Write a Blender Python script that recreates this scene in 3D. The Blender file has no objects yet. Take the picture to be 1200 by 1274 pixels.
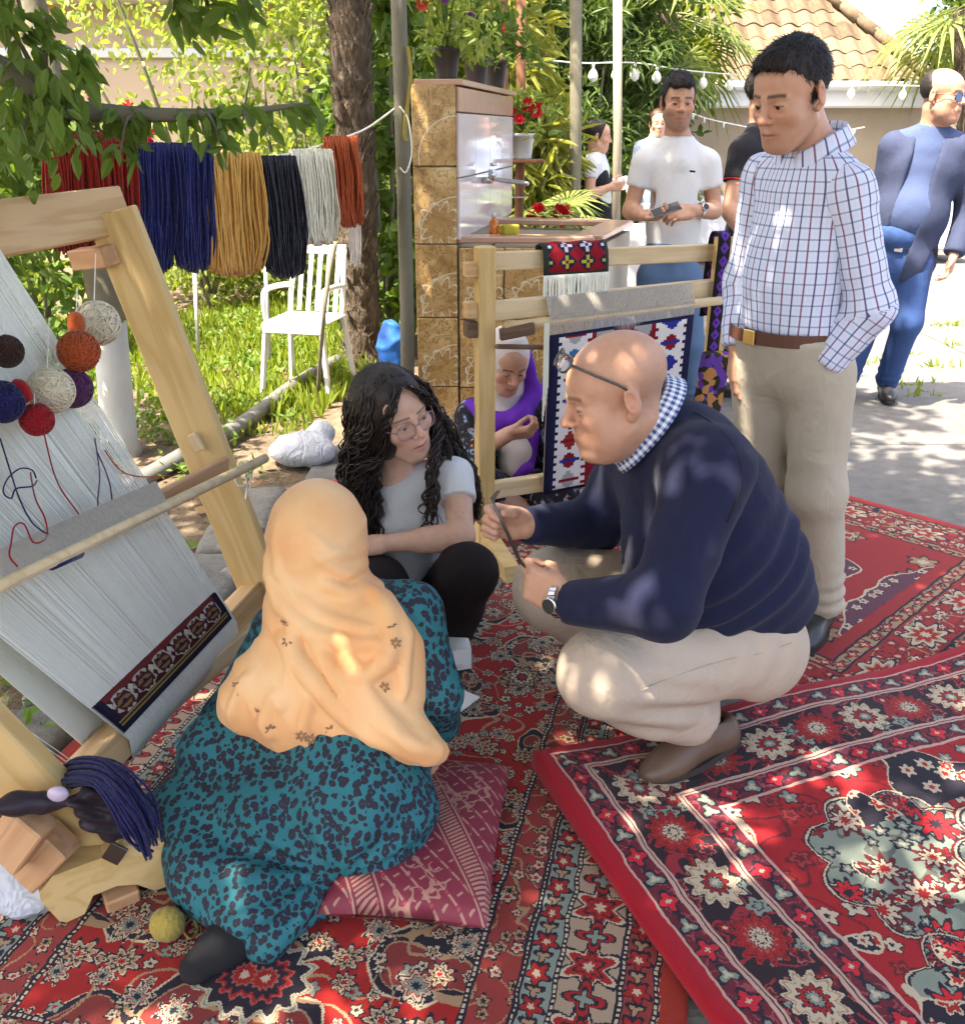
import bpy, math, random
import numpy as np
from mathutils import Vector, Matrix

R = math.radians
scene = bpy.context.scene
COL = scene.collection
rnd = random.Random(7)
rng = np.random.default_rng(11)

# ------------------------------------------------------------------ camera, sky, sun, exposure
F, CX, CY, PITCH, CAMZ = 1150.0, 600.0, 637.0, R(22.5), 1.5
cam_d = bpy.data.cameras.new('camera')
cam = bpy.data.objects.new('camera', cam_d)
COL.objects.link(cam)
cam.location = (0, 0, CAMZ)
cam.rotation_euler = (math.pi / 2 - PITCH, 0, 0)
cam_d.sensor_fit = 'HORIZONTAL'
cam_d.sensor_width = 36.0
cam_d.lens = 36.0 * F / 1200.0
cam_d.clip_start = 0.05
cam_d.clip_end = 500
scene.camera = cam

SUN_DIR = Vector((-0.36, -0.24, 0.90)).normalized()      # towards the sun
world = bpy.data.worlds.new('World')
scene.world = world
world.use_nodes = True
wn = world.node_tree
sky = wn.nodes.new('ShaderNodeTexSky')
sky.sky_type = 'NISHITA'
sky.sun_disc = False
sky.sun_elevation = math.asin(SUN_DIR.z)
sky.sun_rotation = math.atan2(SUN_DIR.x, SUN_DIR.y)
sky.dust_density = 4.0
sky.air_density = 0.8
sky.ozone_density = 0.6
wn.nodes['Background'].inputs['Strength'].default_value = 0.15
wn.links.new(sky.outputs[0], wn.nodes['Background'].inputs[0])
sun_d = bpy.data.lights.new('sun', 'SUN')
sun_d.energy = 3.6
sun_d.angle = R(0.55)
sun_d.color = (1.0, 0.95, 0.87)
sun = bpy.data.objects.new('sun', sun_d)
COL.objects.link(sun)
sun.rotation_euler = SUN_DIR.to_track_quat('Z', 'Y').to_euler()
scene.view_settings.view_transform = 'Standard'
scene.view_settings.look = 'None'
scene.view_settings.exposure = 2.52
scene.view_settings.gamma = 1.0
scene.view_settings.use_white_balance = True          # the camera is balanced for the open shade
scene.view_settings.white_balance_temperature = 7400
scene.view_settings.white_balance_tint = 12
scene.cycles.use_denoising = True
scene.cycles.use_adaptive_sampling = True
scene.cycles.adaptive_threshold = 0.025
scene.cycles.max_bounces = 6
scene.cycles.diffuse_bounces = 4
scene.cycles.transparent_max_bounces = 8
scene.cycles.caustics_reflective = False
scene.cycles.caustics_refractive = False

# ------------------------------------------------------------------ picking points in the place
_cp, _sp = math.cos(PITCH), math.sin(PITCH)

def ray(px, py):
    x, u = (px - CX) / F, (CY - py) / F
    return Vector((x, _cp + u * _sp, -_sp + u * _cp))

def at(px, py, Y):
    d = ray(px, py)
    return Vector((0, 0, CAMZ)) + d * (Y / d.y)

def gz(px, py, z=0.0):
    d = ray(px, py)
    return Vector((0, 0, CAMZ)) + d * ((z - CAMZ) / d.z)

# ------------------------------------------------------------------ objects, labels
def setp(o, label=None, cat=None, group=None, kind=None):
    if label: o['label'] = label
    if cat: o['category'] = cat
    if group: o['group'] = group
    if kind: o['kind'] = kind
    return o

def wm(o):
    M = o.matrix_basis.copy()
    if o.parent is not None: M = wm(o.parent) @ o.matrix_parent_inverse @ M
    return M

def link(name, me, mat=None, parent=None):
    """mesh given in world coordinates"""
    o = bpy.data.objects.new(name, me)
    COL.objects.link(o)
    if mat is not None and me is not None and len(me.materials) == 0:
        me.materials.append(mat)
    if parent is not None:
        o.parent = parent
        o.matrix_parent_inverse = wm(parent).inverted()
    return o

def thing(name, label, cat, loc=(0, 0, 0), group=None):
    o = bpy.data.objects.new(name, None)
    COL.objects.link(o)
    o.location = loc
    o.empty_display_size = 0.1
    return setp(o, label, cat, group)

def copy_tree(o, parent=None):
    c = o.copy()
    COL.objects.link(c)
    if parent is not None:
        c.parent = parent
    for ch in list(o.children):
        copy_tree(ch, c)
    return c

# ------------------------------------------------------------------ meshes
def np_mesh(name, V, Fq, smooth=True, col=None, uv=None):
    V = np.asarray(V, dtype=np.float32)
    me = bpy.data.meshes.new(name)
    if isinstance(Fq, np.ndarray):
        Fq = Fq.astype(np.int32)
        n, k = Fq.shape
        me.vertices.add(len(V)); me.vertices.foreach_set('co', V.ravel())
        me.loops.add(n * k); me.loops.foreach_set('vertex_index', Fq.ravel())
        me.polygons.add(n)
        me.polygons.foreach_set('loop_start', np.arange(0, n * k, k, dtype=np.int32))
        me.polygons.foreach_set('loop_total', np.full(n, k, dtype=np.int32))
        me.update(calc_edges=True)
    else:
        me.from_pydata([tuple(map(float, v)) for v in V], [], [tuple(f) for f in Fq])
        me.update()
    me.polygons.foreach_set('use_smooth', np.full(len(me.polygons), smooth, dtype=bool))
    if col is not None:
        a = me.color_attributes.new('Col', 'FLOAT_COLOR', 'POINT')
        c = np.ones((len(V), 4), np.float32); c[:, :3] = col
        a.data.foreach_set('color', c.ravel())
    if uv is not None:
        a = me.attributes.new('cuv', 'FLOAT_VECTOR', 'POINT')
        u = np.zeros((len(V), 3), np.float32); u[:, :np.shape(uv)[1]] = uv
        a.data.foreach_set('vector', u.ravel())
    me.validate()
    return me

def frame(d, up=(0, 0, 1)):
    """matrix whose X is d and whose Z is near up"""
    x = Vector(d).normalized()
    z = Vector(up)
    y = z.cross(x)
    if y.length < 1e-5:
        y = Vector((0, 1, 0)).cross(x)
        if y.length < 1e-5: y = Vector((1, 0, 0)).cross(x)
    y.normalize()
    z = x.cross(y)
    return Matrix((x, y, z)).transposed()

class MB:
    """collects shapes that make ONE mesh"""
    def __init__(s): s.v, s.f = [], []
    def add(s, V, Fs):
        o = len(s.v)
        s.v += [tuple(v) for v in V]
        s.f += [tuple(i + o for i in f) for f in Fs]
        return s
    def box(s, c, h, M=None, bev=0.0):
        c = Vector(c); M = M or Matrix.Identity(3)
        hx, hy, hz = h
        b = min(bev, hx * .9, hy * .9, hz * .9)
        if b <= 0:
            P = [(sx * hx, sy * hy, sz * hz) for sx in (-1, 1) for sy in (-1, 1) for sz in (-1, 1)]
            Fs = [(0, 1, 3, 2), (4, 6, 7, 5), (0, 4, 5, 1), (2, 3, 7, 6), (0, 2, 6, 4), (1, 5, 7, 3)]
        else:
            P, idx = [], {}
            for sx in (-1, 1):
                for sy in (-1, 1):
                    for sz in (-1, 1):
                        for ax in range(3):
                            q = [sx * (hx - b), sy * (hy - b), sz * (hz - b)]
                            q[ax] = (sx * hx, sy * hy, sz * hz)[ax]
                            idx[(sx, sy, sz, ax)] = len(P); P.append(q)
            I = lambda a, b_, c_, ax: idx[(a, b_, c_, ax)]
            Fs = []
            for g in (-1, 1):
                q = [I(g, -1, -1, 0), I(g, 1, -1, 0), I(g, 1, 1, 0), I(g, -1, 1, 0)]; Fs.append(q if g > 0 else q[::-1])
                q = [I(-1, g, -1, 1), I(-1, g, 1, 1), I(1, g, 1, 1), I(1, g, -1, 1)]; Fs.append(q if g > 0 else q[::-1])
                q = [I(-1, -1, g, 2), I(1, -1, g, 2), I(1, 1, g, 2), I(-1, 1, g, 2)]; Fs.append(q if g > 0 else q[::-1])
            for a in (-1, 1):
                for b_ in (-1, 1):
                    q = [I(a, b_, -1, 0), I(a, b_, -1, 1), I(a, b_, 1, 1), I(a, b_, 1, 0)]; Fs.append(q if a * b_ > 0 else q[::-1])
                    q = [I(a, -1, b_, 0), I(a, 1, b_, 0), I(a, 1, b_, 2), I(a, -1, b_, 2)]; Fs.append(q if a * b_ > 0 else q[::-1])
                    q = [I(-1, a, b_, 2), I(1, a, b_, 2), I(1, a, b_, 1), I(-1, a, b_, 1)]; Fs.append(q if a * b_ > 0 else q[::-1])
                    for c_ in (-1, 1):
                        q = [I(a, b_, c_, 0), I(a, b_, c_, 1), I(a, b_, c_, 2)]; Fs.append(q if a * b_ * c_ > 0 else q[::-1])
        return s.add([c + M @ Vector(p) for p in P], Fs)
    def bar(s, p0, p1, w, h, up=(0, 0, 1), bev=0.003):
        p0, p1 = Vector(p0), Vector(p1)
        return s.box((p0 + p1) / 2, ((p1 - p0).length / 2, w / 2, h / 2), frame(p1 - p0, up), bev)
    def tube(s, pts, rad, n=8, cap=True, closed=False, flat=1.0):
        pts = [Vector(p) for p in pts]
        m = len(pts)
        rad = rad if hasattr(rad, '__len__') else [rad] * m
        V, Fs = [], []
        prev = None
        for i, p in enumerate(pts):
            a = pts[i - 1] if i > 0 else (pts[-1] if closed else p)
            b = pts[i + 1] if i < m - 1 else (pts[0] if closed else p)
            d = (b - a)
            if d.length < 1e-9: d = Vector((0, 0, 1))
            d.normalize()
            if prev is None:
                u = d.cross(Vector((0, 0, 1)))
                if u.length < 1e-3: u = d.cross(Vector((0, 1, 0)))
            else:
                u = prev - d * prev.dot(d)
                if u.length < 1e-6: u = d.cross(Vector((0, 0, 1)))
            u.normalize(); prev = u
            w = d.cross(u)
            for k in range(n):
                t = 2 * math.pi * k / n
                V.append(p + (u * math.cos(t) + w * math.sin(t) * flat) * rad[i])
        for i in range(m if closed else m - 1):
            j = (i + 1) % m
            for k in range(n):
                k2 = (k + 1) % n
                Fs.append((i * n + k, i * n + k2, j * n + k2, j * n + k))
        if cap and not closed:
            Fs.append(tuple(range(n))[::-1]); Fs.append(tuple((m - 1) * n + k for k in range(n)))
        return s.add(V, Fs)
    def lathe(s, c, prof, n=20, M=None, closed_top=False):
        """prof: (radius, height) from bottom to top about local Z"""
        c = Vector(c); M = M or Matrix.Identity(3)
        V, Fs = [], []
        for r, z in prof:
            for k in range(n):
                t = 2 * math.pi * k / n
                V.append(c + M @ Vector((r * math.cos(t), r * math.sin(t), z)))
        for i in range(len(prof) - 1):
            for k in range(n):
                k2 = (k + 1) % n
                Fs.append((i * n + k, i * n + k2, (i + 1) * n + k2, (i + 1) * n + k))
        Fs.append(tuple(range(n))[::-1])
        Fs.append(tuple((len(prof) - 1) * n + k for k in range(n)))
        return s.add(V, Fs)
    def ball(s, c, r, M=None, nu=16, nv=10):
        r = r if hasattr(r, '__len__') else (r, r, r)
        prof = []
        V, Fs = [], []
        M = M or Matrix.Identity(3); c = Vector(c)
        for j in range(nv + 1):
            ph = math.pi * j / nv - math.pi / 2
            for k in range(nu):
                t = 2 * math.pi * k / nu
                V.append(c + M @ Vector((r[0] * math.cos(ph) * math.cos(t), r[1] * math.cos(ph) * math.sin(t), r[2] * math.sin(ph))))
        for j in range(nv):
            for k in range(nu):
                k2 = (k + 1) % nu
                Fs.append((j * nu + k, j * nu + k2, (j + 1) * nu + k2, (j + 1) * nu + k))
        return s.add(V, Fs)
    def prism(s, poly, d):
        """closed polygon (3D points) pushed along d"""
        d = Vector(d); n = len(poly)
        V = [Vector(p) for p in poly] + [Vector(p) + d for p in poly]
        Fs = [tuple(range(n))[::-1], tuple(range(n, 2 * n))]
        for i in range(n):
            j = (i + 1) % n
            Fs.append((i, j, n + j, n + i))
        return s.add(V, Fs)
    def build(s, name, mat=None, parent=None, smooth=False):
        me = np_mesh(name, np.array([tuple(v) for v in s.v]), s.f, smooth)
        return link(name, me, mat, parent)

def auto_smooth(o, ang=40):
    me = o.data
    me.set_sharp_from_angle(angle=R(ang)) if hasattr(me, 'set_sharp_from_angle') else None
    return o

def beam(name, p0, p1, w, h, mat, parent=None, up=(0, 0, 1), bev=0.004):
    """a squared timber in its own local frame (X along it) so that the grain follows it"""
    p0, p1 = Vector(p0), Vector(p1)
    mb = MB().box((0, 0, 0), ((p1 - p0).length / 2, w / 2, h / 2), None, bev)
    o = mb.build(name, mat, parent)
    M = Matrix.Translation((p0 + p1) / 2) @ frame(p1 - p0, up).to_4x4()
    o.matrix_basis = M
    return o

def spline(pts, n=8):
    """Catmull-Rom through points"""
    P = [Vector(p) for p in pts]
    out = []
    for i in range(len(P) - 1):
        a = P[max(i - 1, 0)]; b = P[i]; c = P[i + 1]; d = P[min(i + 2, len(P) - 1)]
        for k in range(n):
            t = k / n
            out.append(0.5 * ((2 * b) + (c - a) * t + (2 * a - 5 * b + 4 * c - d) * t * t + (3 * b - a - 3 * c + d) * t ** 3))
    out.append(P[-1])
    return out

# ------------------------------------------------------------------ implicit surfaces (bodies, cloth)
class Sdf:
    def __init__(s): s.ops = []
    @staticmethod
    def _m(M): return None if M is None else np.array(M, dtype=np.float64)
    def cap(s, a, b, ra, rb=None, k=0.02, op='add'):
        s.ops.append(('cap', np.array(a, float), np.array(b, float), ra, ra if rb is None else rb, k, op)); return s
    def chain(s, pts, rads, k=0.02, op='add'):
        for i in range(len(pts) - 1): s.cap(pts[i], pts[i + 1], rads[i], rads[i + 1], k, op)
        return s
    def ell(s, c, r, M=None, k=0.02, op='add'):
        r = r if hasattr(r, '__len__') else (r, r, r)
        s.ops.append(('ell', np.array(c, float), np.array(r, float), s._m(M), k, op)); return s
    def box(s, c, h, M=None, rd=0.01, k=0.01, op='add'):
        s.ops.append(('box', np.array(c, float), np.array(h, float), s._m(M), rd, k, op)); return s
    def half(s, p, n, k=0.004):
        """cut away everything on the side n points to"""
        s.ops.append(('half', np.array(p, float), np.array(Vector(n).normalized(), float), k, 'cut')); return s
    def bbox(s, o):
        if o[0] == 'cap':
            r = max(o[3], o[4]); return np.minimum(o[1], o[2]) - r, np.maximum(o[1], o[2]) + r
        if o[0] in ('ell', 'box'):
            if o[3] is None: e = o[2]
            else: e = np.sqrt(((o[3] * o[2][None, :]) ** 2).sum(1)) if o[0] == 'ell' else np.abs(o[3] * o[2][None, :]).sum(1)
            return o[1] - e, o[1] + e
    def grid(s, res, fine=()):
        lo = np.full(3, 1e9); hi = np.full(3, -1e9)
        for o in s.ops:
            if o[-1] == 'add':
                a, b = s.bbox(o); lo = np.minimum(lo, a); hi = np.maximum(hi, b)
        lo -= 2.5 * res; hi += 2.5 * res
        axes = []
        for ax in range(3):
            x, c = lo[ax], [lo[ax]]
            while x < hi[ax]:
                h = res
                for (fl, fh, fr) in fine:
                    if fl[ax] - res < x < fh[ax]: h = min(h, fr)
                x += h; c.append(x)
            axes.append(np.array(c, dtype=np.float64))
        return axes
    def prim(s, o, x, y, z):
        if o[0] == 'cap':
            a, b, ra, rb = o[1], o[2], o[3], o[4]
            d = b - a; L = float(d @ d) + 1e-12
            t = ((x - a[0]) * d[0] + (y - a[1]) * d[1] + (z - a[2]) * d[2]) / L
            t = np.clip(t, 0, 1)
            q = np.sqrt((x - a[0] - t * d[0]) ** 2 + (y - a[1] - t * d[1]) ** 2 + (z - a[2] - t * d[2]) ** 2) - (ra + t * (rb - ra))
        else:
            c, r, M = o[1], o[2], o[3]
            X, Y, Z = x - c[0], y - c[1], z - c[2]
            if M is not None:
                X, Y, Z = (M[0, 0] * X + M[1, 0] * Y + M[2, 0] * Z, M[0, 1] * X + M[1, 1] * Y + M[2, 1] * Z, M[0, 2] * X + M[1, 2] * Y + M[2, 2] * Z)
            if o[0] == 'ell':
                k0 = np.sqrt((X / r[0]) ** 2 + (Y / r[1]) ** 2 + (Z / r[2]) ** 2)
                k1 = np.sqrt((X / r[0] ** 2) ** 2 + (Y / r[1] ** 2) ** 2 + (Z / r[2] ** 2) ** 2) + 1e-9
                q = k0 * (k0 - 1) / k1
                q = np.where(k0 < 0.3, -0.7 * min(r), q)
            else:
                rd = o[4]
                a, b, e = np.abs(X) - (r[0] - rd), np.abs(Y) - (r[1] - rd), np.abs(Z) - (r[2] - rd)
                q = np.sqrt(np.maximum(a, 0) ** 2 + np.maximum(b, 0) ** 2 + np.maximum(e, 0) ** 2) + np.minimum(np.maximum(np.maximum(a, b), e), 0) - rd
        return q
    def pts(s, P):
        """distance at scattered points"""
        P = np.asarray(P, float); x, y, z = P[:, 0], P[:, 1], P[:, 2]
        D = np.full(len(P), 0.5)
        for o in s.ops:
            op, k = o[-1], o[-2]
            if o[0] == 'half':
                D = np.maximum(D, (P - o[1]) @ o[2]); continue
            q = s.prim(o, x, y, z)
            if op == 'sub': q = -q
            h = np.maximum(k - np.abs(D - q), 0) / max(k, 1e-6)
            D = np.minimum(D, q) - h * h * k * .25 if op == 'add' else np.maximum(D, q) + h * h * k * .25
        return D
    def hit(s, px, py, lift=0.0, t0=1.0):
        """where the line of sight through a picked spot meets this surface"""
        d = ray(px, py).normalized(); o = Vector((0, 0, CAMZ))
        T = np.linspace(t0, 6, 2500)
        P = np.array(o)[None] + T[:, None] * np.array(d)[None]
        D = s.pts(P)
        i = np.argmax(D < 0) if (D < 0).any() else np.argmin(D)
        return o + d * (T[i] - lift)
    def eval(s, axes):
        D = np.full([len(a) for a in axes], 0.5, np.float32)
        for o in s.ops:
            op, k = o[-1], o[-2]
            if o[0] == 'half':
                X = (axes[0] - o[1][0])[:, None, None] * o[2][0] + (axes[1] - o[1][1])[None, :, None] * o[2][1] + (axes[2] - o[1][2])[None, None, :] * o[2][2]
                D = np.maximum(D, X.astype(np.float32)); continue
            lo, hi = s.bbox(o)
            mg = k + 0.035
            sl = []
            for ax in range(3):
                i0 = np.searchsorted(axes[ax], lo[ax] - mg); i1 = np.searchsorted(axes[ax], hi[ax] + mg)
                sl.append(slice(i0, i1))
            sl = tuple(sl)
            if any(q.stop <= q.start for q in sl): continue
            x = axes[0][sl[0]].astype(np.float32)[:, None, None]; y = axes[1][sl[1]].astype(np.float32)[None, :, None]; z = axes[2][sl[2]].astype(np.float32)[None, None, :]
            q = s.prim(o, x, y, z)
            A = D[sl]; q = q.astype(np.float32)
            if op == 'add':
                h = np.maximum(k - np.abs(A - q), 0) / max(k, 1e-6)
                D[sl] = np.minimum(A, q) - h * h * k * 0.25
            elif op == 'sub':
                q = -q
                h = np.maximum(k - np.abs(A - q), 0) / max(k, 1e-6)
                D[sl] = np.maximum(A, q) + h * h * k * 0.25
        return D
    def surf(s, res=0.01, fine=(), disp=None, smooth=1):
        axes = s.grid(res, fine)
        D = s.eval(axes)
        if disp is not None: D = D + disp(axes[0][:, None, None], axes[1][None, :, None], axes[2][None, None, :]).astype(np.float32)
        # seal the outer layer
        for ax in range(3):
            i = [slice(None)] * 3; i[ax] = 0; D[tuple(i)] = np.maximum(D[tuple(i)], .01); i[ax] = -1; D[tuple(i)] = np.maximum(D[tuple(i)], .01)
        V, Q = surface_nets(D, axes)
        for _ in range(smooth): V = lap(V, Q, 0.5)
        return V, Q

def surface_nets(D, axes):
    S = D < 0
    c = S[:-1, :-1, :-1].astype(np.int8)
    c = c + S[1:, :-1, :-1]; c += S[:-1, 1:, :-1]; c += S[:-1, :-1, 1:]; c += S[1:, 1:, :-1]; c += S[1:, :-1, 1:]; c += S[:-1, 1:, 1:]; c += S[1:, 1:, 1:]
    act = (c > 0) & (c < 8)
    I = np.argwhere(act)
    n = len(I)
    idx = np.full(act.shape, -1, np.int32)
    idx[I[:, 0], I[:, 1], I[:, 2]] = np.arange(n)
    off = np.array([(a, b, e) for a in (0, 1) for b in (0, 1) for e in (0, 1)])
    vals = np.stack([D[I[:, 0] + o[0], I[:, 1] + o[1], I[:, 2] + o[2]] for o in off], 1)
    pos = np.zeros((n, 3)); cnt = np.zeros(n)
    for i in range(8):
        for j in range(i + 1, 8):
            dd = off[j] - off[i]
            if np.abs(dd).sum() != 1: continue
            a, b = vals[:, i], vals[:, j]
            m = (a < 0) != (b < 0)
            t = a[m] / (a[m] - b[m])
            pos[m] += off[i] + t[:, None] * dd
            cnt[m] += 1
    pos /= cnt[:, None]
    V = np.zeros((n, 3))
    for ax in range(3):
        g = axes[ax]; i = I[:, ax]
        V[:, ax] = g[i] + pos[:, ax] * (g[i + 1] - g[i])
    Q = []
    for ax in range(3):
        a1, a2 = (ax + 1) % 3, (ax + 2) % 3
        s0 = [slice(None)] * 3; s1 = [slice(None)] * 3
        s0[ax] = slice(0, -1); s1[ax] = slice(1, None)
        x = S[tuple(s0)] != S[tuple(s1)]
        P = np.argwhere(x)
        P = P[(P[:, a1] > 0) & (P[:, a2] > 0) & (P[:, a1] < D.shape[a1] - 1) & (P[:, a2] < D.shape[a2] - 1)]
        ins = S[P[:, 0], P[:, 1], P[:, 2]]
        def cell(d1, d2):
            q = P.copy(); q[:, a1] -= d1; q[:, a2] -= d2
            return idx[q[:, 0], q[:, 1], q[:, 2]]
        q = np.stack([cell(1, 1), cell(0, 1), cell(0, 0), cell(1, 0)], 1)
        q[~ins] = q[~ins][:, ::-1]
        Q.append(q)
    Q = np.concatenate(Q)
    return V, Q[(Q >= 0).all(1)]

def lap(V, Q, w=0.5):
    A = np.zeros_like(V); C = np.zeros(len(V))
    for i in range(4):
        a, b = Q[:, i], Q[:, (i + 1) % 4]
        for ax in range(3):
            A[:, ax] += np.bincount(a, V[b, ax], len(V)) + np.bincount(b, V[a, ax], len(V))
        C += np.bincount(a, minlength=len(V)) + np.bincount(b, minlength=len(V))
    C[C == 0] = 1
    return V * (1 - w) + w * A / C[:, None]

def normals(V, Q):
    a, b, c, d = V[Q[:, 0]], V[Q[:, 1]], V[Q[:, 2]], V[Q[:, 3]]
    n = np.cross(c - a, d - b)
    N = np.zeros_like(V)
    for i in range(4):
        for ax in range(3): N[:, ax] += np.bincount(Q[:, i], n[:, ax], len(V))
    return N / (np.linalg.norm(N, axis=1)[:, None] + 1e-12)

def snoise(P, f, seed=0, n=6):
    """smooth sum-of-sines noise, about -1..1"""
    g = np.random.default_rng(seed)
    o = np.zeros(len(P))
    for _ in range(n):
        d = g.normal(size=3); d *= f * (0.6 + 0.8 * g.random()) / np.linalg.norm(d)
        o += np.sin(P @ d + g.random() * 6.28 + 0.9 * np.sin(P @ np.roll(d, 1) * .7 + g.random() * 6.28))
    return o / n * 1.6

def sdf_obj(name, sdf, mat, parent, res=0.01, fine=(), smooth=1, wr=None, col=None, uv=None, disp=None):
    V, Q = sdf.surf(res, fine, disp, smooth)
    if wr is not None:
        N = normals(V, Q)
        V = V + N * wr(V, N)[:, None]
    c = col(V) if col else None
    u = uv(V) if uv else None
    return link(name, np_mesh(name, V, Q, True, c, u), mat, parent)
# ------------------------------------------------------------------ node helpers
class E:
    """a value in a shader node tree; arithmetic builds Math nodes"""
    def __init__(s, nt, v): s.nt, s.v = nt, v
    def _n(s, op, *a, clamp=False):
        n = s.nt.nodes.new('ShaderNodeMath'); n.operation = op; n.use_clamp = clamp
        for i, x in enumerate(a):
            if isinstance(x, E): x = x.v
            if isinstance(x, (int, float)): n.inputs[i].default_value = x
            else: s.nt.links.new(x, n.inputs[i])
        return E(s.nt, n.outputs[0])
    def __add__(s, o): return s._n('ADD', s, o)
    __radd__ = __add__
    def __sub__(s, o): return s._n('SUBTRACT', s, o)
    def __rsub__(s, o): return s._n('SUBTRACT', o, s)
    def __mul__(s, o): return s._n('MULTIPLY', s, o)
    __rmul__ = __mul__
    def __truediv__(s, o): return s._n('DIVIDE', s, o)
    def __rtruediv__(s, o): return s._n('DIVIDE', o, s)
    def __neg__(s): return s._n('MULTIPLY', s, -1.0)
    def abs(s): return s._n('ABSOLUTE', s)
    def min(s, o): return s._n('MINIMUM', s, o)
    def max(s, o): return s._n('MAXIMUM', s, o)
    def sin(s): return s._n('SINE', s)
    def cos(s): return s._n('COSINE', s)
    def sqrt(s): return s._n('SQRT', s)
    def floor(s): return s._n('FLOOR', s)
    def fract(s): return s._n('FRACT', s)
    def lt(s, o): return s._n('LESS_THAN', s, o)
    def gt(s, o): return s._n('GREATER_THAN', s, o)
    def atan2(s, o): return s._n('ARCTAN2', s, o)
    def pp(s, o): return s._n('PINGPONG', s, o)
    def pw(s, o): return s._n('POWER', s, o)
    def near(s, c, w): return s._n('COMPARE', s, c, w)
    def rep(s, p): return (s / p).fract() * p - p / 2          # centred repeat
    def sel(s, a, b): return a * s + b * (1.0 - s)             # s ? a : b

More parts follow.
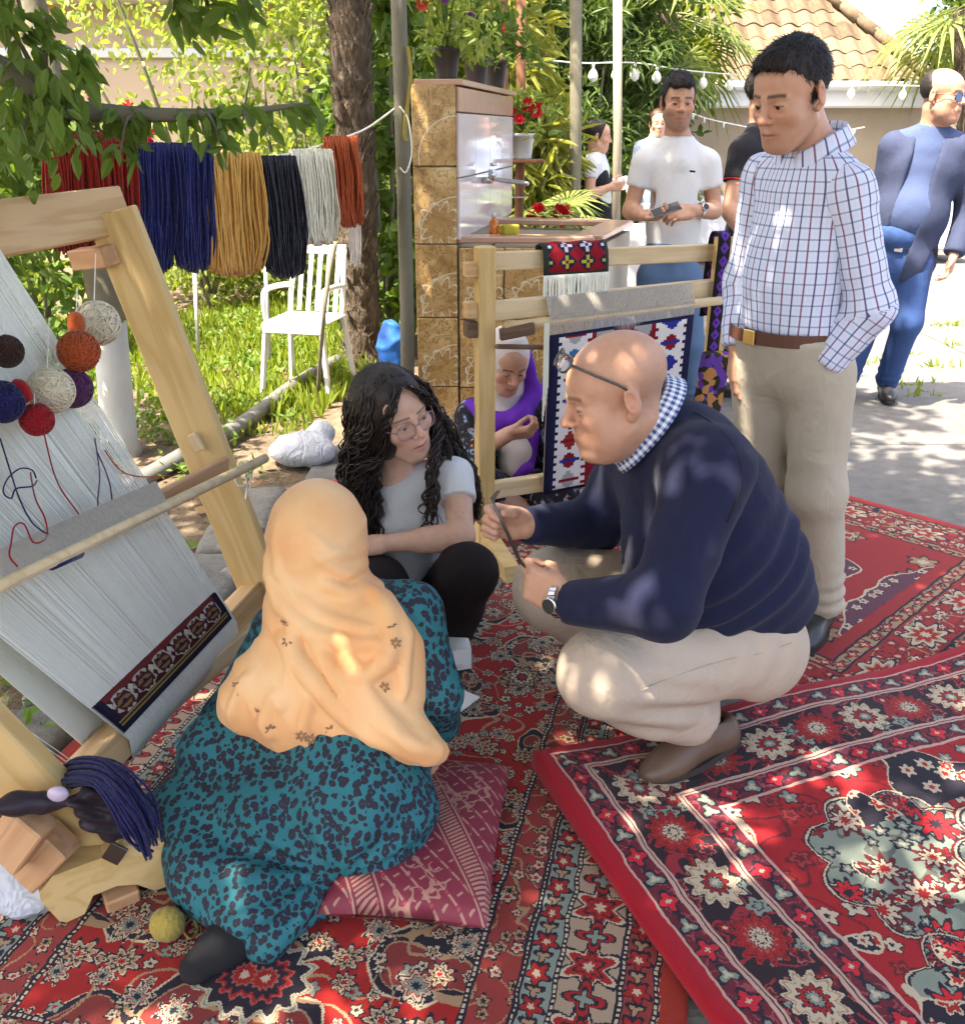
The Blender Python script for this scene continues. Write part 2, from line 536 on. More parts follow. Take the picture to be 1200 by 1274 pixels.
class Mat:
    def __init__(s, name, rough=0.6, spec=0.3):
        s.m = bpy.data.materials.new(name); s.m.use_nodes = True
        s.nt = s.m.node_tree
        s.b = s.nt.nodes['Principled BSDF']
        s.b.inputs['Roughness'].default_value = rough
        s.b.inputs['Specular IOR Level'].default_value = spec
        s._tc = None
    def n(s, t, **kw):
        n = s.nt.nodes.new(t)
        for k, v in kw.items(): setattr(n, k, v)
        return n
    def l(s, a, b): s.nt.links.new(a.v if isinstance(a, E) else a, b)
    def tc(s, which='Object'):
        if s._tc is None: s._tc = s.n('ShaderNodeTexCoord')
        return s._tc.outputs[which]
    def attr(s, name, out='Vector'):
        n = s.n('ShaderNodeAttribute'); n.attribute_name = name
        return n.outputs[out]
    def mapping(s, vec, scale=(1, 1, 1), loc=(0, 0, 0), rot=(0, 0, 0)):
        n = s.n('ShaderNodeMapping')
        n.inputs['Scale'].default_value = scale; n.inputs['Location'].default_value = loc; n.inputs['Rotation'].default_value = rot
        s.l(vec, n.inputs[0]); return n.outputs[0]
    def xyz(s, vec):
        n = s.n('ShaderNodeSeparateXYZ'); s.l(vec, n.inputs[0])
        return [E(s.nt, o) for o in n.outputs]
    def vec(s, x, y, z=0.0):
        n = s.n('ShaderNodeCombineXYZ')
        for i, v in enumerate((x, y, z)):
            if isinstance(v, (int, float)): n.inputs[i].default_value = v
            else: s.l(v, n.inputs[i])
        return n.outputs[0]
    def noise(s, vec, scale=5, detail=3, rough=.55, dist=0.0, out=0):
        n = s.n('ShaderNodeTexNoise')
        n.inputs['Scale'].default_value = scale; n.inputs['Detail'].default_value = detail
        n.inputs['Roughness'].default_value = rough; n.inputs['Distortion'].default_value = dist
        if vec is not None: s.l(vec, n.inputs['Vector'])
        return E(s.nt, n.outputs[out])
    def vor(s, vec, scale=5, feature='F1', rand=1.0, dim='3D'):
        n = s.n('ShaderNodeTexVoronoi'); n.feature = feature; n.voronoi_dimensions = dim
        n.inputs['Scale'].default_value = scale; n.inputs['Randomness'].default_value = rand
        s.l(vec, n.inputs['Vector'])
        return n
    def col(s, c):
        if isinstance(c, (tuple, list)):
            n = s.n('ShaderNodeRGB'); n.outputs[0].default_value = (*c[:3], 1); return n.outputs[0]
        return c
    def mix(s, f, a, b, mode='MIX'):
        n = s.n('ShaderNodeMix', data_type='RGBA', blend_type=mode)
        for i, v in ((0, f), (6, a), (7, b)):
            if isinstance(v, E): v = v.v
            if isinstance(v, (int, float)): n.inputs[i].default_value = v
            elif isinstance(v, (tuple, list)): n.inputs[i].default_value = (*v[:3], 1)
            else: s.nt.links.new(v, n.inputs[i])
        return n.outputs[2]
    def ramp(s, f, stops, interp='LINEAR'):
        n = s.n('ShaderNodeValToRGB'); cr = n.color_ramp; cr.interpolation = interp
        while len(cr.elements) < len(stops): cr.elements.new(0.5)
        for e, (p, c) in zip(cr.elements, stops):
            e.position = p; e.color = (*c[:3], 1)
        s.l(f, n.inputs[0]); return n.outputs[0]
    def base(s, c):
        if isinstance(c, (tuple, list)): s.b.inputs['Base Color'].default_value = (*c[:3], 1)
        else: s.l(c, s.b.inputs['Base Color'])
        return s
    def rough(s, v):
        if isinstance(v, (int, float)): s.b.inputs['Roughness'].default_value = v
        else: s.l(v, s.b.inputs['Roughness'])
        return s
    def bump(s, h, strength=.3, dist=.01):
        n = s.n('ShaderNodeBump'); n.inputs['Strength'].default_value = strength; n.inputs['Distance'].default_value = dist
        s.l(h, n.inputs['Height']); s.l(n.outputs[0], s.b.inputs['Normal']); return s
    def folds(s, weave=900, bump=.2, fold=.16, scale=9):
        """soft creases under a fine weave"""
        o = s.tc()
        a = s.noise(o, scale, 2, .5, 1.4); b = s.noise(s.mapping(o, (1, 1, .45), rot=(.3, .5, .2)), scale * 1.7, 2, .5, 1.0)
        ra, rb = 1.0 - (a - .5).abs() * 3.2, 1.0 - (b - .5).abs() * 3.6
        n = s.n('ShaderNodeBump'); n.inputs['Strength'].default_value = fold; n.inputs['Distance'].default_value = .012
        s.l(ra.max(0.0) * .5 + rb.max(0.0) * .45 + a * .5, n.inputs['Height'])
        w = s.n('ShaderNodeBump'); w.inputs['Strength'].default_value = bump; w.inputs['Distance'].default_value = .0015
        s.l(s.noise(o, weave, 2), w.inputs['Height']); s.l(n.outputs[0], w.inputs['Normal']); s.l(w.outputs[0], s.b.inputs['Normal'])
        return s
    def set(s, **kw):
        for k, v in kw.items(): s.b.inputs[k.replace('_', ' ')].default_value = v
        return s

M = {}

def cloth(name, c, c2=None, rough=.9, weave=900, bump=.25, sheen=.0, var=6, amt=.5, fold=.16):
    m = Mat(name, rough, .2)
    o = m.tc()
    c2 = c2 or tuple(x * .75 for x in c)
    f = m.noise(o, var, 3)
    m.base(m.mix(f * amt, c, c2))
    m.folds(weave, bump, fold)
    if sheen: m.set(Sheen_Weight=sheen, Sheen_Roughness=.5)
    M[name] = m.m
    return m

def plain(name, c, rough=.5, spec=.4, metal=0, nz=12, amt=.25, bump=0.0, bs=60):
    m = Mat(name, rough, spec)
    m.set(Metallic=metal)
    f = m.noise(m.tc(), nz, 3)
    m.base(m.mix(f * amt * 2, c, tuple(x * .7 for x in c)))
    if bump: m.bump(m.noise(m.tc(), bs, 4), bump, .004)
    M[name] = m.m
    return m

def wood(name, c, c2, rough=.65, ring=26, knots=True):
    """pine timber, grain along local X"""
    m = Mat(name, rough, .3)
    o = m.tc()
    oi = m.n('ShaderNodeObjectInfo')
    r = E(m.nt, oi.outputs['Random'])
    x, y, z = m.xyz(o)
    v = m.vec(x * .9 + r * 7.0, y * 9.0 + r * 3.0, z * 9.0)
    warp = m.noise(v, 1.6, 3, .5)
    g = (warp * 9.0 + y * float(ring) + r * 5.0 + z * float(ring) * .4)
    rings = (g * 3.0).sin() * .5 + .5
    fine = m.noise(m.vec(x * 6.0, y * 220.0, z * 220.0), 1.0, 2)
    t = rings * .55 + fine * .45
    colr = m.ramp(t, [(0.05, c2), (.55, c), (1.0, tuple(min(1, q * 1.08) for q in c))])
    if knots:
        k = m.vor(m.vec(x * 2.2 + r * 11.0, y * 6.0 + r * 5.0, z * 6.0), 1.0)
        kd = E(m.nt, k.outputs['Distance'])
        rc = m.xyz(k.outputs['Color'])[0]
        kn = kd.lt(.085) * rc.gt(.35)
        colr = m.mix(kn * .75, colr, tuple(q * .32 for q in c2))
    m.base(m.mix(m.noise(o, 3.5, 2) * .35, colr, tuple(q * .8 for q in c2)))
    m.bump(t, .25, .0015)
    M[name] = m.m
    return m

wood('pine', (.60, .40, .21), (.47, .28, .12))
wood('pine_pale', (.62, .49, .30), (.52, .38, .20))
wood('pine_yellow', (.62, .44, .20), (.52, .34, .12))
wood('pine_red', (.50, .30, .16), (.40, .21, .10))
wood('dark_wood', (.17, .10, .06), (.08, .045, .025), knots=False)
plain('white_plastic', (.56, .58, .58), .38, .5, amt=.1)
plain('black_plastic', (.025, .026, .028), .5, .4)
plain('steel', (.55, .55, .54), .25, .5, 1.0, amt=.1)
plain('dark_iron', (.13, .12, .11), .42, .5, .9)
plain('grey_pipe', (.17, .17, .16), .5, .35, nz=5, amt=.5, bump=.15)
plain('white_paint', (.50, .51, .49), .7, .3, nz=9, amt=.3, bump=.3)
_m = plain('bluewhite_bag', (.46, .50, .55), .4, .4, nz=9, amt=.2); _m.folds(60, .2, .9, 11)
plain('bulb_glass', (.8, .82, .8), .12, .6)
plain('cable', (.75, .75, .72), .6, .3)
plain('paper', (.80, .81, .82), .8, .2, amt=.05)
plain('red_petal', (.55, .015, .03), .7, .2, amt=.4)
plain('coral_petal', (.62, .10, .07), .7, .2, amt=.4)
plain('violet_petal', (.22, .03, .32), .7, .2, amt=.4)
plain('rust_pole', (.23, .11, .06), .8, .2, nz=30, amt=.5, bump=.3)
plain('grey_trunk', (.20, .19, .14), .9, .1, nz=14, amt=.6, bump=.7, bs=30)

def leafmat(name, c, c2, trans=.35, rough=.5):
    m = Mat(name, rough, .3)
    o = m.tc()
    f = m.noise(o, 7, 2)
    g = m.noise(o, 130, 1)
    c_ = m.mix(f, c, c2)
    c_ = m.mix(g * .35, c_, tuple(q * .6 for q in c))
    m.base(c_)
    tr = m.n('ShaderNodeBsdfTranslucent')
    m.l(m.mix(1.0, c_, (1.3, 1.25, .5), 'MULTIPLY'), tr.inputs[0])
    ms = m.n('ShaderNodeMixShader'); ms.inputs[0].default_value = trans
    m.l(m.b.outputs[0], ms.inputs[1]); m.l(tr.outputs[0], ms.inputs[2])
    m.l(ms.outputs[0], m.nt.nodes['Material Output'].inputs[0])
    M[name] = m.m
    return m

leafmat('leaf_dark', (.055, .10, .020), (.09, .15, .03))
leafmat('leaf_mid', (.09, .17, .03), (.14, .22, .045))
leafmat('leaf_light', (.20, .29, .07), (.31, .36, .12), .5)
leafmat('leaf_yellow', (.26, .30, .06), (.34, .33, .10), .45)
leafmat('grass', (.17, .26, .035), (.28, .34, .06), .45)
leafmat('weed', (.10, .19, .035), (.16, .25, .05), .4)
leafmat('frond', (.14, .21, .05), (.25, .29, .09), .4)
leafmat('oleander', (.07, .13, .035), (.13, .20, .06), .35)
# ------------------------------------------------------------------ rug patterns
RED, DRED, NAVY, CREAM, SAGE, TAN, PINK = (.31, .014, .012), (.12, .010, .014), (.016, .013, .022), (.48, .40, .28), (.20, .24, .19), (.33, .21, .115), (.36, .09, .08)

class Rug:
    def __init__(s, name, hu, hv, knot=.0028):
        s.m = m = Mat(name, .95, .12)
        s.hu, s.hv = hu, hv
        x, y, z = m.xyz(m.tc())
        # slight irregularity of the hand-laid knots, then snap to the knot grid
        j = m.noise(m.tc(), 16, 3) - .5
        x, y = x + j * .020, y + (m.noise(m.mapping(m.tc(), loc=(3, 5, 0)), 16, 3) - .5) * .020
        s.u, s.v = (x / knot).floor() * knot, (y / knot).floor() * knot
        s.a, s.b = s.u.abs(), s.v.abs()
        du, dv = hu - s.a, hv - s.b
        s.d = du.min(dv)
        s.side = du.lt(dv)
        s.s = s.side.sel(s.b, s.a)
        s.c = m.col(RED)
    def paint(s, mask, c): s.c = s.m.mix(mask, s.c, c); return s
    def band(s, lo, hi, c): return s.paint(s.d.gt(lo) * s.d.lt(hi), c)
    def rose(s, x, y, Rr, n, stops, depth=.18, mask=None, ph=0.0, sy=1.0):
        if sy != 1.0: y = y * sy
        r = (x * x + y * y).sqrt()
        th = y.atan2(x)
        rr = r / (1.0 + (th * float(n) + ph).cos() * depth) / Rr
        c = s.m.ramp(rr, stops, 'CONSTANT')
        k = rr.lt(1.0)
        if mask is not None: k = k * mask
        s.c = s.m.mix(k, s.c, c)
        return rr
    def florets(s, x, y, scale, n, size, palettes, mask=None, rand=.85, depth=.25, off=(0, 0), dens=1.0):
        m = s.m
        vv = m.vec(x + off[0], y + off[1], 0.0)
        V = m.vor(vv, scale, rand=rand, dim='2D')
        px, py, _ = m.xyz(V.outputs['Position'])
        cr, cg, cb = m.xyz(V.outputs['Color'])
        dx, dy = (x + off[0]) - px, (y + off[1]) - py
        r = E(m.nt, V.outputs['Distance'])
        th = dy.atan2(dx) + cb * 6.0
        rr = r / ((1.0 + (th * float(n)).cos() * depth) * (cg * .45 + .65) * size)
        k = rr.lt(1.0)
        if dens < 1.0: k = k * cb.lt(dens)
        if mask is not None: k = k * mask
        c = m.ramp(rr, palettes[0], 'CONSTANT')
        for i, p in enumerate(palettes[1:]):
            c = m.mix(cr.gt((i + 1.0) / len(palettes)), c, m.ramp(rr, p, 'CONSTANT'))
        s.c = m.mix(k, s.c, c)
    def vines(s, x, y, scale, w, c, mask=None, off=0.0, dist=.6):
        m = s.m
        nz = m.noise(m.vec(x + off, y + off * 1.7, off), scale, 0, dist=dist)
        k = (nz - .5).abs().lt(w)
        if mask is not None: k = k * mask
        s.paint(k, c)
        return nz
    def finish(s, tone=.25):
        m = s.m
        n1 = m.noise(m.tc(), 2.2, 3)
        c = m.mix(n1 * tone, s.c, (.75, .62, .55), 'MULTIPLY')
        # pile: fine knots and wear
        f = m.noise(m.tc(), 420, 2)
        c = m.mix(f * .6, c, (.45, .42, .42), 'MULTIPLY')
        m.base(c)
        m.bump(f, .5, .003)
        m.set(Sheen_Weight=.12, Sheen_Roughness=.5)
        return m.m

def rug_a(hu, hv):
    g = Rug('rug_red_beige', hu, hv)
    inn = g.d.gt(.40)
    X, Y = g.a, g.b
    # dark cartouches with cream scalloped outlines
    nz = g.m.noise(g.m.vec(X, Y, .37), 5.2, 1, .4, .3)
    g.paint(nz.gt(.535), CREAM); g.paint(nz.gt(.55), NAVY); g.paint(nz.gt(.60), TAN); g.paint(nz.gt(.61), (.20, .03, .026))
    g.vines(X, Y, 7.5, .016, TAN, off=2.1)
    g.florets(X, Y, 24, 5, .40, [[(0, NAVY), (.3, CREAM), (.75, NAVY)], [(0, TAN), (.35, NAVY), (.55, CREAM), (.85, NAVY)], [(0, RED), (.3, SAGE), (.8, NAVY)]], dens=.5)
    g.florets(X, Y, 11, 8, .36, [[(0, RED), (.22, CREAM), (.34, NAVY), (.5, TAN), (.7, CREAM), (.82, NAVY)], [(0, NAVY), (.25, SAGE), (.5, RED), (.6, CREAM), (.78, NAVY), (.93, CREAM)]], off=(.31, .7), dens=.9)
    # big rosettes on a lattice
    st = [(0, CREAM), (.1, RED), (.22, PINK), (.28, NAVY), (.44, RED), (.52, PINK), (.57, NAVY), (.84, CREAM), (.9, SAGE), (.95, CREAM)]
    g.rose((X + .24).rep(.52), (Y + .08).rep(.52), .088, 12, st, .13)
    g.rose((X - .02).rep(.52), (Y + .34).rep(.52), .055, 9, [(0, RED), (.2, NAVY), (.35, CREAM), (.55, NAVY), (.65, TAN), (.85, NAVY)], .16)
    # borders
    g.band(0, .40, (.26, .035, .028))
    S = g.s
    g.vines(S, g.d, 15, .022, TAN, mask=g.d.lt(.40), off=4.0)
    g.florets(S, g.d, 26, 5, .40, [[(0, RED), (.35, CREAM), (.75, NAVY)], [(0, NAVY), (.4, TAN), (.8, NAVY)]], mask=g.d.lt(.40), dens=.85)
    mm = (g.d.gt(.13) * g.d.lt(.245))
    g.paint(mm, (.34, .25, .17))
    g.rose(S.rep(.15), g.d - .187, .055, 6, [(0, CREAM), (.18, RED), (.4, NAVY), (.5, RED), (.72, CREAM), (.85, NAVY)], .3, mask=mm)
    g.rose((S + .075).rep(.15), g.d - .187, .032, 4, [(0, SAGE), (.4, NAVY), (.6, RED), (.85, NAVY)], .4, mask=mm)
    for lo, hi, cc in ((.065, .125, (.24, .035, .03)), (.25, .31, (.20, .24, .20))):
        bm = g.d.gt(lo) * g.d.lt(hi)
        g.paint(bm, cc)
        g.rose(S.rep(.075), g.d - (lo + hi) / 2, .024, 5, [(0, CREAM), (.3, RED), (.75, NAVY)], .3, mask=bm)
        g.rose((S + .0375).rep(.075), g.d - (lo + hi) / 2, .015, 3, [(0, TAN), (.6, NAVY)], .5, mask=bm)
    for e in (.06, .125, .245, .31, .40):
        g.band(e - .006, e + .006, NAVY)
        g.paint(g.d.gt(e - .0028) * g.d.lt(e + .0028) * S.rep(.012).abs().lt(.0035), CREAM)
    g.band(-.1, .052, (.30, .028, .016))
    return g.finish(.15)

def rug_b(hu, hv):
    g = Rug('rug_red_black', hu, hv)
    X, Y = g.a, g.b
    g.c = g.m.col((.32, .010, .014))
    g.vines(X, Y, 6, .012, DRED, off=1.0)
    g.florets(X, Y, 15, 5, .38, [[(0, NAVY), (.25, CREAM), (.8, NAVY)], [(0, DRED), (.4, (.3, .03, .03)), (.7, DRED)], [(0, CREAM), (.3, SAGE), (.8, NAVY)]], dens=.75)
    # sage medallions with scalloped cream edge
    fm = g.d.gt(.33)
    for (cx, cy, rr_, n) in ((hu - .62, hv - .62, .19, 9), (hu - .95, hv - .78, .23, 11), (.0, .0, .36, 12), (hu - .52, hv - .98, .17, 9)):
        x, y = X - cx, Y - cy
        r = (x * x + y * y).sqrt(); th = y.atan2(x)
        rr = r / (1.0 + (th * n / 2.0).cos().abs() * .22) / rr_
        c = g.m.ramp(rr, [(0, SAGE), (.93, NAVY), (.955, CREAM), (.975, DRED)], 'CONSTANT')
        k = rr.lt(1.0)
        g.c = g.m.mix(k, g.c, c)
        kin = rr.lt(.93)
        g.vines(X, Y, 11, .02, (.10, .11, .09), mask=kin, off=3.3)
        g.florets(X, Y, 19, 5, .42, [[(0, CREAM), (.3, SAGE), (.6, NAVY)], [(0, RED), (.4, CREAM), (.7, NAVY)], [(0, DRED), (.5, RED), (.8, NAVY)]], mask=kin, dens=.7, off=(.6, .3))
        g.florets(X, Y, 8.5, 9, .42, [[(0, CREAM), (.12, RED), (.3, PINK), (.36, NAVY), (.55, RED), (.7, NAVY)], [(0, RED), (.3, CREAM), (.62, NAVY), (.7, DRED)], [(0, NAVY), (.3, (.5, .015, .02)), (.75, NAVY)]], mask=kin, depth=.3, off=(.2, .13))
    # dark corner palmettes near the border
    nz = g.m.noise(g.m.vec(X, Y, .8), 4.6, 1, .4, .5)
    edge = g.d.lt(.50)
    g.paint(nz.gt(.56) * edge, CREAM); g.paint(nz.gt(.575) * edge, NAVY)
    g.florets(X, Y, 15, 6, .38, [[(0, RED), (.3, CREAM), (.8, NAVY)], [(0, CREAM), (.3, RED), (.8, CREAM)]], mask=edge * nz.gt(.575), off=(.5, .1))
    S = g.s
    # main border
    g.band(0, .33, (.022, .010, .016))
    bm = g.d.gt(.105) * g.d.lt(.255)
    g.vines(S, g.d, 13, .03, (.26, .02, .03), mask=bm, off=5.0)
    g.florets(S, g.d, 17, 5, .40, [[(0, CREAM), (.3, RED), (.6, DRED)], [(0, NAVY), (.3, DRED), (.6, PINK), (.8, NAVY)], [(0, SAGE), (.35, NAVY), (.5, SAGE)]], mask=bm, off=(.3, .4))
    g.rose(S.rep(.31), g.d - .18, .066, 11, [(0, CREAM), (.1, SAGE), (.22, NAVY), (.28, RED), (.42, NAVY), (.48, CREAM), (.72, TAN), (.80, CREAM), (.9, NAVY)], .17, mask=bm, sy=1.15)
    g.rose((S + .155).rep(.31), g.d - .18, .062, 13, [(0, CREAM), (.16, NAVY), (.22, CREAM), (.36, DRED), (.42, PINK), (.5, RED), (.78, DRED), (.86, (.34, .016, .018)), (.95, NAVY)], .17, mask=bm, sy=1.1)
    for lo, hi in ((.035, .095), (.265, .325)):
        k = g.d.gt(lo) * g.d.lt(hi)
        g.paint(k, (.12, .012, .022))
        g.vines(S, g.d, 30, .03, (.28, .05, .07), mask=k, off=7.0)
        g.rose(S.rep(.13), g.d - (lo + hi) / 2, .026, 4, [(0, CREAM), (.2, (.5, .015, .03)), (.7, NAVY)], .3, mask=k)
        g.rose((S + .065).rep(.13), g.d - (lo + hi) / 2, .022, 3, [(0, CREAM), (.35, SAGE), (.7, NAVY)], .4, mask=k)
    for e in (.035, .095, .105, .255, .265, .328):
        g.band(e - .0035, e + .0035, (.48, .30, .24))
    g.band(-.1, .032, (.34, .008, .018))
    return g.finish(.15)

def rug_c(hu, hv):
    g = Rug('rug_red_ivory', hu, hv)
    X, Y = g.a, g.b
    g.c = g.m.col((.28, .018, .017))
    nz = g.m.noise(g.m.vec(X, Y, .2), 3.4, 1, .4, .3)
    g.paint(nz.gt(.57), CREAM); g.paint(nz.gt(.585), (.10, .03, .05))
    g.florets(X, Y, 16, 5, .38, [[(0, NAVY), (.3, CREAM), (.8, NAVY)], [(0, TAN), (.4, CREAM), (.8, NAVY)]], mask=nz.gt(.585))
    g.florets(X, Y, 5, 6, .3, [[(0, RED), (.3, CREAM), (.5, NAVY), (.6, TAN), (.85, NAVY)], [(0, CREAM), (.35, TAN), (.8, NAVY)]], mask=nz.lt(.56), off=(.2, .5))
    x, y = X, Y * .55
    rr = ((x * x + y * y).sqrt()) / (1.0 + (y.atan2(x) * 8.0).cos() * .1) / .3
    g.c = g.m.mix(rr.lt(1.0), g.c, g.m.ramp(rr, [(0, CREAM), (.2, RED), (.45, TAN), (.5, NAVY), (.62, RED), (.82, CREAM), (.93, NAVY)], 'CONSTANT'))
    g.florets(X, Y, 18, 5, .38, [[(0, RED), (.3, CREAM), (.8, NAVY)]], mask=rr.lt(.9))
    S = g.s
    g.band(0, .36, (.28, .02, .018))
    bm = g.d.gt(.11) * g.d.lt(.25)
    g.vines(S, g.d, 11, .03, TAN, mask=bm, off=2.0)
    g.florets(S, g.d, 19, 6, .42, [[(0, RED), (.3, CREAM), (.7, NAVY)], [(0, CREAM), (.4, RED), (.8, NAVY)]], mask=bm)
    g.rose(S.rep(.32), g.d - .18, .085, 8, [(0, CREAM), (.2, RED), (.5, TAN), (.62, CREAM), (.85, NAVY)], .25, mask=bm, sy=1.35)
    for lo, hi, cc in ((.05, .10, TAN), (.26, .31, TAN)):
        k = g.d.gt(lo) * g.d.lt(hi)
        g.paint(k, cc)
        g.vines(S, g.d, 26, .05, NAVY, mask=k, off=3.0)
        g.rose(S.rep(.08), g.d - (lo + hi) / 2, .022, 4, [(0, CREAM), (.35, RED), (.8, NAVY)], .4, mask=k)
    for e in (.05, .10, .26, .31):
        g.band(e - .004, e + .004, NAVY)
    g.band(-.1, .042, (.36, .016, .016))
    return g.finish(.2)

def rug(name, label, c, e1, hu, hv, mat, z=.004, th=.009, wav=.003, seed=1, ripple=None, step=.03):
    e1 = Vector((e1[0], e1[1], 0)).normalized()
    nu, nv = max(8, int(2 * hu / step)), max(8, int(2 * hv / step))
    us = np.linspace(-hu, hu, nu); vs = np.linspace(-hv, hv, nv)
    U, Vv = np.meshgrid(us, vs, indexing='ij')
    P = np.stack([U.ravel(), Vv.ravel(), np.zeros(U.size)], 1)
    g = np.random.default_rng(seed)
    H = th + wav * (1 + snoise(P, 5, seed)) * .5
    if ripple is not None: H = H + ripple(P)
    # edges wander slightly
    ed = np.maximum(np.abs(P[:, 0]) / hu, np.abs(P[:, 1]) / hv) > .999
    P[:, 0] += .006 * snoise(P, 4, seed + 3) * ed; P[:, 1] += .006 * snoise(P, 4, seed + 4) * ed
    top = P.copy(); top[:, 2] = H
    idx = np.arange(nu * nv).reshape(nu, nv)
    Fq = [np.stack([idx[:-1, :-1], idx[1:, :-1], idx[1:, 1:], idx[:-1, 1:]], -1).reshape(-1, 4)]
    # skirt: a rounded edge down to the ground
    loop = np.concatenate([idx[:-1, 0], idx[-1, :-1], idx[:0:-1, -1], idx[0, :0:-1]])
    V = [top]; n0 = nu * nv
    lp = top[loop]
    nrm = np.stack([np.sign(lp[:, 0]) * (np.abs(lp[:, 0]) > hu * .985), np.sign(lp[:, 1]) * (np.abs(lp[:, 1]) > hv * .985)], 1)
    k1 = lp.copy(); k1[:, :2] += nrm * .005; k1[:, 2] -= .004
    k2 = k1.copy(); k2[:, 2] = 0.0 
    V += [k1, k2]
    L = len(loop); a = loop; b = np.roll(loop, -1)
    i1 = n0 + np.arange(L); i1b = np.roll(i1, -1); i2 = i1 + L; i2b = np.roll(i2, -1)
    Fq.append(np.stack([b, a, i1, i1b], 1)); Fq.append(np.stack([i1b, i1, i2, i2b], 1))
    me = np_mesh(name, np.concatenate(V), np.concatenate(Fq), True)
    o = link(name, me, mat)
    o.location = (c[0], c[1], z)
    o.rotation_euler = (0, 0, math.atan2(e1.y, e1.x))
    return setp(o, label, 'rug', 'oriental rugs laid on the concrete')
# ------------------------------------------------------------------ ground
def ground_mats():
    # concrete yard
    m = Mat('concrete', .9, .25)
    o = m.tc()
    x, y, z = m.xyz(o)
    n1 = m.noise(o, 1.1, 5, .6); n2 = m.noise(o, 9, 5, .65); n3 = m.noise(m.mapping(o, (1, 6, 1), rot=(0, 0, .5)), 14, 4, .6)
    c = m.ramp(n1 * .5 + n2 * .5, [(.3, (.085, .083, .077)), (.5, (.14, .138, .130)), (.7, (.185, .182, .172))])
    c = m.mix(n3.gt(.60) * .35, c, (.10, .095, .088))
    sp = m.vor(o, 55, 'F1')
    c = m.mix(E(m.nt, sp.outputs['Distance']).lt(.12) * .5, c, (.07, .065, .06))
    m.base(c); m.bump(n2 * .6 + n3 * .4, .5, .012)
    M['concrete'] = m.m
    # soil with litter
    m = Mat('soil', .95, .1)
    o = m.tc()
    n1 = m.noise(o, 2.0, 5, .6); n2 = m.noise(o, 22, 5, .7)
    c = m.ramp(n1 * .45 + n2 * .55, [(.3, (.07, .05, .035)), (.5, (.15, .115, .08)), (.7, (.24, .19, .13))])
    m.base(c); m.bump(n2, .9, .03)
    M['soil'] = m.m
    m = Mat('kerb_stone', .9, .2)
    o = m.tc()
    n1 = m.noise(o, 5, 5, .6); n2 = m.noise(o, 45, 4, .7)
    c = m.ramp(n1 * .5 + n2 * .5, [(.3, (.10, .098, .085)), (.55, (.18, .175, .155)), (.75, (.25, .245, .22))])
    m.base(c); m.bump(n2 + n1, .6, .012)
    M['kerb_stone'] = m.m
ground_mats()

def terrain(name, x0, x1, y0, y1, z, mat, amp=0.0, n=60, hole=None):
    xs = np.linspace(x0, x1, n); ys = np.linspace(y0, y1, n)
    X, Y = np.meshgrid(xs, ys, indexing='ij')
    P = np.stack([X.ravel(), Y.ravel(), np.zeros(X.size)], 1)
    P[:, 2] = z + amp * snoise(P, 3.0, 5) * .5 + amp * snoise(P, 11.0, 6) * .3
    i = np.arange(n * n).reshape(n, n)
    Q = np.stack([i[:-1, :-1], i[1:, :-1], i[1:, 1:], i[:-1, 1:]], -1).reshape(-1, 4)
    o = link(name, np_mesh(name, P, Q), mat)
    return setp(o, kind='structure')

base = MB().add([(-120, -60, -.06), (120, -60, -.06), (120, 160, -.06), (-120, 160, -.06)], [(0, 1, 2, 3)]).build('ground', M['soil'])
setp(base, kind='structure')
terrain('garden_soil', -14, -.70, -2, 14, -.03, M['soil'], .035, 150)

# concrete yard in poured slabs with joints, its left edge ragged
setp(MB().add([(-.86, -6, -.012), (-.8, 3.4, -.012), (-.15, 4.2, -.012), (.4, 30, -.012), (60, 30, -.012), (60, -6, -.012)], [(0, 5, 4, 3, 2, 1)]).build('yard_bed', M['soil']), kind='structure')
yard = thing('yard_pavement', 'grey poured concrete slabs paving the open yard under the rugs', 'pavement', (0, 0, 0))
yard['kind'] = 'structure'
slab_xs = [-.84, 1.32, 3.5, 5.7, 8.0, 11, 15, 22]
slab_ys = [-4, -1.6, .9, 2.95, 4.55, 6.1, 8.0, 10.2, 13.2, 16.5, 22]
for i in range(len(slab_xs) - 1):
    for j in range(len(slab_ys) - 1):
        xa, xb, ya, yb = slab_xs[i] + .012, slab_xs[i + 1] - .012, slab_ys[j] + .012, slab_ys[j + 1] - .012
        if i == 0 and ya > 4.5: xa = .12
        if ya > 13.9: continue
        mb = MB().box(((xa + xb) / 2, (ya + yb) / 2, -.05 + rnd.uniform(-.002, .002)), ((xb - xa) / 2, (yb - ya) / 2, .05), Matrix.Rotation(rnd.uniform(-.004, .004), 3, 'Z'), .008)
        mb.build('slab', M['concrete'], yard)
yard['label'] = 'grey poured concrete slabs paving the open yard under the rugs'
del yard['category']

# rough kerb stones along the edge of the yard, by the standing loom
kerb = thing('kerb', 'rough grey stone kerb between the concrete yard and the garden soil', 'kerb', (-1, 2, 0))
for i, (y0, y1, x0, w) in enumerate(((1.62, 2.12, -1.22, .24), (2.15, 2.60, -1.15, .26), (2.63, 3.12, -1.0, .30), (3.15, 3.8, -.97, .24))):
    s = Sdf().box((x0, (y0 + y1) / 2, .0), (w / 2, (y1 - y0) / 2, .055), Matrix.Rotation(-.05 + .02 * i, 3, 'Z'), .025)
    sdf_obj('kerb_stone', s, M['kerb_stone'], kerb, .02, wr=lambda V, N: .008 * snoise(V, 14, 3) + .004 * snoise(V, 45, 4))

# ------------------------------------------------------------------ rugs
def uvec(x, y): return Vector((x, y, 0)).normalized()
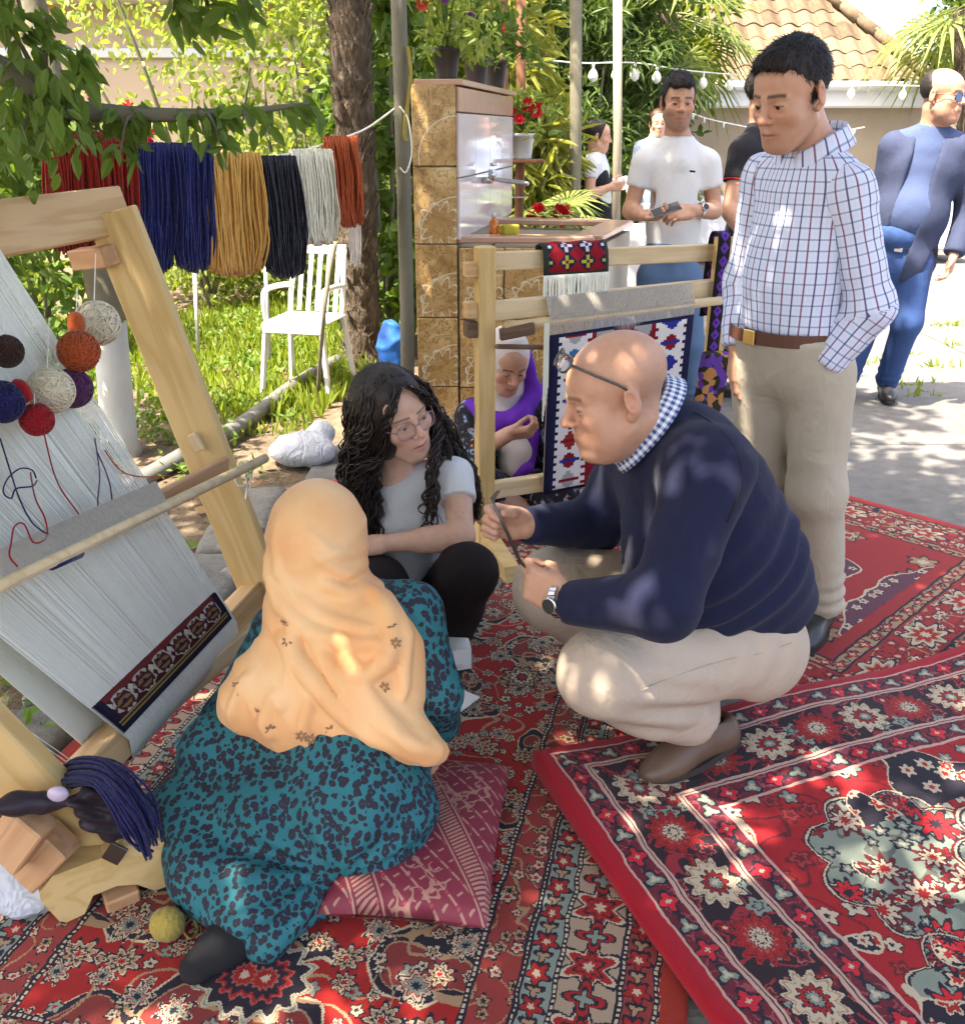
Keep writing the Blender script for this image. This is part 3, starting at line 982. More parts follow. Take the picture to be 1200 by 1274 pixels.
# the worn red and beige rug under the seated weaver
va = uvec(.24, .97); ua = Vector((va.y, -va.x, 0))
pr = gz(858, 1180, 0)
ca = pr - ua * .80 + va * (.42)
rug('rug', 'worn red and beige patterned rug under the seated weaver and the cushion', ca, ua, .80, 1.28, rug_a(.80, 1.28), z=.003, seed=2)
# the big red rug under the small kilim loom
ec, nc = uvec(.69, -.72), uvec(.72, .69)
cc = ec * (-2.02) + nc * 2.945
rug('rug', 'red rug with ivory bands reaching from the kilim loom past the standing man', cc, ec, 1.32, .825, rug_c(1.32, .825), z=.006, seed=4)
# the thick red and black rug on top
eb = uvec(.928, .371); fb = Vector((eb.y, -eb.x, 0))
pb = gz(662, 955, .02)
cb = pb + eb * 1.35 + fb * .98
def rip(P):
    x, y = P[:, 0], P[:, 1]
    e = np.exp(-((x + 1.35) / .30) ** 2)
    return .010 * e * (1 + np.sin(y * 9.0 + .8 * np.sin(y * 4))) + .009 * np.exp(-((y - .98) / .25) ** 2) * (1 + np.sin(x * 7.5)) + .006 * (1 + snoise(P, 7, 9))
rug('rug', 'thick red and black rug with sage medallions and rippled edge under the crouching man', cb, eb, 1.35, .98, rug_b(1.35, .98), z=.022, th=.014, seed=6, ripple=rip, step=.02)
# ------------------------------------------------------------------ people: shared pieces
def hmat(fwd, up=(0, 0, 1)):
    f = Vector(fwd).normalized(); u = Vector(up)
    u = (u - f * u.dot(f)).normalized()
    l = u.cross(f)
    return Matrix((l, -f, u)).transposed()

class Head:
    """x to the person's own left, -y out of the face, z up; origin between the ears"""
    def __init__(s, c, fwd, up=(0, 0, 1), sc=1.0, eye=.0042, fat=0.0, fem=False, nose=1.0, smile=0.0, ear=True):
        s.c = Vector(c); s.M = hmat(fwd, up); s.sc = sc; s.eye = eye; s.fat = fat; s.fem = fem; s.nose = nose; s.smile = smile; s.ear = ear
    def w(s, x, y, z): return s.c + s.M @ (Vector((x, y, z)) * s.sc)
    def local(s, V): return (np.asarray(V) - np.array(s.c)) @ np.array(s.M) / s.sc
    def add(s, S):
        k = s.sc; w = s.w; M_ = s.M
        def ell(x, y, z, r, kk=.03, op='add', Mx=None):
            r = r if hasattr(r, '__len__') else (r, r, r)
            S.ell(w(x, y, z), [q * k for q in r], M_ if Mx is None else Mx, kk * k, op)
        def cap(a, b, ra, rb=None, kk=.01, op='add'): S.cap(w(*a), w(*b), ra * k, (ra if rb is None else rb) * k, kk * k, op)
        f = s.fem
        ell(0, .018, .045, (.076, .097, .082))
        ell(0, -.033, .042, (.063, .056, .052))
        ell(0, -.036, -.03, (.059 if not f else .056, .057, .066))
        ell(0, -.037, -.078, (.047 if not f else .040, .049, .038), .03)
        ell(0, -.074, -.098, (.019 if not f else .014, .017, .017), .025)
        for g in (-1, 1):
            ell(g * .044, -.058, -.02, (.022, .022, .018), .03)
            cap((g * .056, -.002, -.055), (g * .026, -.062, -.098), .016 if not f else .013, .014, .03)
            cap((g * .012, -.0885, .0235), (g * .046, -.073, .0255), .0075 if not f else .005, .005, .016)
        if s.fat:
            ell(0, -.075, -.064, (.034, .028, .026), .02)
            ell(0, -.022, -.096, (.052, .054, .036 * s.fat), .03)
            ell(0, -.083, -.099, (.022, .017, .016), .018)
            for g in (-1, 1): ell(g * .044, -.040, -.060, (.026, .032, .034), .025)
        n = s.nose
        for g in (-1, 1): ell(g * .032, -.097, .005, (.019, .014, .0125), .014, 'sub')
        cap((0, -.087, .020), (0, -.1075 * (.9 + .1 * n), -.018), .0068, .0095 * n, .012)
        ell(0, -.1115 * (.9 + .1 * n), -.0235, (.0105 * n, .0105, .0095), .008)
        for g in (-1, 1):
            ell(g * .0125 * n, -.0985, -.0275, (.008, .0105, .0075), .006)
            ell(g * .0065, -.106, -.0355, (.0032, .0045, .003), .003, 'sub')
        if not f:
            for g in (-1, 1):
                cap((g * .021, -.0975, -.033), (g * .033, -.083, -.060), .0028, .002, .007, 'sub')
                cap((g * .022, -.091, -.010), (g * .042, -.083, -.011), .0022, .0018, .007, 'sub')
        # lids with an almond opening
        for g in (-1, 1):
            ell(g * .0315, -.0765, .004, (.0158, .0135, .0135), .004)
            if s.eye > 0: ell(g * .0315, -.0905, .0035 - .001, (.0135, .008, s.eye), .0015, 'sub')
        ell(0, -.066, -.060, (.032, .027, .026), .02)
        # mouth
        sm = s.smile
        cap((-.023, -.0835, -.0625 + sm), (0, -.0955, -.0585), .0042, .0052, .006); cap((.023, -.0835, -.0625 + sm), (0, -.0955, -.0585), .0042, .0052, .006)
        cap((-.017, -.0855, -.0685 + sm * .7), (0, -.0935, -.0705), .0045, .0068, .006); cap((.017, -.0855, -.0685 + sm * .7), (0, -.0935, -.0705), .0045, .0068, .006)
        cap((-.026, -.0865, -.0640 + sm * 1.2), (0, -.1010, -.0635), .0016, .0022, .003, 'sub'); cap((.026, -.0865, -.0640 + sm * 1.2), (0, -.1010, -.0635), .0016, .0022, .003, 'sub')
        if s.ear:
            for g in (-1, 1):
                Me = s.M @ Matrix.Rotation(g * R(24), 3, 'Z') @ Matrix.Rotation(R(8), 3, 'X')
                ell(g * .080, .016, .002, (.0085, .0185, .032), .010, Mx=Me)
                ell(g * .0895, .011, .005, (.0078, .0115, .020), .004, 'sub', Mx=Me)
                ell(g * .084, .013, -.004, (.004, .006, .010), .004, Mx=Me)
                ell(g * .075, .006, -.028, (.006, .0085, .010), .008)
        return s
    def neck(s, S, base, r0=.054, r1=.062): S.cap(s.w(0, .028, -.055), base, r0 * s.sc, r1, .03); return s
    def box(s, res):
        c = np.array(s.c); h = .15 * s.sc
        return (c - h, c + h, res)
    def colors(s, V, C, skin, brow=(.02, .013, .01), lip=(.36, .12, .10), stubble=0.0, browd=.85, scalp=None):
        q = s.local(V)
        x, y, z = q[:, 0], q[:, 1], q[:, 2]
        near = (np.abs(x) < .12) & (np.abs(y) < .14) & (np.abs(z) < .15)
        fr = (y < -.045) & near
        def mixc(m, c):
            m = np.clip(m, 0, 1)[:, None]; C[:] = C * (1 - m) + np.array(c) * m
        blush = np.exp(-((np.abs(x) - .042) / .022) ** 2 - ((z + .028) / .022) ** 2) * fr + np.exp(-(x / .015) ** 2 - ((z + .02) / .016) ** 2) * (y < -.085) * near + .9 * np.exp(-((np.abs(x) - .082) / .012) ** 2 - ((y - .012) / .03) ** 2 - (z / .035) ** 2) * near
        mixc(.30 * blush, (skin[0] * 1.05, skin[1] * .62, skin[2] * .58))
        if stubble:
            m = np.clip((-.03 - z) / .02, 0, 1) * np.clip((.02 - y) / .03, 0, 1) * near * np.clip((z + .125) / .02, 0, 1)
            m = np.maximum(m, np.exp(-(x / .03) ** 2 - ((z + .046) / .008) ** 2) * fr)
            m *= 1 - np.exp(-(x / .026) ** 2 - ((z + .064) / .010) ** 2)
            mixc(stubble * m, (.05, .042, .045))
        lm = np.exp(-np.abs(x / .0245) ** 4 - np.abs((z + .0645 - s.smile * np.abs(x) * 30) / .0092) ** 4) * (y < -.078) * near
        mixc(.75 * lm, lip)
        cr = np.exp(-np.abs(x / .025) ** 4 - ((z + .0637 - s.smile * np.abs(x) * 40) / .0016) ** 2) * (y < -.078) * near
        mixc(.7 * cr, (.10, .03, .03))
        bz = .0285 - 9.0 * np.maximum(np.abs(x) - .033, 0) ** 2 + .002
        bm = np.exp(-np.abs((z - bz) / (.0046 if not s.fem else .003)) ** 3) * (np.abs(x) > .011) * (np.abs(x) < .052) * fr
        mixc(browd * bm, brow)
        # lash line
        lz = .0025 + s.eye * np.sqrt(np.clip(1 - ((np.abs(x) - .0315) / .0145) ** 2, 0, 1))
        ls = np.exp(-((z - lz - .0008) / .0017) ** 2) * (np.abs(np.abs(x) - .0315) < .0150) * (y < -.07) * near
        mixc(.8 * ls, (.02, .012, .01))
        if scalp is not None:
            m = np.clip((y - .0) / .04, 0, 1) * np.clip((z + .05) / .03, 0, 1) * near * np.clip((.075 - z) / .05, 0, 1)
            mixc(scalp[0] * m * (np.abs(x) < .079), scalp[1])
        return C
    def eyes(s, root, iris=(.03, .015, .008), gaze=(0, -1, -.15)):
        gl = Vector(gaze).normalized()
        for g in (-1, 1):
            c = s.w(g * .0315, -.0765, .0035)
            mb = MB().ball((0, 0, 0), .0122 * s.sc, nu=24, nv=16)
            V = np.array([tuple(v) for v in mb.v])
            d = np.array(s.M @ gl)
            t = (V / (.0122 * s.sc)) @ d
            C = np.where((t > .80)[:, None], np.array(iris), np.array((.42, .36, .33)))
            C = np.where((t > .95)[:, None], np.array((.004, .004, .004)), C)
            me = np_mesh('eye', V + np.array(c), mb.f, True, C)
            link('eye', me, M['eye'], root)

def body_mat(name, rough=.5, sss=.0):
    m = Mat(name, rough, .35)
    o = m.tc()
    c = m.attr('Col', 'Color')
    n1 = m.noise(o, 55, 4); n2 = m.noise(o, 600, 2); n3 = m.noise(o, 16, 3)
    c = m.mix((n1 - .35) * .8, c, (.82, .55, .48), 'MULTIPLY')
    c = m.mix((n3 - .4) * .6, c, (.92, .70, .62), 'MULTIPLY')
    m.base(c)
    m.bump(n2 * .5 + m.noise(o, 220, 3) * .6 + n1 * .5, .28, .0018)
    m.set(Subsurface_Weight=.12, Subsurface_Scale=.012)
    m.b.inputs['Subsurface Radius'].default_value = (1.0, .35, .2)
    M[name] = m.m
body_mat('skin')
em = Mat('eye', .12, .6); em.base(em.attr('Col', 'Color')); M['eye'] = em.m

def hairmat(name, c, rough=.42, stretch=(40, 40, 4), hi=1.8):
    m = Mat(name, rough, .35)
    v = m.mapping(m.tc(), stretch)
    f = m.noise(v, 6, 3)
    m.base(m.mix(f, tuple(q * .45 for q in c), tuple(q * hi for q in c)))
    m.bump(f, .7, .004)
    M[name] = m.m
hairmat('hair_black', (.014, .010, .009), .62, stretch=(30, 30, 10))
hairmat('hair_long', (.016, .009, .007), .34, (60, 60, 6))
hairmat('hair_brown', (.05, .028, .018))

def hand(S, wrist, d, palm, side, curls=((15, 25, 15),) * 4, thumb=((.55, .75, .25), (.75, .45, .35)), spread=.12, sz=1.0, k=.005):
    """side 'R' or 'L'; palm is where the palm faces; curls per finger (index to little) in degrees per joint"""
    d = Vector(d).normalized(); p = Vector(palm); p = (p - d * p.dot(d)).normalized()
    lat = d.cross(p) if side == 'R' else p.cross(d)          # towards the thumb
    w = Vector(wrist)
    Mx = Matrix((lat, d, p)).transposed()
    S.box(w + d * .050 * sz, (.040 * sz, .046 * sz, .0145 * sz), Mx, .013 * sz, .014)
    S.ell(w + d * .035 * sz + lat * .024 * sz + p * .008 * sz, (.020 * sz, .032 * sz, .017 * sz), Mx, .012)
    S.ell(w + d * .038 * sz - lat * .024 * sz + p * .006 * sz, (.015 * sz, .032 * sz, .014 * sz), Mx, .012)
    L = (.072, .080, .075, .060)
    off = (.0295, .0100, -.0098, -.0285); fwd = (.090, .094, .090, .082)
    tips = []
    for i in range(4):
        b = w + d * fwd[i] * sz + lat * off[i] * sz
        a = 0.0
        fd = (d + lat * spread * (1.5 - i) / 1.5 * .6).normalized()
        q = b; r = (.0098, .0092, .0086, .0076) if i < 3 else (.0086, .0080, .0075, .0066)
        for j, fr in enumerate((.45, .31, .24)):
            a += R(curls[i][j])
            q2 = q + (fd * math.cos(a) + p * math.sin(a)) * L[i] * fr * sz
            S.cap(q, q2, r[j] * sz, r[j + 1] * sz, k if j else .008)
            q = q2
        tips.append(q)
    b = w + d * .030 * sz + lat * .030 * sz + p * .006 * sz
    q = b
    for j, (ln, ra, rb) in enumerate(((.040, .0125, .0102), (.030, .0102, .0082))):
        t = thumb[min(j, len(thumb) - 1)]
        v = (d * t[0] + lat * t[1] + p * t[2]).normalized()
        q2 = q + v * ln * sz
        S.cap(q, q2, ra * sz, rb * sz, .008 if j == 0 else .005)
        q = q2
    c = np.array(w + d * .075 * sz)
    return (c - .115 * sz, c + .115 * sz, .0034 * sz), tips, q

def shoe(root, heel, toe, up, mat, w=.046, h=.085, ln=None, sole_mat=None, name='shoe', lace=False):
    heel, toe = Vector(heel), Vector(toe)            # on the underside
    d = (toe - heel); ln = d.length; d.normalize()
    u = Vector(up); u = (u - d * u.dot(d)).normalized(); l = u.cross(d)
    Mx = Matrix((d, l, u)).transposed()
    P = lambda a, b, c: heel + d * a * ln + l * b + u * c
    S = Sdf()
    S.ell(P(.13, 0, .042), (ln * .15, w * .82, .044), Mx, .03)
    S.cap(P(.14, 0, .06), P(.22, 0, h), w * .78, w * .74, .03)
    S.cap(P(.18, 0, .035), P(.70, 0, .030), w * .80, w * .90, .03)
    S.cap(P(.30, 0, h * .72), P(.62, 0, .038), w * .55, w * .62, .035)
    S.ell(P(.74, 0, .026), (ln * .27, w * .98, .036), Mx, .025)
    S.half(P(0, 0, .010), -u)
    S.half(P(.2, 0, h * 1.02), (u * 1.0 - d * .15))
    S.cap(P(.21, 0, h * .75), P(.21, 0, h * 1.5), w * .60, w * .66, .004, 'sub')
    o = sdf_obj(name, S, mat, root, .006, wr=lambda V, N: .0012 * snoise(V, 60, 2))
    n = 26; poly = []
    for i in range(n):
        t = 2 * math.pi * i / n
        a = .5 - .5 * math.cos(t)
        ww = w * (.86 + .22 * math.sin(math.pi * min(1, a * 1.02)) * (1 if a > .4 else .35)) * abs(math.sin(t)) ** .55
        poly.append(P(-.015 + a * 1.035, ww * (1 if math.sin(t) >= 0 else -1), 0))
    MB().prism(poly, u * .016).build('sole', sole_mat or M['shoe_sole'], o)
    return o

plain('shoe_sole', (.035, .030, .028), .8, .2)
plain('leather_brown', (.115, .068, .045), .42, .4, nz=18, amt=.5, bump=.12, bs=220)
plain('leather_black', (.028, .028, .032), .38, .45, nz=18, amt=.4, bump=.1, bs=220)
plain('leather_belt', (.10, .038, .022), .45, .4, nz=25)
plain('white_shoe', (.74, .74, .73), .6, .3)
plain('lens', (.30, .20, .20), .1, .6)
plain('gold', (.70, .50, .22), .3, .5, 1.0, amt=.1)

def glassmat(name, c, alpha):
    m = Mat(name, .05, .5); m.base(c); m.set(Alpha=alpha); M[name] = m.m
glassmat('clear_lens', (.55, .42, .42), .14)
glassmat('blue_lens', (.04, .16, .42), .96)

def glasses(root, H, frame_mat, lens_mat, y=-.098, z=.003, lw=.027, lh=.021, tilt=0.0, slide=(0, 0, 0), temple=((.077, -.06, .01), (.082, .0, .012), (.083, .018, -.002)), r=.0016):
    """spectacles on a head: rims, bridge, temples, lenses"""
    Mt = Matrix.Rotation(tilt, 3, 'X')
    def W(x, yy, zz):
        v = Mt @ Vector((x, yy, zz)) + Vector((0, y, z)) + Vector(slide)
        return H.w(*v)
    mb = MB(); lenses = []
    for g in (-1, 1):
        pts = []
        for i in range(22):
            t = 2 * math.pi * i / 22
            cx, cz = math.cos(t), math.sin(t)
            e = .75
            pts.append(W(g * .0335 + lw * math.copysign(abs(cx) ** e, cx), abs(math.copysign(abs(cx) ** e, cx)) * .004 * 0 + .0035 * (g * math.copysign(abs(cx) ** e, cx) + 1), lh * math.copysign(abs(cz) ** e, cz) + .002 * g * cx))
        mb.tube(pts, r * H.sc, 6, closed=True)
        lenses.append(MB().add(pts, [tuple(range(22))]))
        if temple:
            mb.tube([W(g * (.0335 + lw), .007, .006)] + [H.w(g * a, b, c) for a, b, c in temple], r * 1.1 * H.sc, 6)
    mb.tube([W(-.0335 + lw - .001, .001, .003), W(0, -.002, .007), W(.0335 - lw + .001, .001, .003)], r * H.sc, 6)
    gl = mb.build('glasses', frame_mat, root, True)
    for q in lenses: q.build('lens', lens_mat, gl, True)
    return gl

def watch(root, wrist, axis, face_n, r, strap, dial):
    a = Vector(axis).normalized(); n = Vector(face_n); n = (n - a * n.dot(a)).normalized(); l = n.cross(a)
    w = Vector(wrist)
    mb = MB()
    pts = [w + (n * math.cos(t) + l * math.sin(t)) * r for t in [2 * math.pi * i / 24 for i in range(24)]]
    for i in range(24):
        p0, p1 = pts[i], pts[(i + 1) % 24]
        q = (p0 + p1) / 2
        mb.box(q, ((p1 - p0).length * .47, .009, .0016), frame(p1 - p0, q - w), .0008)
    o = mb.build('watch', strap, root)
    Mx = Matrix((a, l, n)).transposed()
    MB().lathe(w + n * (r + .001), [(.0175, 0), (.0190, .002), (.0190, .006), (.0165, .008)], 24, Mx).build('case', strap, o, True)
    MB().lathe(w + n * (r + .0092), [(.0155, 0), (.0155, .0006)], 24, Mx).build('dial', dial, o)
    return o

def strands(V, Q, H, n=2500, ln=.015, lift=.35, seed=5, comb=(0, -.8, -.25), ymin=-1.0):
    """short blades of hair lying on a hair surface"""
    g = np.random.default_rng(seed)
    N = normals(V, Q)
    f = g.integers(0, len(Q), n)
    w = g.dirichlet((1, 1, 1, 1), n)
    P = (V[Q[f]] * w[:, :, None]).sum(1); Nn = (N[Q[f]] * w[:, :, None]).sum(1)
    q = H.local(P)
    kp_ = q[:, 1] > ymin
    P, Nn, q = P[kp_], Nn[kp_], q[kp_]; n = len(P)
    c = np.tile(np.array(comb), (n, 1))
    back = np.clip((q[:, 1] - .03) / .05, 0, 1)[:, None]
    side = np.clip((np.abs(q[:, 0]) - .045) / .03, 0, 1)[:, None]
    c = c * (1 - back) + np.array([0, .25, -1]) * back
    c = c * (1 - side) + np.array([0, .25, -1]) * side
    c = c + g.normal(0, .28, (n, 3))
    d = c @ np.array(H.M).T
    d -= Nn * (d * Nn).sum(1)[:, None]
    d /= np.linalg.norm(d, axis=1)[:, None] + 1e-9
    d = d + Nn * (lift * g.random(n))[:, None]
    L = ln * H.sc * (.6 + .7 * g.random(n))[:, None]
    s_ = np.cross(d, Nn); s_ /= np.linalg.norm(s_, axis=1)[:, None] + 1e-9
    wd = (.0011 * H.sc)
    P = P - Nn * .001
    A = np.stack([P - s_ * wd, P + s_ * wd, P + d * L * .6 + s_ * wd * .7 + Nn * .0012, P + d * L * .6 - s_ * wd * .7 + Nn * .0012], 1)
    B = np.stack([A[:, 3], A[:, 2], P + d * L, P + d * L], 1)
    Vn = np.concatenate([A.reshape(-1, 3), (P + d * L - Nn * .001)])
    i = np.arange(n) * 4; t = 4 * n + np.arange(n)
    Q1 = np.stack([i, i + 1, i + 2, i + 3], 1); Q2 = np.stack([i + 3, i + 2, t, t], 1)
    return np.concatenate([V, Vn]), [tuple(x) for x in Q] + [tuple(x + len(V)) for x in Q1] + [tuple(x[:3] + len(V)) for x in Q2]

def short_hair(root, H, mat, top=.012, side=.005, front=.062, res=.006, fringe=0.0, temple=-.028, fade=None):
    """a short cut: thick on top, close at the sides and the back"""
    k = H.sc
    S = Sdf()
    S.ell(H.w(0, .018, .047), [q * k for q in (.076 + side, .097 + side * 1.3, .083 + side)], H.M, .01)
    S.half(H.w(0, -.004, .0), H.M @ Vector((0, -1, .10)))            # sides start above the ear
    S.half(H.w(0, .0, temple), H.M @ Vector((0, -.55, -1)))
    T = Sdf()
    T.ell(H.w(0, .012, .052), [q * k for q in (.074 + top * .5, .095 + top, .080 + top)], H.M, .01)
    T.ell(H.w(0, -.058, .092), [q * k for q in (.055, .034, .028 + fringe)], H.M, .02)
    for g in (-1, 1): T.ell(H.w(g * .066, -.070, .066), .024 * k, None, .012, 'sub')
    T.half(H.w(0, -.062, front), H.M @ Vector((0, -.75, -1)))
    V1, Q1 = S.surf(res); V2, Q2 = T.surf(res)
    V = np.concatenate([V1, V2]); Q = np.concatenate([Q1, Q2 + len(V1)])
    q = H.local(V)
    N = normals(V, Q)
    V = V + N * (.0022 * snoise(q * np.array([1, .5, .6]), 190, 5) + .0015 * snoise(q, 330, 6))[:, None] * k
    V, Q = strands(V, Q, H, n=6500, ln=.019, lift=.5)
    # lift the front edge a little, ragged
    return link('hair', np_mesh('hair', V, Q), mat, root)

SKIN1, SKIN2, SKIN3, SKIN4 = (.52, .30, .20), (.50, .29, .19), (.45, .26, .17), (.56, .35, .25)

def skin_fn(H, skin, **kw):
    def f(V):
        C = np.tile(np.array(skin, float), (len(V), 1))
        return H.colors(V, C, skin, **kw) if H is not None else C
    return f

def wrinkle(amp, f, seed=0, stretch=(1, 1, 1), fine=0.0):
    st = np.array(stretch)
    def w(V, N):
        a = snoise(V * st, f, seed); b = snoise(V * st, f * 2.3, seed + 1)
        o = amp * (.7 * a + .35 * b)
        # sharpen into folds
        o = o + amp * .6 * (1 - np.abs(snoise(V * st, f * 1.4, seed + 2))) ** 3
        if fine: o += fine * snoise(V, f * 6, seed + 3)
        return o
    return w

def torso_frame(pel, neck, shL, shR):
    up = (Vector(neck) - Vector(pel)).normalized()
    lat = Vector(shL) - Vector(shR); lat = (lat - up * lat.dot(up)).normalized()
    back = up.cross(lat)                      # x left, y back, z up
    return Matrix((lat, back, up)).transposed()

def cuff_cut(S, w, ax, r=.075, ln=.06):
    """cut a sleeve or trouser leg off square at w"""
    ax = Vector(ax).normalized()
    S.box(Vector(w) + ax * ln, (ln, r, r), frame(ax, (0, .3, 1)), .002, .003, 'sub')

def collar(root, c0, ax, front, mat, rx, ry, hgt, open_=26, name='collar', drop=.030, point=.02):
    """a turned-down shirt collar: a folded band about the neck axis, rx to the front, ry to the sides"""
    ax = Vector(ax).normalized(); f = Vector(front); f = (f - ax * f.dot(ax)).normalized(); l = ax.cross(f)
    c0 = Vector(c0)
    V, U, Fs = [], [], []
    n = 44
    prof = [(-.002, -.5), (-.001, .35), (.001, .8), (.005, 1.0), (.011, .95), (.017, .55), (.023, .05), (.028, -.40)]
    m = len(prof)
    for i in range(n + 1):
        t = R(open_) + (2 * math.pi - 2 * R(open_)) * i / n
        dirv = f * math.cos(t) * rx + l * math.sin(t) * ry
        front_ = max(0.0, math.cos(t)) ** 2
        e = dirv.normalized()
        for j, (ro, hh) in enumerate(prof):
            dz = hgt * hh - drop * front_ - (point * front_ * max(0, j - 4) / 3)
            V.append(c0 + dirv + e * (ro + (.006 * front_ if j > 3 else 0)) + ax * dz)
            U.append((t * (rx + ry) / 2 * 1.1, j * .0115 + .001 * i * 0))
    for i in range(n):
        for j in range(m - 1):
            a = i * m + j
            Fs.append((a, a + 1, a + m + 1, a + m))
    o = link(name, np_mesh(name, np.array([tuple(v) for v in V]), Fs, True, uv=np.array(U)), mat, root)
    md = o.modifiers.new('s', 'SOLIDIFY'); md.thickness = .0022
    return o
# ------------------------------------------------------------------ fabrics of the main figures
cloth('navy_knit', (.012, .015, .042), (.008, .010, .028), .95, 1400, .35, sheen=.06)
cloth('chino', (.44, .36, .285), (.37, .30, .235), .9, 1200, .25, var=4, fold=.3)
cloth('chino_olive', (.42, .375, .295), (.35, .31, .24), .9, 1200, .25, var=4, fold=.3)
cloth('black_trouser', (.020, .015, .016), (.010, .008, .009), .9, 1200, .25)
cloth('white_tee', (.58, .595, .60), (.52, .535, .54), .9, 1100, .2, var=5, amt=.4)
cloth('sock_black', (.018, .018, .020), None, .95, 900, .5)
cloth('sock_brown', (.05, .035, .03), None, .95, 700, .6)

def check_mat(name, ground, c, p=.0085, uvname=None):
    m = Mat(name, .85, .2)
    o = m.attr('cuv') if uvname else m.tc()
    x, y, z = m.xyz(o)
    a = (x / p).fract().lt(.5); b = (y / p).fract().lt(.5)
    t = (a + b) * .5
    m.base(m.mix(t, ground, c))
    m.bump(m.noise(m.tc(), 900, 2), .2, .001)
    M[name] = m.m
check_mat('gingham', (.70, .74, .80), (.035, .07, .22), .0125, True)

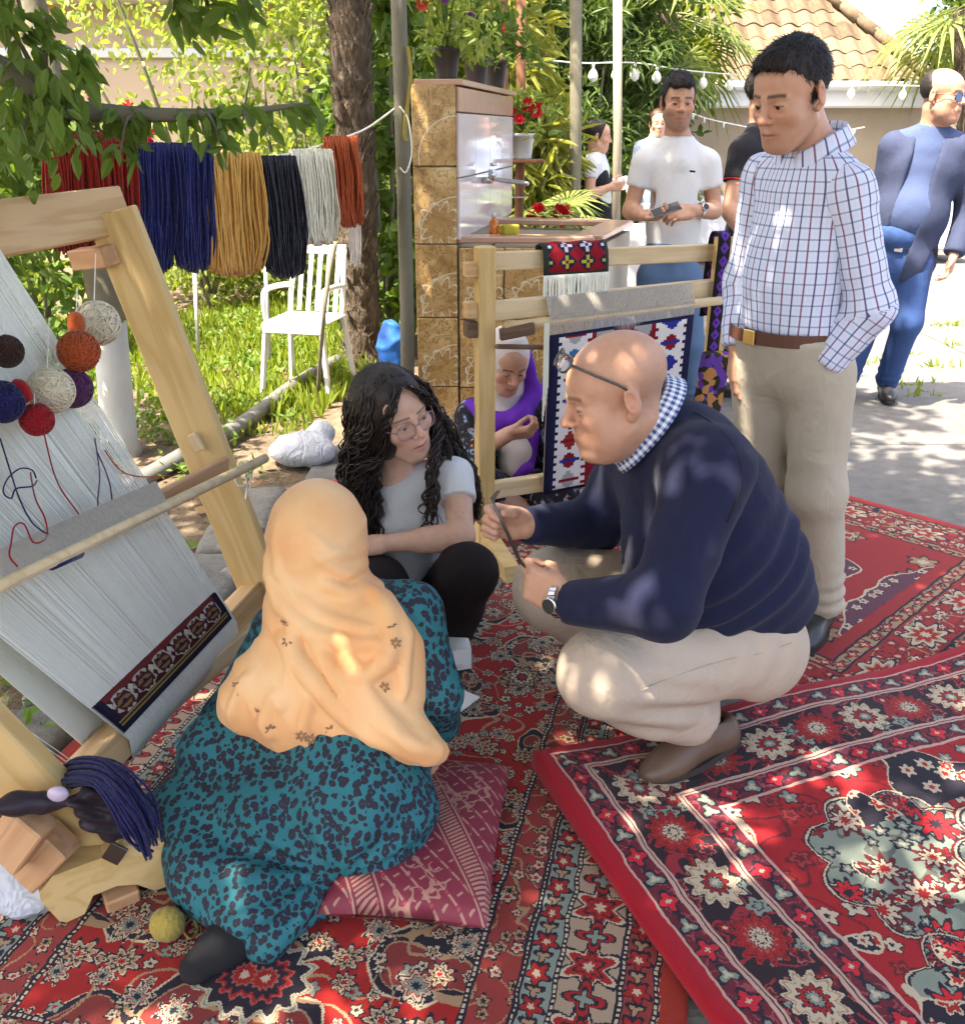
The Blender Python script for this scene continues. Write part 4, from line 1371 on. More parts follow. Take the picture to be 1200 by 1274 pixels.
# ================================================================== the crouching man
def crouching_man():
    root = thing('person', 'bald person in navy sweater and beige trousers crouching on the red and black rug', 'person', tuple(gz(860, 945, .03)))
    H = Head(at(766, 492, 1.93), (-1, -.10, -.31), (0, .03, 1), 1.06, eye=.0028, fat=1.0, nose=1.18)
    nb = at(825, 545, 1.99)
    cc, cax, cfr = at(800, 524, 1.975), Vector((-.80, -.05, .60)), Vector((-.6, 0, -.8))
    shL, elL, wrL = at(884, 585, 1.80), at(826, 752, 1.66), at(703, 747, 1.80)
    shR, elR, wrR = at(790, 572, 2.16), at(742, 650, 2.22), at(652, 654, 2.05)
    hipL, knL, anL = at(932, 795, 1.97), at(752, 838, 1.77), at(872, 893, 1.935)
    hipR, knR, anR = at(905, 752, 2.18), at(692, 733, 2.12), None
    anR = knR + Vector((.31, .04, -.28))
    pel = at(940, 770, 2.06)
    dL = (at(655, 722, 1.86) - wrL).normalized()
    dR = (at(590, 640, 2.0) - wrR).normalized()
    S = Sdf()
    S.chain([pel, at(895, 680, 2.02), at(862, 600, 2.0), nb], [.12, .13, .12, .08], .05)
    S.cap(shL, shR, .05, .05, .05)
    for (a, b, c) in ((shL, elL, wrL), (shR, elR, wrR)):
        S.chain([a, b, c], [.05, .043, .033], .02)
        S.cap(b.lerp(c, .1), b.lerp(c, .55), .045, .042, .02)
    for (a, b, c) in ((hipL, knL, anL), (hipR, knR, anR)): S.chain([a, b, c], [.08, .055, .035], .03)
    H.add(S); H.neck(S, nb, .064, .075)
    f1, t1, th1 = hand(S, wrL, dL, (.25, 1, -.15), 'L', ((35, 70, 40), (45, 75, 45), (55, 75, 45), (60, 75, 45)), ((.75, .35, .55), (.8, -.2, .6)), sz=1.06)
    f2, t2, th2 = hand(S, wrR, dR, (-.05, -1, -.1), 'R', ((30, 72, 35), (52, 92, 60), (58, 92, 60), (64, 90, 60)), ((.80, .25, .55), (.95, .05, .35)), sz=1.06)
    sdf_obj('body', S, M['skin'], root, .014, [H.box(.0027), f1, f2], 1, col=skin_fn(H, SKIN1, stubble=.10, scalp=(.5, (.22, .14, .11)), browd=.6))
    H.eyes(root, gaze=(0, -1, -.6))
    # sweater
    S = Sdf()
    spine = (pel - nb).normalized()
    S.chain([at(932, 745, 2.03), at(898, 695, 2.02), at(866, 620, 2.0), at(848, 565, 1.99)], [.160, .172, .155, .118], .08)
    S.ell(at(860, 700, 1.98), (.15, .19, .16), None, .08)
    S.cap(shL.lerp(shR, .08), shR.lerp(shL, .08), .088, .086, .07)
    S.cap(nb, nb - spine * .03, .085, .078, .04)
    S.half(at(950, 768, 2.0), spine + Vector((.10, 0, -.35)))
    S.half(cc - cax * .004, cax)
    S.chain([shL, elL], [.088, .070], .05); S.chain([elL, wrL + dL * -.012], [.070, .047], .03)
    S.chain([shR, elR], [.085, .068], .05); S.chain([elR, wrR], [.068, .046], .03)
    for (e, w, d) in ((elL, wrL, dL), (elR, wrR, dR)):
        ax = (w - e).normalized()
        cuff_cut(S, w - ax * .004, ax)
    fw = lambda V, N: wrinkle(.0042, 16, 4, (1, 1, 1.6))(V, N) + .009 * np.exp(-(((V - np.array(at(905, 745, 1.86))) @ np.array(spine)) / .10) ** 2) * np.sin((V @ np.array(spine)) * 95 + 3 * snoise(V, 8, 3))
    sw = sdf_obj('sweater', S, M['navy_knit'], root, .0085, smooth=2, wr=fw)
    MB().tube(spline([S.hit(x, y, .003) for x, y in ((862, 512), (890, 530), (915, 560), (922, 600), (905, 650))], 5), .0016, 4, False).build('seam', M['black_trouser'], sw, True)
    collar(root, cc, cax, cfr, M['gingham'], .098, .084, .030, 30, drop=.0, point=.012)
    # trousers
    S = Sdf()
    S.ell(at(926, 798, 2.05), (.150, .180, .130), None, .05)
    S.half(at(925, 748, 2.05), -(spine + Vector((.1, 0, -.3))))
    S.chain([hipL, knL], [.128, .104], .05); S.chain([knL, knL.lerp(anL, .5), anL], [.104, .094, .080], .014)
    S.chain([hipR, knR], [.13, .108], .05); S.chain([knR, anR], [.106, .08], .02)
    axl = (anL - knL).normalized()
    cuff_cut(S, anL - axl * .045, axl, .11)
    crease = at(795, 868, 1.80)
    def tw(V, N):
        r = np.linalg.norm(V - np.array(crease), axis=1)
        q = V - np.array(knL)
        star = np.sin((V @ np.array([30.0, 10.0, 85.0])) + 2.0 * snoise(V, 9, 2))
        return wrinkle(.0035, 14, 9)(V, N) + .0085 * np.exp(-(r / .13) ** 2) * star + .0035 * np.exp(-(np.linalg.norm(V - np.array(at(930, 780, 1.9)), axis=1) / .13) ** 2) * np.sin(V @ np.array([70, 40, -30.0]))
    tr = sdf_obj('trousers', S, M['chino'], root, .0075, smooth=1, wr=tw)
    MB().tube(spline([S.hit(x, y, .002) for x, y in ((985, 800), (950, 812), (900, 822), (850, 838), (800, 858), (775, 872))], 5), .0014, 4, False).build('seam', M['chino_olive'], tr, True)
    # side pocket flap
    MB().tube([at(898, 763, 1.845), at(912, 775, 1.84), at(934, 792, 1.845)], .0045, 6).build('pocket', M['chino'], tr, True)
    # sock and shoes
    sk = Sdf().chain([anL + Vector((-.01, .0, .02)), anL + Vector((.012, .01, -.05))], [.050, .052], .02)
    sdf_obj('sock', sk, M['sock_brown'], root, .008)
    heel, toe = gz(916, 922, .085), gz(800, 978, .033)
    shoe(root, heel, toe, (-.42, 0.05, 1), M['leather_brown'], .048, .092)
    hR = anR + Vector((.06, .02, -.02)); hR.z = .10
    shoe(root, hR, hR + Vector((-.26, -.05, -.065)), (-.3, 0, 1), M['leather_brown'], .048, .09)
    watch(root, wrL - (wrL - elL).normalized() * -.012, wrL - elL, (-.1, -1, .25), .039, M['steel'], M['black_plastic'])
    # spectacles pushed up on the head
    glasses(root, H, M['dark_iron'], M['clear_lens'], tilt=R(-48), slide=(0, .010, .104), lh=.017, lw=.03, r=.0026, temple=((.080, -.045, .078), (.084, -.004, .045), (.086, .010, .030)))
    # carpet hook held between the hands (its own thing)
    hk = thing('carpet_hook', 'thin dark metal weaving hook held in the crouching person\'s fist', 'hook', tuple(at(650, 700, 1.9)))
    a, b = at(612, 622, 1.86), at(643, 690, 1.87)
    MB().tube([a, a.lerp(b, .5), b, at(648, 700, 1.88), at(660, 712, 1.895)], [.003, .0036, .0042, .0034, .003], 8).build('shaft', M['dark_iron'], hk, True)
    MB().add(*blade(a, at(617, 613, 1.86))).build('hook_blade', M['dark_iron'], hk)

def blade(a, b):
    d = (b - a); n = Vector((.75, -.6, -.1)).normalized(); w = d.normalized().cross(Vector((0, -1, 0))) * .006
    P = [a - w, a + w, b + w + d * .5, b - w * .2 + d * .2]
    Q = [p + Vector((0, .002, 0)) for p in P]
    return P + Q, [(0, 1, 2, 3), (7, 6, 5, 4), (0, 4, 5, 1), (1, 5, 6, 2), (2, 6, 7, 3), (3, 7, 4, 0)]

crouching_man()

# ================================================================== the seated weaver
def leopard():
    m = Mat('leopard_cloth', .75, .25)
    o = m.tc()
    d = m.noise(o, 30, 2, out=1)
    w = m.n('ShaderNodeVectorMath', operation='MULTIPLY_ADD')
    m.l(d, w.inputs[0]); w.inputs[1].default_value = (.016, .016, .016); m.l(o, w.inputs[2])
    V = m.vor(m.mapping(w.outputs[0], (1, 1, .75)), 70, 'F1')
    D = E(m.nt, V.outputs['Distance']); cr, cg, cb = m.xyz(V.outputs['Color'])
    nz = m.noise(o, 150, 1)
    spot = (D + (nz - .5) * .35).lt(cr * .14 + .44)
    core = (D + (nz - .5) * .3).lt(cr * .20 - .04)
    teal = m.mix(m.noise(o, 5, 2), (.011, .115, .14), (.02, .155, .18))
    c = m.mix(spot, teal, (.022, .020, .032))
    c = m.mix(core * .8, c, (.035, .07, .10))
    m.base(c); m.folds(800, .12, .2, 9)
    M['leopard_cloth'] = m.m
leopard()

def satin():
    m = Mat('scarf_satin', .5, .25)
    o = m.tc()
    f = m.noise(o, 4.5, 2); g = m.noise(m.mapping(o, (2, 2, 30)), 9, 3)
    c = m.ramp(f, [(.3, (.72, .34, .14)), (.5, (.78, .44, .20)), (.72, (.80, .53, .28))])
    m.base(c); m.rough(g * .2 + .42)
    m.bump(m.noise(m.mapping(o, (26, 26, 6), rot=(.2, .5, .3)), 1.0, 3, .5, .8), .35, .008)
    m.set(Sheen_Weight=.25, Sheen_Roughness=.35)
    M['scarf_satin'] = m.m
satin()
plain('embroidery', (.36, .20, .10), .6, .3, nz=90, amt=.5, bump=.5, bs=400)
plain('bead', (.80, .72, .58), .2, .6)

def seated_weaver():
    root = thing('person', 'seated person in orange headscarf and teal leopard print dress, back turned', 'person', tuple(gz(440, 1060, .08)))
    H = Head(at(400, 672, 1.88), (.30, .92, -.30), (-.05, .12, 1), .98, fem=True)
    pel, chest, nb = at(445, 1010, 1.66), at(447, 810, 1.80), at(425, 755, 1.86)
    shR, elR, wrR = at(516, 765, 1.80), at(543, 862, 1.74), at(546, 902, 1.84)
    shL, elL, wrL = at(352, 790, 1.86), at(285, 895, 1.92), at(232, 940, 2.02)
    S = Sdf()
    S.chain([pel, chest, nb], [.12, .11, .06], .05)
    S.cap(shL, shR, .045, .045, .04)
    S.chain([shR, elR, wrR], [.045, .038, .028], .02); S.chain([shL, elL, wrL], [.045, .038, .028], .02)
    knR, anR = gz(236, 1012, .10), gz(318, 1140, .055)
    knL = gz(275, 935, .20)
    hipR, hipL = gz(460, 1012, .14), gz(415, 975, .16)
    S.chain([hipR, knR, anR], [.08, .05, .034], .03); S.chain([hipL, knL], [.08, .05], .03)
    toe = gz(245, 1204, .03)
    S.chain([anR, toe], [.034, .026], .02)
    H.add(S); H.neck(S, nb, .048, .055)
    f1, _, _ = hand(S, wrR, Vector((-.05, -.35, -.9)), (-1, .2, .1), 'R', ((12, 20, 12),) * 4, sz=.92)
    f2, _, _ = hand(S, wrL, (-.75, .2, -.35), (0, -.3, -1), 'L', ((15, 25, 15),) * 4, sz=.92)
    sdf_obj('body', S, M['skin'], root, .016, [f1, f2], 1, col=skin_fn(None, SKIN2))
    # dress
    D = Sdf()
    D.chain([gz(440, 995, .17), at(445, 930, 1.71), chest, at(440, 770, 1.85)], [.140, .138, .125, .085], .08)
    D.ell(gz(455, 1010, .14), (.150, .12, .12), None, .06)
    D.cap(shL.lerp(shR, .1), shR.lerp(shL, .12), .075, .078, .06)
    D.chain([hipR, gz(340, 1020, .13), knR], [.105, .105, .082], .05)
    D.chain([knR, gz(262, 1085, .07), anR + Vector((0, 0, .01))], [.085, .082, .072], .03)
    D.chain([hipL, knL], [.11, .085], .05); D.chain([knL, gz(250, 965, .05)], [.085, .06], .04)
    D.ell(gz(345, 1100, .06), (.10, .08, .06), None, .05)
    D.chain([gz(385, 1125, .04), gz(335, 1165, .035)], [.045, .04], .04)
    D.half((0, 0, .018), (0, 0, -1))
    D.chain([shR, elR], [.070, .054], .05); D.chain([elR, wrR], [.056, .050], .03)
    D.chain([shL, elL, wrL], [.075, .06, .05], .04)
    cuff_cut(D, wrR, wrR - elR, .08)
    foldc = np.array(gz(420, 1095, .1))
    def dw(V, N):
        r = V - foldc
        th = np.arctan2(r[:, 2] * 1.6 + r[:, 1] * .6, r[:, 0])
        rad = np.linalg.norm(r, axis=1)
        lo = np.clip((.42 - V[:, 2]) / .25, 0, 1)
        return wrinkle(.0060, 13, 21, (1, 1, .8))(V, N) + lo * .0085 * np.sin(th * 11 + 2.2 * snoise(V, 6, 4)) * np.exp(-((rad - .14) / .12) ** 2)
    sdf_obj('dress', D, M['leopard_cloth'], root, .0085, smooth=2, wr=dw)
    # sock
    s = Sdf().chain([anR.lerp(toe, .1), anR.lerp(toe, .6), toe], [.043, .040, .032], .02); s.ell(anR.lerp(toe, .35) + Vector((0, 0, -.01)), .042, None, .02)
    s.half((0, 0, .016), (0, 0, -1))
    sk = sdf_obj('sock', s, M['sock_black'], root, .007, wr=wrinkle(.0015, 40, 3))
    # the scarf
    C = Sdf()
    C.ell(at(395, 668, 1.88), (.112, .130, .132), None, .04)
    C.ell(at(400, 735, 1.86), (.098, .115, .115), None, .06)
    C.cap(at(372, 770, 1.80), at(490, 770, 1.81), .072, .07, .07)
    C.ell(at(452, 800, 1.775), (.125, .105, .11), None, .06)
    C.ell(at(352, 850, 1.77), (.115, .09, .105), None, .07)
    C.ell(at(420, 868, 1.70), (.17, .085, .115), None, .06)
    C.ell(at(312, 880, 1.75), (.075, .07, .065), None, .05)
    C.ell(at(390, 905, 1.69), (.12, .07, .085), None, .05)
    C.ell(at(452, 905, 1.655), (.08, .06, .075), None, .05)
    C.ell(at(480, 840, 1.715), (.085, .075, .145), None, .05)
    C.chain([at(470, 880, 1.65), at(510, 920, 1.62), at(543, 936, 1.62)], [.055, .045, .026], .04)
    B = Sdf(); B.ops = list(C.ops)
    def ridge(pts, r, lift=0.0, k=.011, n=5):
        r = r * 1.3
        P = spline([B.hit(x, y, lift) for x, y in pts], n)
        for i in range(len(P) - 1):
            t0, t1 = i / (len(P) - 1), (i + 1) / (len(P) - 1)
            w = lambda t: r * (.45 + .55 * math.sin(math.pi * min(1, max(0, .12 + .76 * t))))
            C.cap(P[i], P[i + 1], w(t0), w(t1), k)
    ridge([(334, 690), (345, 742), (385, 782), (430, 800), (478, 800)], .013, .002)
    ridge([(345, 650), (350, 715), (400, 765), (462, 785)], .009, .0)
    ridge([(392, 690), (430, 712), (456, 700)], .009, .002)
    ridge([(400, 722), (432, 738), (458, 728)], .008, .0)
    ridge([(380, 660), (420, 690), (455, 680)], .007)
    ridge([(462, 735), (484, 765), (484, 812), (455, 840), (425, 835)], .014, .004)
    ridge([(480, 740), (500, 775), (504, 820), (500, 870)], .010, .002)
    ridge([(352, 790), (385, 842), (432, 893), (485, 925), (540, 945)], .014, .004)
    ridge([(395, 800), (425, 850), (465, 895), (512, 925), (546, 938)], .012, .006)
    ridge([(430, 815), (452, 858), (490, 900), (546, 930)], .011, .004)
    ridge([(360, 760), (366, 820), (350, 880)], .009, .0)
    ridge([(385, 870), (378, 905), (395, 935)], .009)
    ridge([(345, 860), (330, 895), (340, 915)], .008)
    ridge([(310, 840), (295, 870), (290, 890)], .008)
    # trim the cape along its lower hem and hollow it where the back is
    edge = D
    V, Q = C.surf(.0065, smooth=2)
    N = normals(V, Q)
    st = np.array([1, 1, .6])
    V = V + N * (.0030 * snoise(V * st, 16, 31) + .0012 * snoise(V * np.array([1, 1, .4]), 42, 33))[:, None]
    z = V[:, 2]
    hz, nb3 = np.clip((z - .50) / .06, 0, 1) * np.clip((.78 - z) / .08, 0, 1), np.clip((.56 - z) / .06, 0, 1)
    q1 = V @ np.array([-.35, .1, 1.0]) * 46 + 1.5 * snoise(V, 6, 51); q2 = V @ np.array([1.0, .2, .62]) * 44 + 1.6 * snoise(V, 6, 52)
    V = V + normals(V, Q) * (hz * .0042 * (1 - np.abs(np.sin(q1)) ** .7) + nb3 * .0060 * (1 - np.abs(np.sin(q2)) ** .7))[:, None]
    V = lap(V, Q, .4)
    sc = link('headscarf', np_mesh('headscarf', V, Q), M['scarf_satin'], root)
    # embroidered sprigs along the borders
    SF = C
    em = MB(); bd = MB()
    spots = [(358, 798), (384, 812), (392, 822), (296, 852), (302, 866), (323, 886), (336, 907), (375, 915), (386, 920), (412, 908), (488, 780), (492, 800), (492, 835), (478, 855), (355, 775), (377, 800)]
    for i, (x, y) in enumerate(spots):
        p = SF.hit(x, y)
        e = .004
        g = np.array([SF.pts([p + Vector(v) * e])[0] - SF.pts([p - Vector(v) * e])[0] for v in ((1, 0, 0), (0, 1, 0), (0, 0, 1))])
        n = Vector(g).normalized()
        Mx = frame(Vector((rnd.uniform(-1, 1), rnd.uniform(-.2, .2), rnd.uniform(-1, 1))), n)
        for k in range(6):
            a = k * 1.05
            q = p + Mx @ Vector((.0085 * math.cos(a), .0075 * math.sin(a), .003))
            em.ball(q, (.0055, .0032, .0012), Mx @ Matrix.Rotation(a, 3, 'Z'), 8, 5)
        for k in range(9):
            a = k * .7
            q = p + Mx @ Vector((.017 * math.cos(a), .013 * math.sin(a), .0032))
            bd.ball(q, .0011, None, 6, 4)
    em.build('embroidery', M['embroidery'], sc, True)['kind'] = 'stuff'
    bd.build('beads', M['bead'], sc, True)['kind'] = 'stuff'

seated_weaver()

# ================================================================== the crouching woman with long hair
def curly_woman():
    root = thing('person', 'crouching person with long curly black hair, glasses, white shirt and black trousers', 'person', tuple(gz(560, 800, .02)))
    H = Head(at(492, 516, 2.56), (.62, -.77, -.08), (-.28, -.12, .95), 1.07, eye=.0036, fem=True, ear=False)
    nb, chest, pel = at(497, 600, 2.64), at(508, 650, 2.66), at(505, 750, 2.80)
    shL, elL, wrL = at(566, 592, 2.58), at(574, 668, 2.42), at(480, 676, 2.40)
    shR, elR, wrR = at(447, 612, 2.68), at(425, 690, 2.60), at(465, 690, 2.45)
    S = Sdf()
    S.chain([pel, chest, nb], [.10, .105, .055], .05)
    S.cap(shL, shR, .042, .042, .05)
    S.cap(nb, shL, .045, .04, .04); S.cap(nb, shR, .045, .04, .04)
    S.chain([shL, elL, wrL], [.048, .036, .025], .02); S.cap(elL.lerp(wrL, .12), elL.lerp(wrL, .5), .041, .036, .02)
    S.chain([shR, elR, wrR], [.046, .036, .025], .02)
    H.add(S); H.neck(S, nb, .046, .052)
    f1, _, _ = hand(S, wrL, (-1, .05, -.12), (0, .2, -1), 'L', ((15, 25, 15),) * 4, sz=.92)
    knL, anL = at(580, 712, 2.36), at(562, 788, 2.53)
    knR, anR = at(470, 730, 2.36), at(490, 800, 2.50)
    hipL, hipR = at(545, 755, 2.80), at(475, 755, 2.82)
    for a, b, c in ((hipL, knL, anL), (hipR, knR, anR)): S.chain([a, b, c], [.07, .05, .034], .03)
    sdf_obj('body', S, M['skin'], root, .014, [H.box(.0028), f1], 1, col=skin_fn(H, (.60, .385, .28), lip=(.42, .13, .13), browd=.8))
    H.eyes(root, gaze=(.25, -1, -.25))
    # shirt
    T = Sdf()
    T.chain([at(505, 735, 2.76), at(508, 690, 2.70), chest, at(503, 618, 2.64)], [.125, .122, .120, .085], .06)
    T.cap(shL.lerp(shR, .06), shR.lerp(shL, .06), .060, .060, .05)
    for g in (-.035, .05): T.ell(chest + Vector((g * 1.2, -.085, .01)), .055, None, .05)
    T.chain([shL, shL.lerp(elL, .46)], [.054, .056], .03); cuff_cut(T, shL.lerp(elL, .42), elL - shL, .1)
    T.chain([shR, shR.lerp(elR, .42)], [.060, .062], .03)
    # V neck
    vt = at(506, 598, 2.50)
    T.cap(vt + Vector((-.035, .05, .10)), vt, .07, .012, .006, 'sub')
    T.cap(nb + Vector((0, 0, .01)), nb + Vector((-.01, -.02, .14)), .058, .075, .006, 'sub')
    sdf_obj('shirt', T, M['white_tee'], root, .007, wr=wrinkle(.0042, 20, 12, (1, 1, .6)))
    # trousers
    P = Sdf()
    P.ell(pel, (.165, .15, .13), None, .05)
    P.chain([hipL, knL], [.105, .088], .04); P.chain([knL, anL], [.084, .064], .02)
    P.chain([hipR, knR], [.105, .088], .04); P.chain([knR, anR], [.084, .064], .02)
    cuff_cut(P, anL + Vector((0, 0, -.01)), anL - knL, .1); cuff_cut(P, anR + Vector((0, 0, -.01)), anR - knR, .1)
    sdf_obj('trousers', P, M['black_trouser'], root, .009, smooth=2, wr=wrinkle(.005, 18, 15, (1, 1, 1.5)))
    for an in (anL, anR):
        h = an + Vector((0, .06, 0)); h.z = .022
        shoe(root, h, h + Vector((.02, -.235, 0)), (0, 0, 1), M['white_shoe'], .042, .075, sole_mat=M['white_shoe'])
    glasses(root, H, M['rose_frame'], M['clear_lens'], y=-.103, z=-.001, lw=.0265, lh=.0215, r=.0014)
    MB().ball(H.w(-.078, -.002, -.034), .0035, None, 8, 6).build('earring', M['steel'], root, True)
    # hair: a close cap, then long wavy locks hanging to both sides
    k = H.sc
    S = Sdf()
    S.ell(H.w(0, .022, .050), [q * k for q in (.088, .104, .090)], H.M, .01)
    S.ell(H.w(.052, .02, -.02), [q * k for q in (.050, .075, .085)], H.M, .03)
    S.ell(H.w(-.058, .012, -.02), [q * k for q in (.050, .075, .090)], H.M, .03)
    S.ell(H.w(0, .065, -.07), [q * k for q in (.095, .06, .10)], H.M, .04)
    # the face opening
    S.ell(H.w(.004, -.112, -.050), [q * k for q in (.058, .078, .091)], H.M, .010, 'sub')
    V1, Q1 = S.surf(.007)
    q = H.local(V1); N = normals(V1, Q1)
    V1 = V1 + N * (.004 * snoise(q * np.array([1.4, 1, .35]), 70, 8))[:, None]
    V1, Q1 = strands(V1, Q1, H, 4200, .045, .12, 9, (0, .9, -.5), .0)
    g = random.Random(3)
    mb = MB()
    def lock(p0, pts, r, amp, wl, ph):
        P = spline([p0] + pts, 9)
        out = []; L = 0
        for i, p in enumerate(P):
            if i: L += (p - P[i - 1]).length
            d = (P[min(i + 1, len(P) - 1)] - P[max(i - 1, 0)]).normalized()
            u = d.cross(Vector((.3, 1, .1))).normalized(); v = d.cross(u)
            e = min(1, L / .10)
            out.append(p + (u * math.cos(L / wl + ph) + v * math.sin(L / wl + ph)) * amp * e)
        m = len(out)
        mb.tube(out, [r * (.75 + .25 * math.sin(3.1 * i / m)) * (1 - .8 * max(0, (i / (m - 1) - .7) / .3)) for i in range(m)], 5, True, flat=.55)
    for i in range(640):
        sgn = -1 if i % 2 else 1
        a = g.uniform(.1, 1)
        x0 = sgn * g.uniform(.004, .080) * k
        y0 = g.uniform(-.035, .105)
        p0 = H.w(x0 * 1.0, y0, .045 + .092 * math.sqrt(max(.02, 1 - (x0 / .092) ** 2 - ((y0 - .022) / .112) ** 2)))
        if sgn > 0:     # her left, over the shoulder and down the arm's far side
            s1 = H.w(.098 + g.uniform(-.012, .016), y0 * .75 + g.uniform(-.01, .02), .01 + g.uniform(-.02, .02))
            fr = g.random()
            if fr < .16 and y0 < .03:
                e1 = at(538 + g.uniform(-5, 8), 588, 2.48); e2 = at(534 + g.uniform(-10, 14), 632, 2.46); e3 = at(532 + g.uniform(-12, 14), g.uniform(645, 680), 2.45)
                pts = [H.w(.104, -.030, -.03), e1, e2, e3]
            else:
                e1 = at(545 + g.uniform(-18, 22), 545 + g.uniform(-12, 12), 2.62 + g.uniform(0, .08)); e2 = at(578 + g.uniform(-14, 14), 590 + g.uniform(-8, 14), 2.66 + g.uniform(-.02, .08)); e3 = at(590 + g.uniform(-12, 12), g.uniform(615, 655), 2.68)
                pts = [s1, e1, e2, e3]
        else:
            s1 = H.w(-.100 + g.uniform(-.014, .01), y0 * .75 + g.uniform(-.01, .02), -.01 + g.uniform(-.02, .02))
            e1 = at(444 + g.uniform(-22, 26), 575 + g.uniform(-10, 10), 2.55 + g.uniform(-.02, .12)); e2 = at(448 + g.uniform(-24, 26), 640, 2.53 + g.uniform(-.02, .12)); e3 = at(452 + g.uniform(-24, 24), g.uniform(680, 735), 2.53 + g.uniform(0, .08))
            pts = [s1, e1, e2, e3]
        lock(p0, pts, g.uniform(.0022, .0052), g.uniform(.004, .012), g.uniform(.010, .016), g.uniform(0, 6))
    for i in range(34):      # locks framing the face from the parting
        u = lambda a: g.uniform(-a, a)
        if i % 2: pts = [H.w(-.052 + u(.01), -.082 + u(.008), .066 + u(.012)), H.w(-.080 + u(.008), -.062 + u(.01), .012), H.w(-.094 + u(.01), -.040 + u(.012), -.06), at(448 + u(22), 600 + u(12), 2.50), at(450 + u(24), 660 + u(25), 2.52)]; p0 = H.w(-.012 + u(.012), -.070 + u(.02), .116)
        else: pts = [H.w(.046 + u(.01), -.086 + u(.008), .066 + u(.012)), H.w(.078 + u(.006), -.066 + u(.01), .014), H.w(.100 + u(.008), -.040 + u(.012), -.05), at(556 + u(14), 585 + u(10), 2.56), at(566 + u(14), 620 + u(20), 2.60)]; p0 = H.w(.010 + u(.012), -.072 + u(.02), .116)
        lock(p0, pts, g.uniform(.0022, .0045), g.uniform(.002, .008), g.uniform(.011, .017), g.uniform(0, 6))
    V2 = np.array([tuple(v) for v in mb.v])
    faces = [tuple(f) for f in Q1] + [tuple(j + len(V1) for j in f) for f in mb.f]
    link('hair', np_mesh('hair', np.concatenate([V1, V2]), faces), M['hair_long'], root)

plain('rose_frame', (.30, .16, .17), .3, .5)
curly_woman()
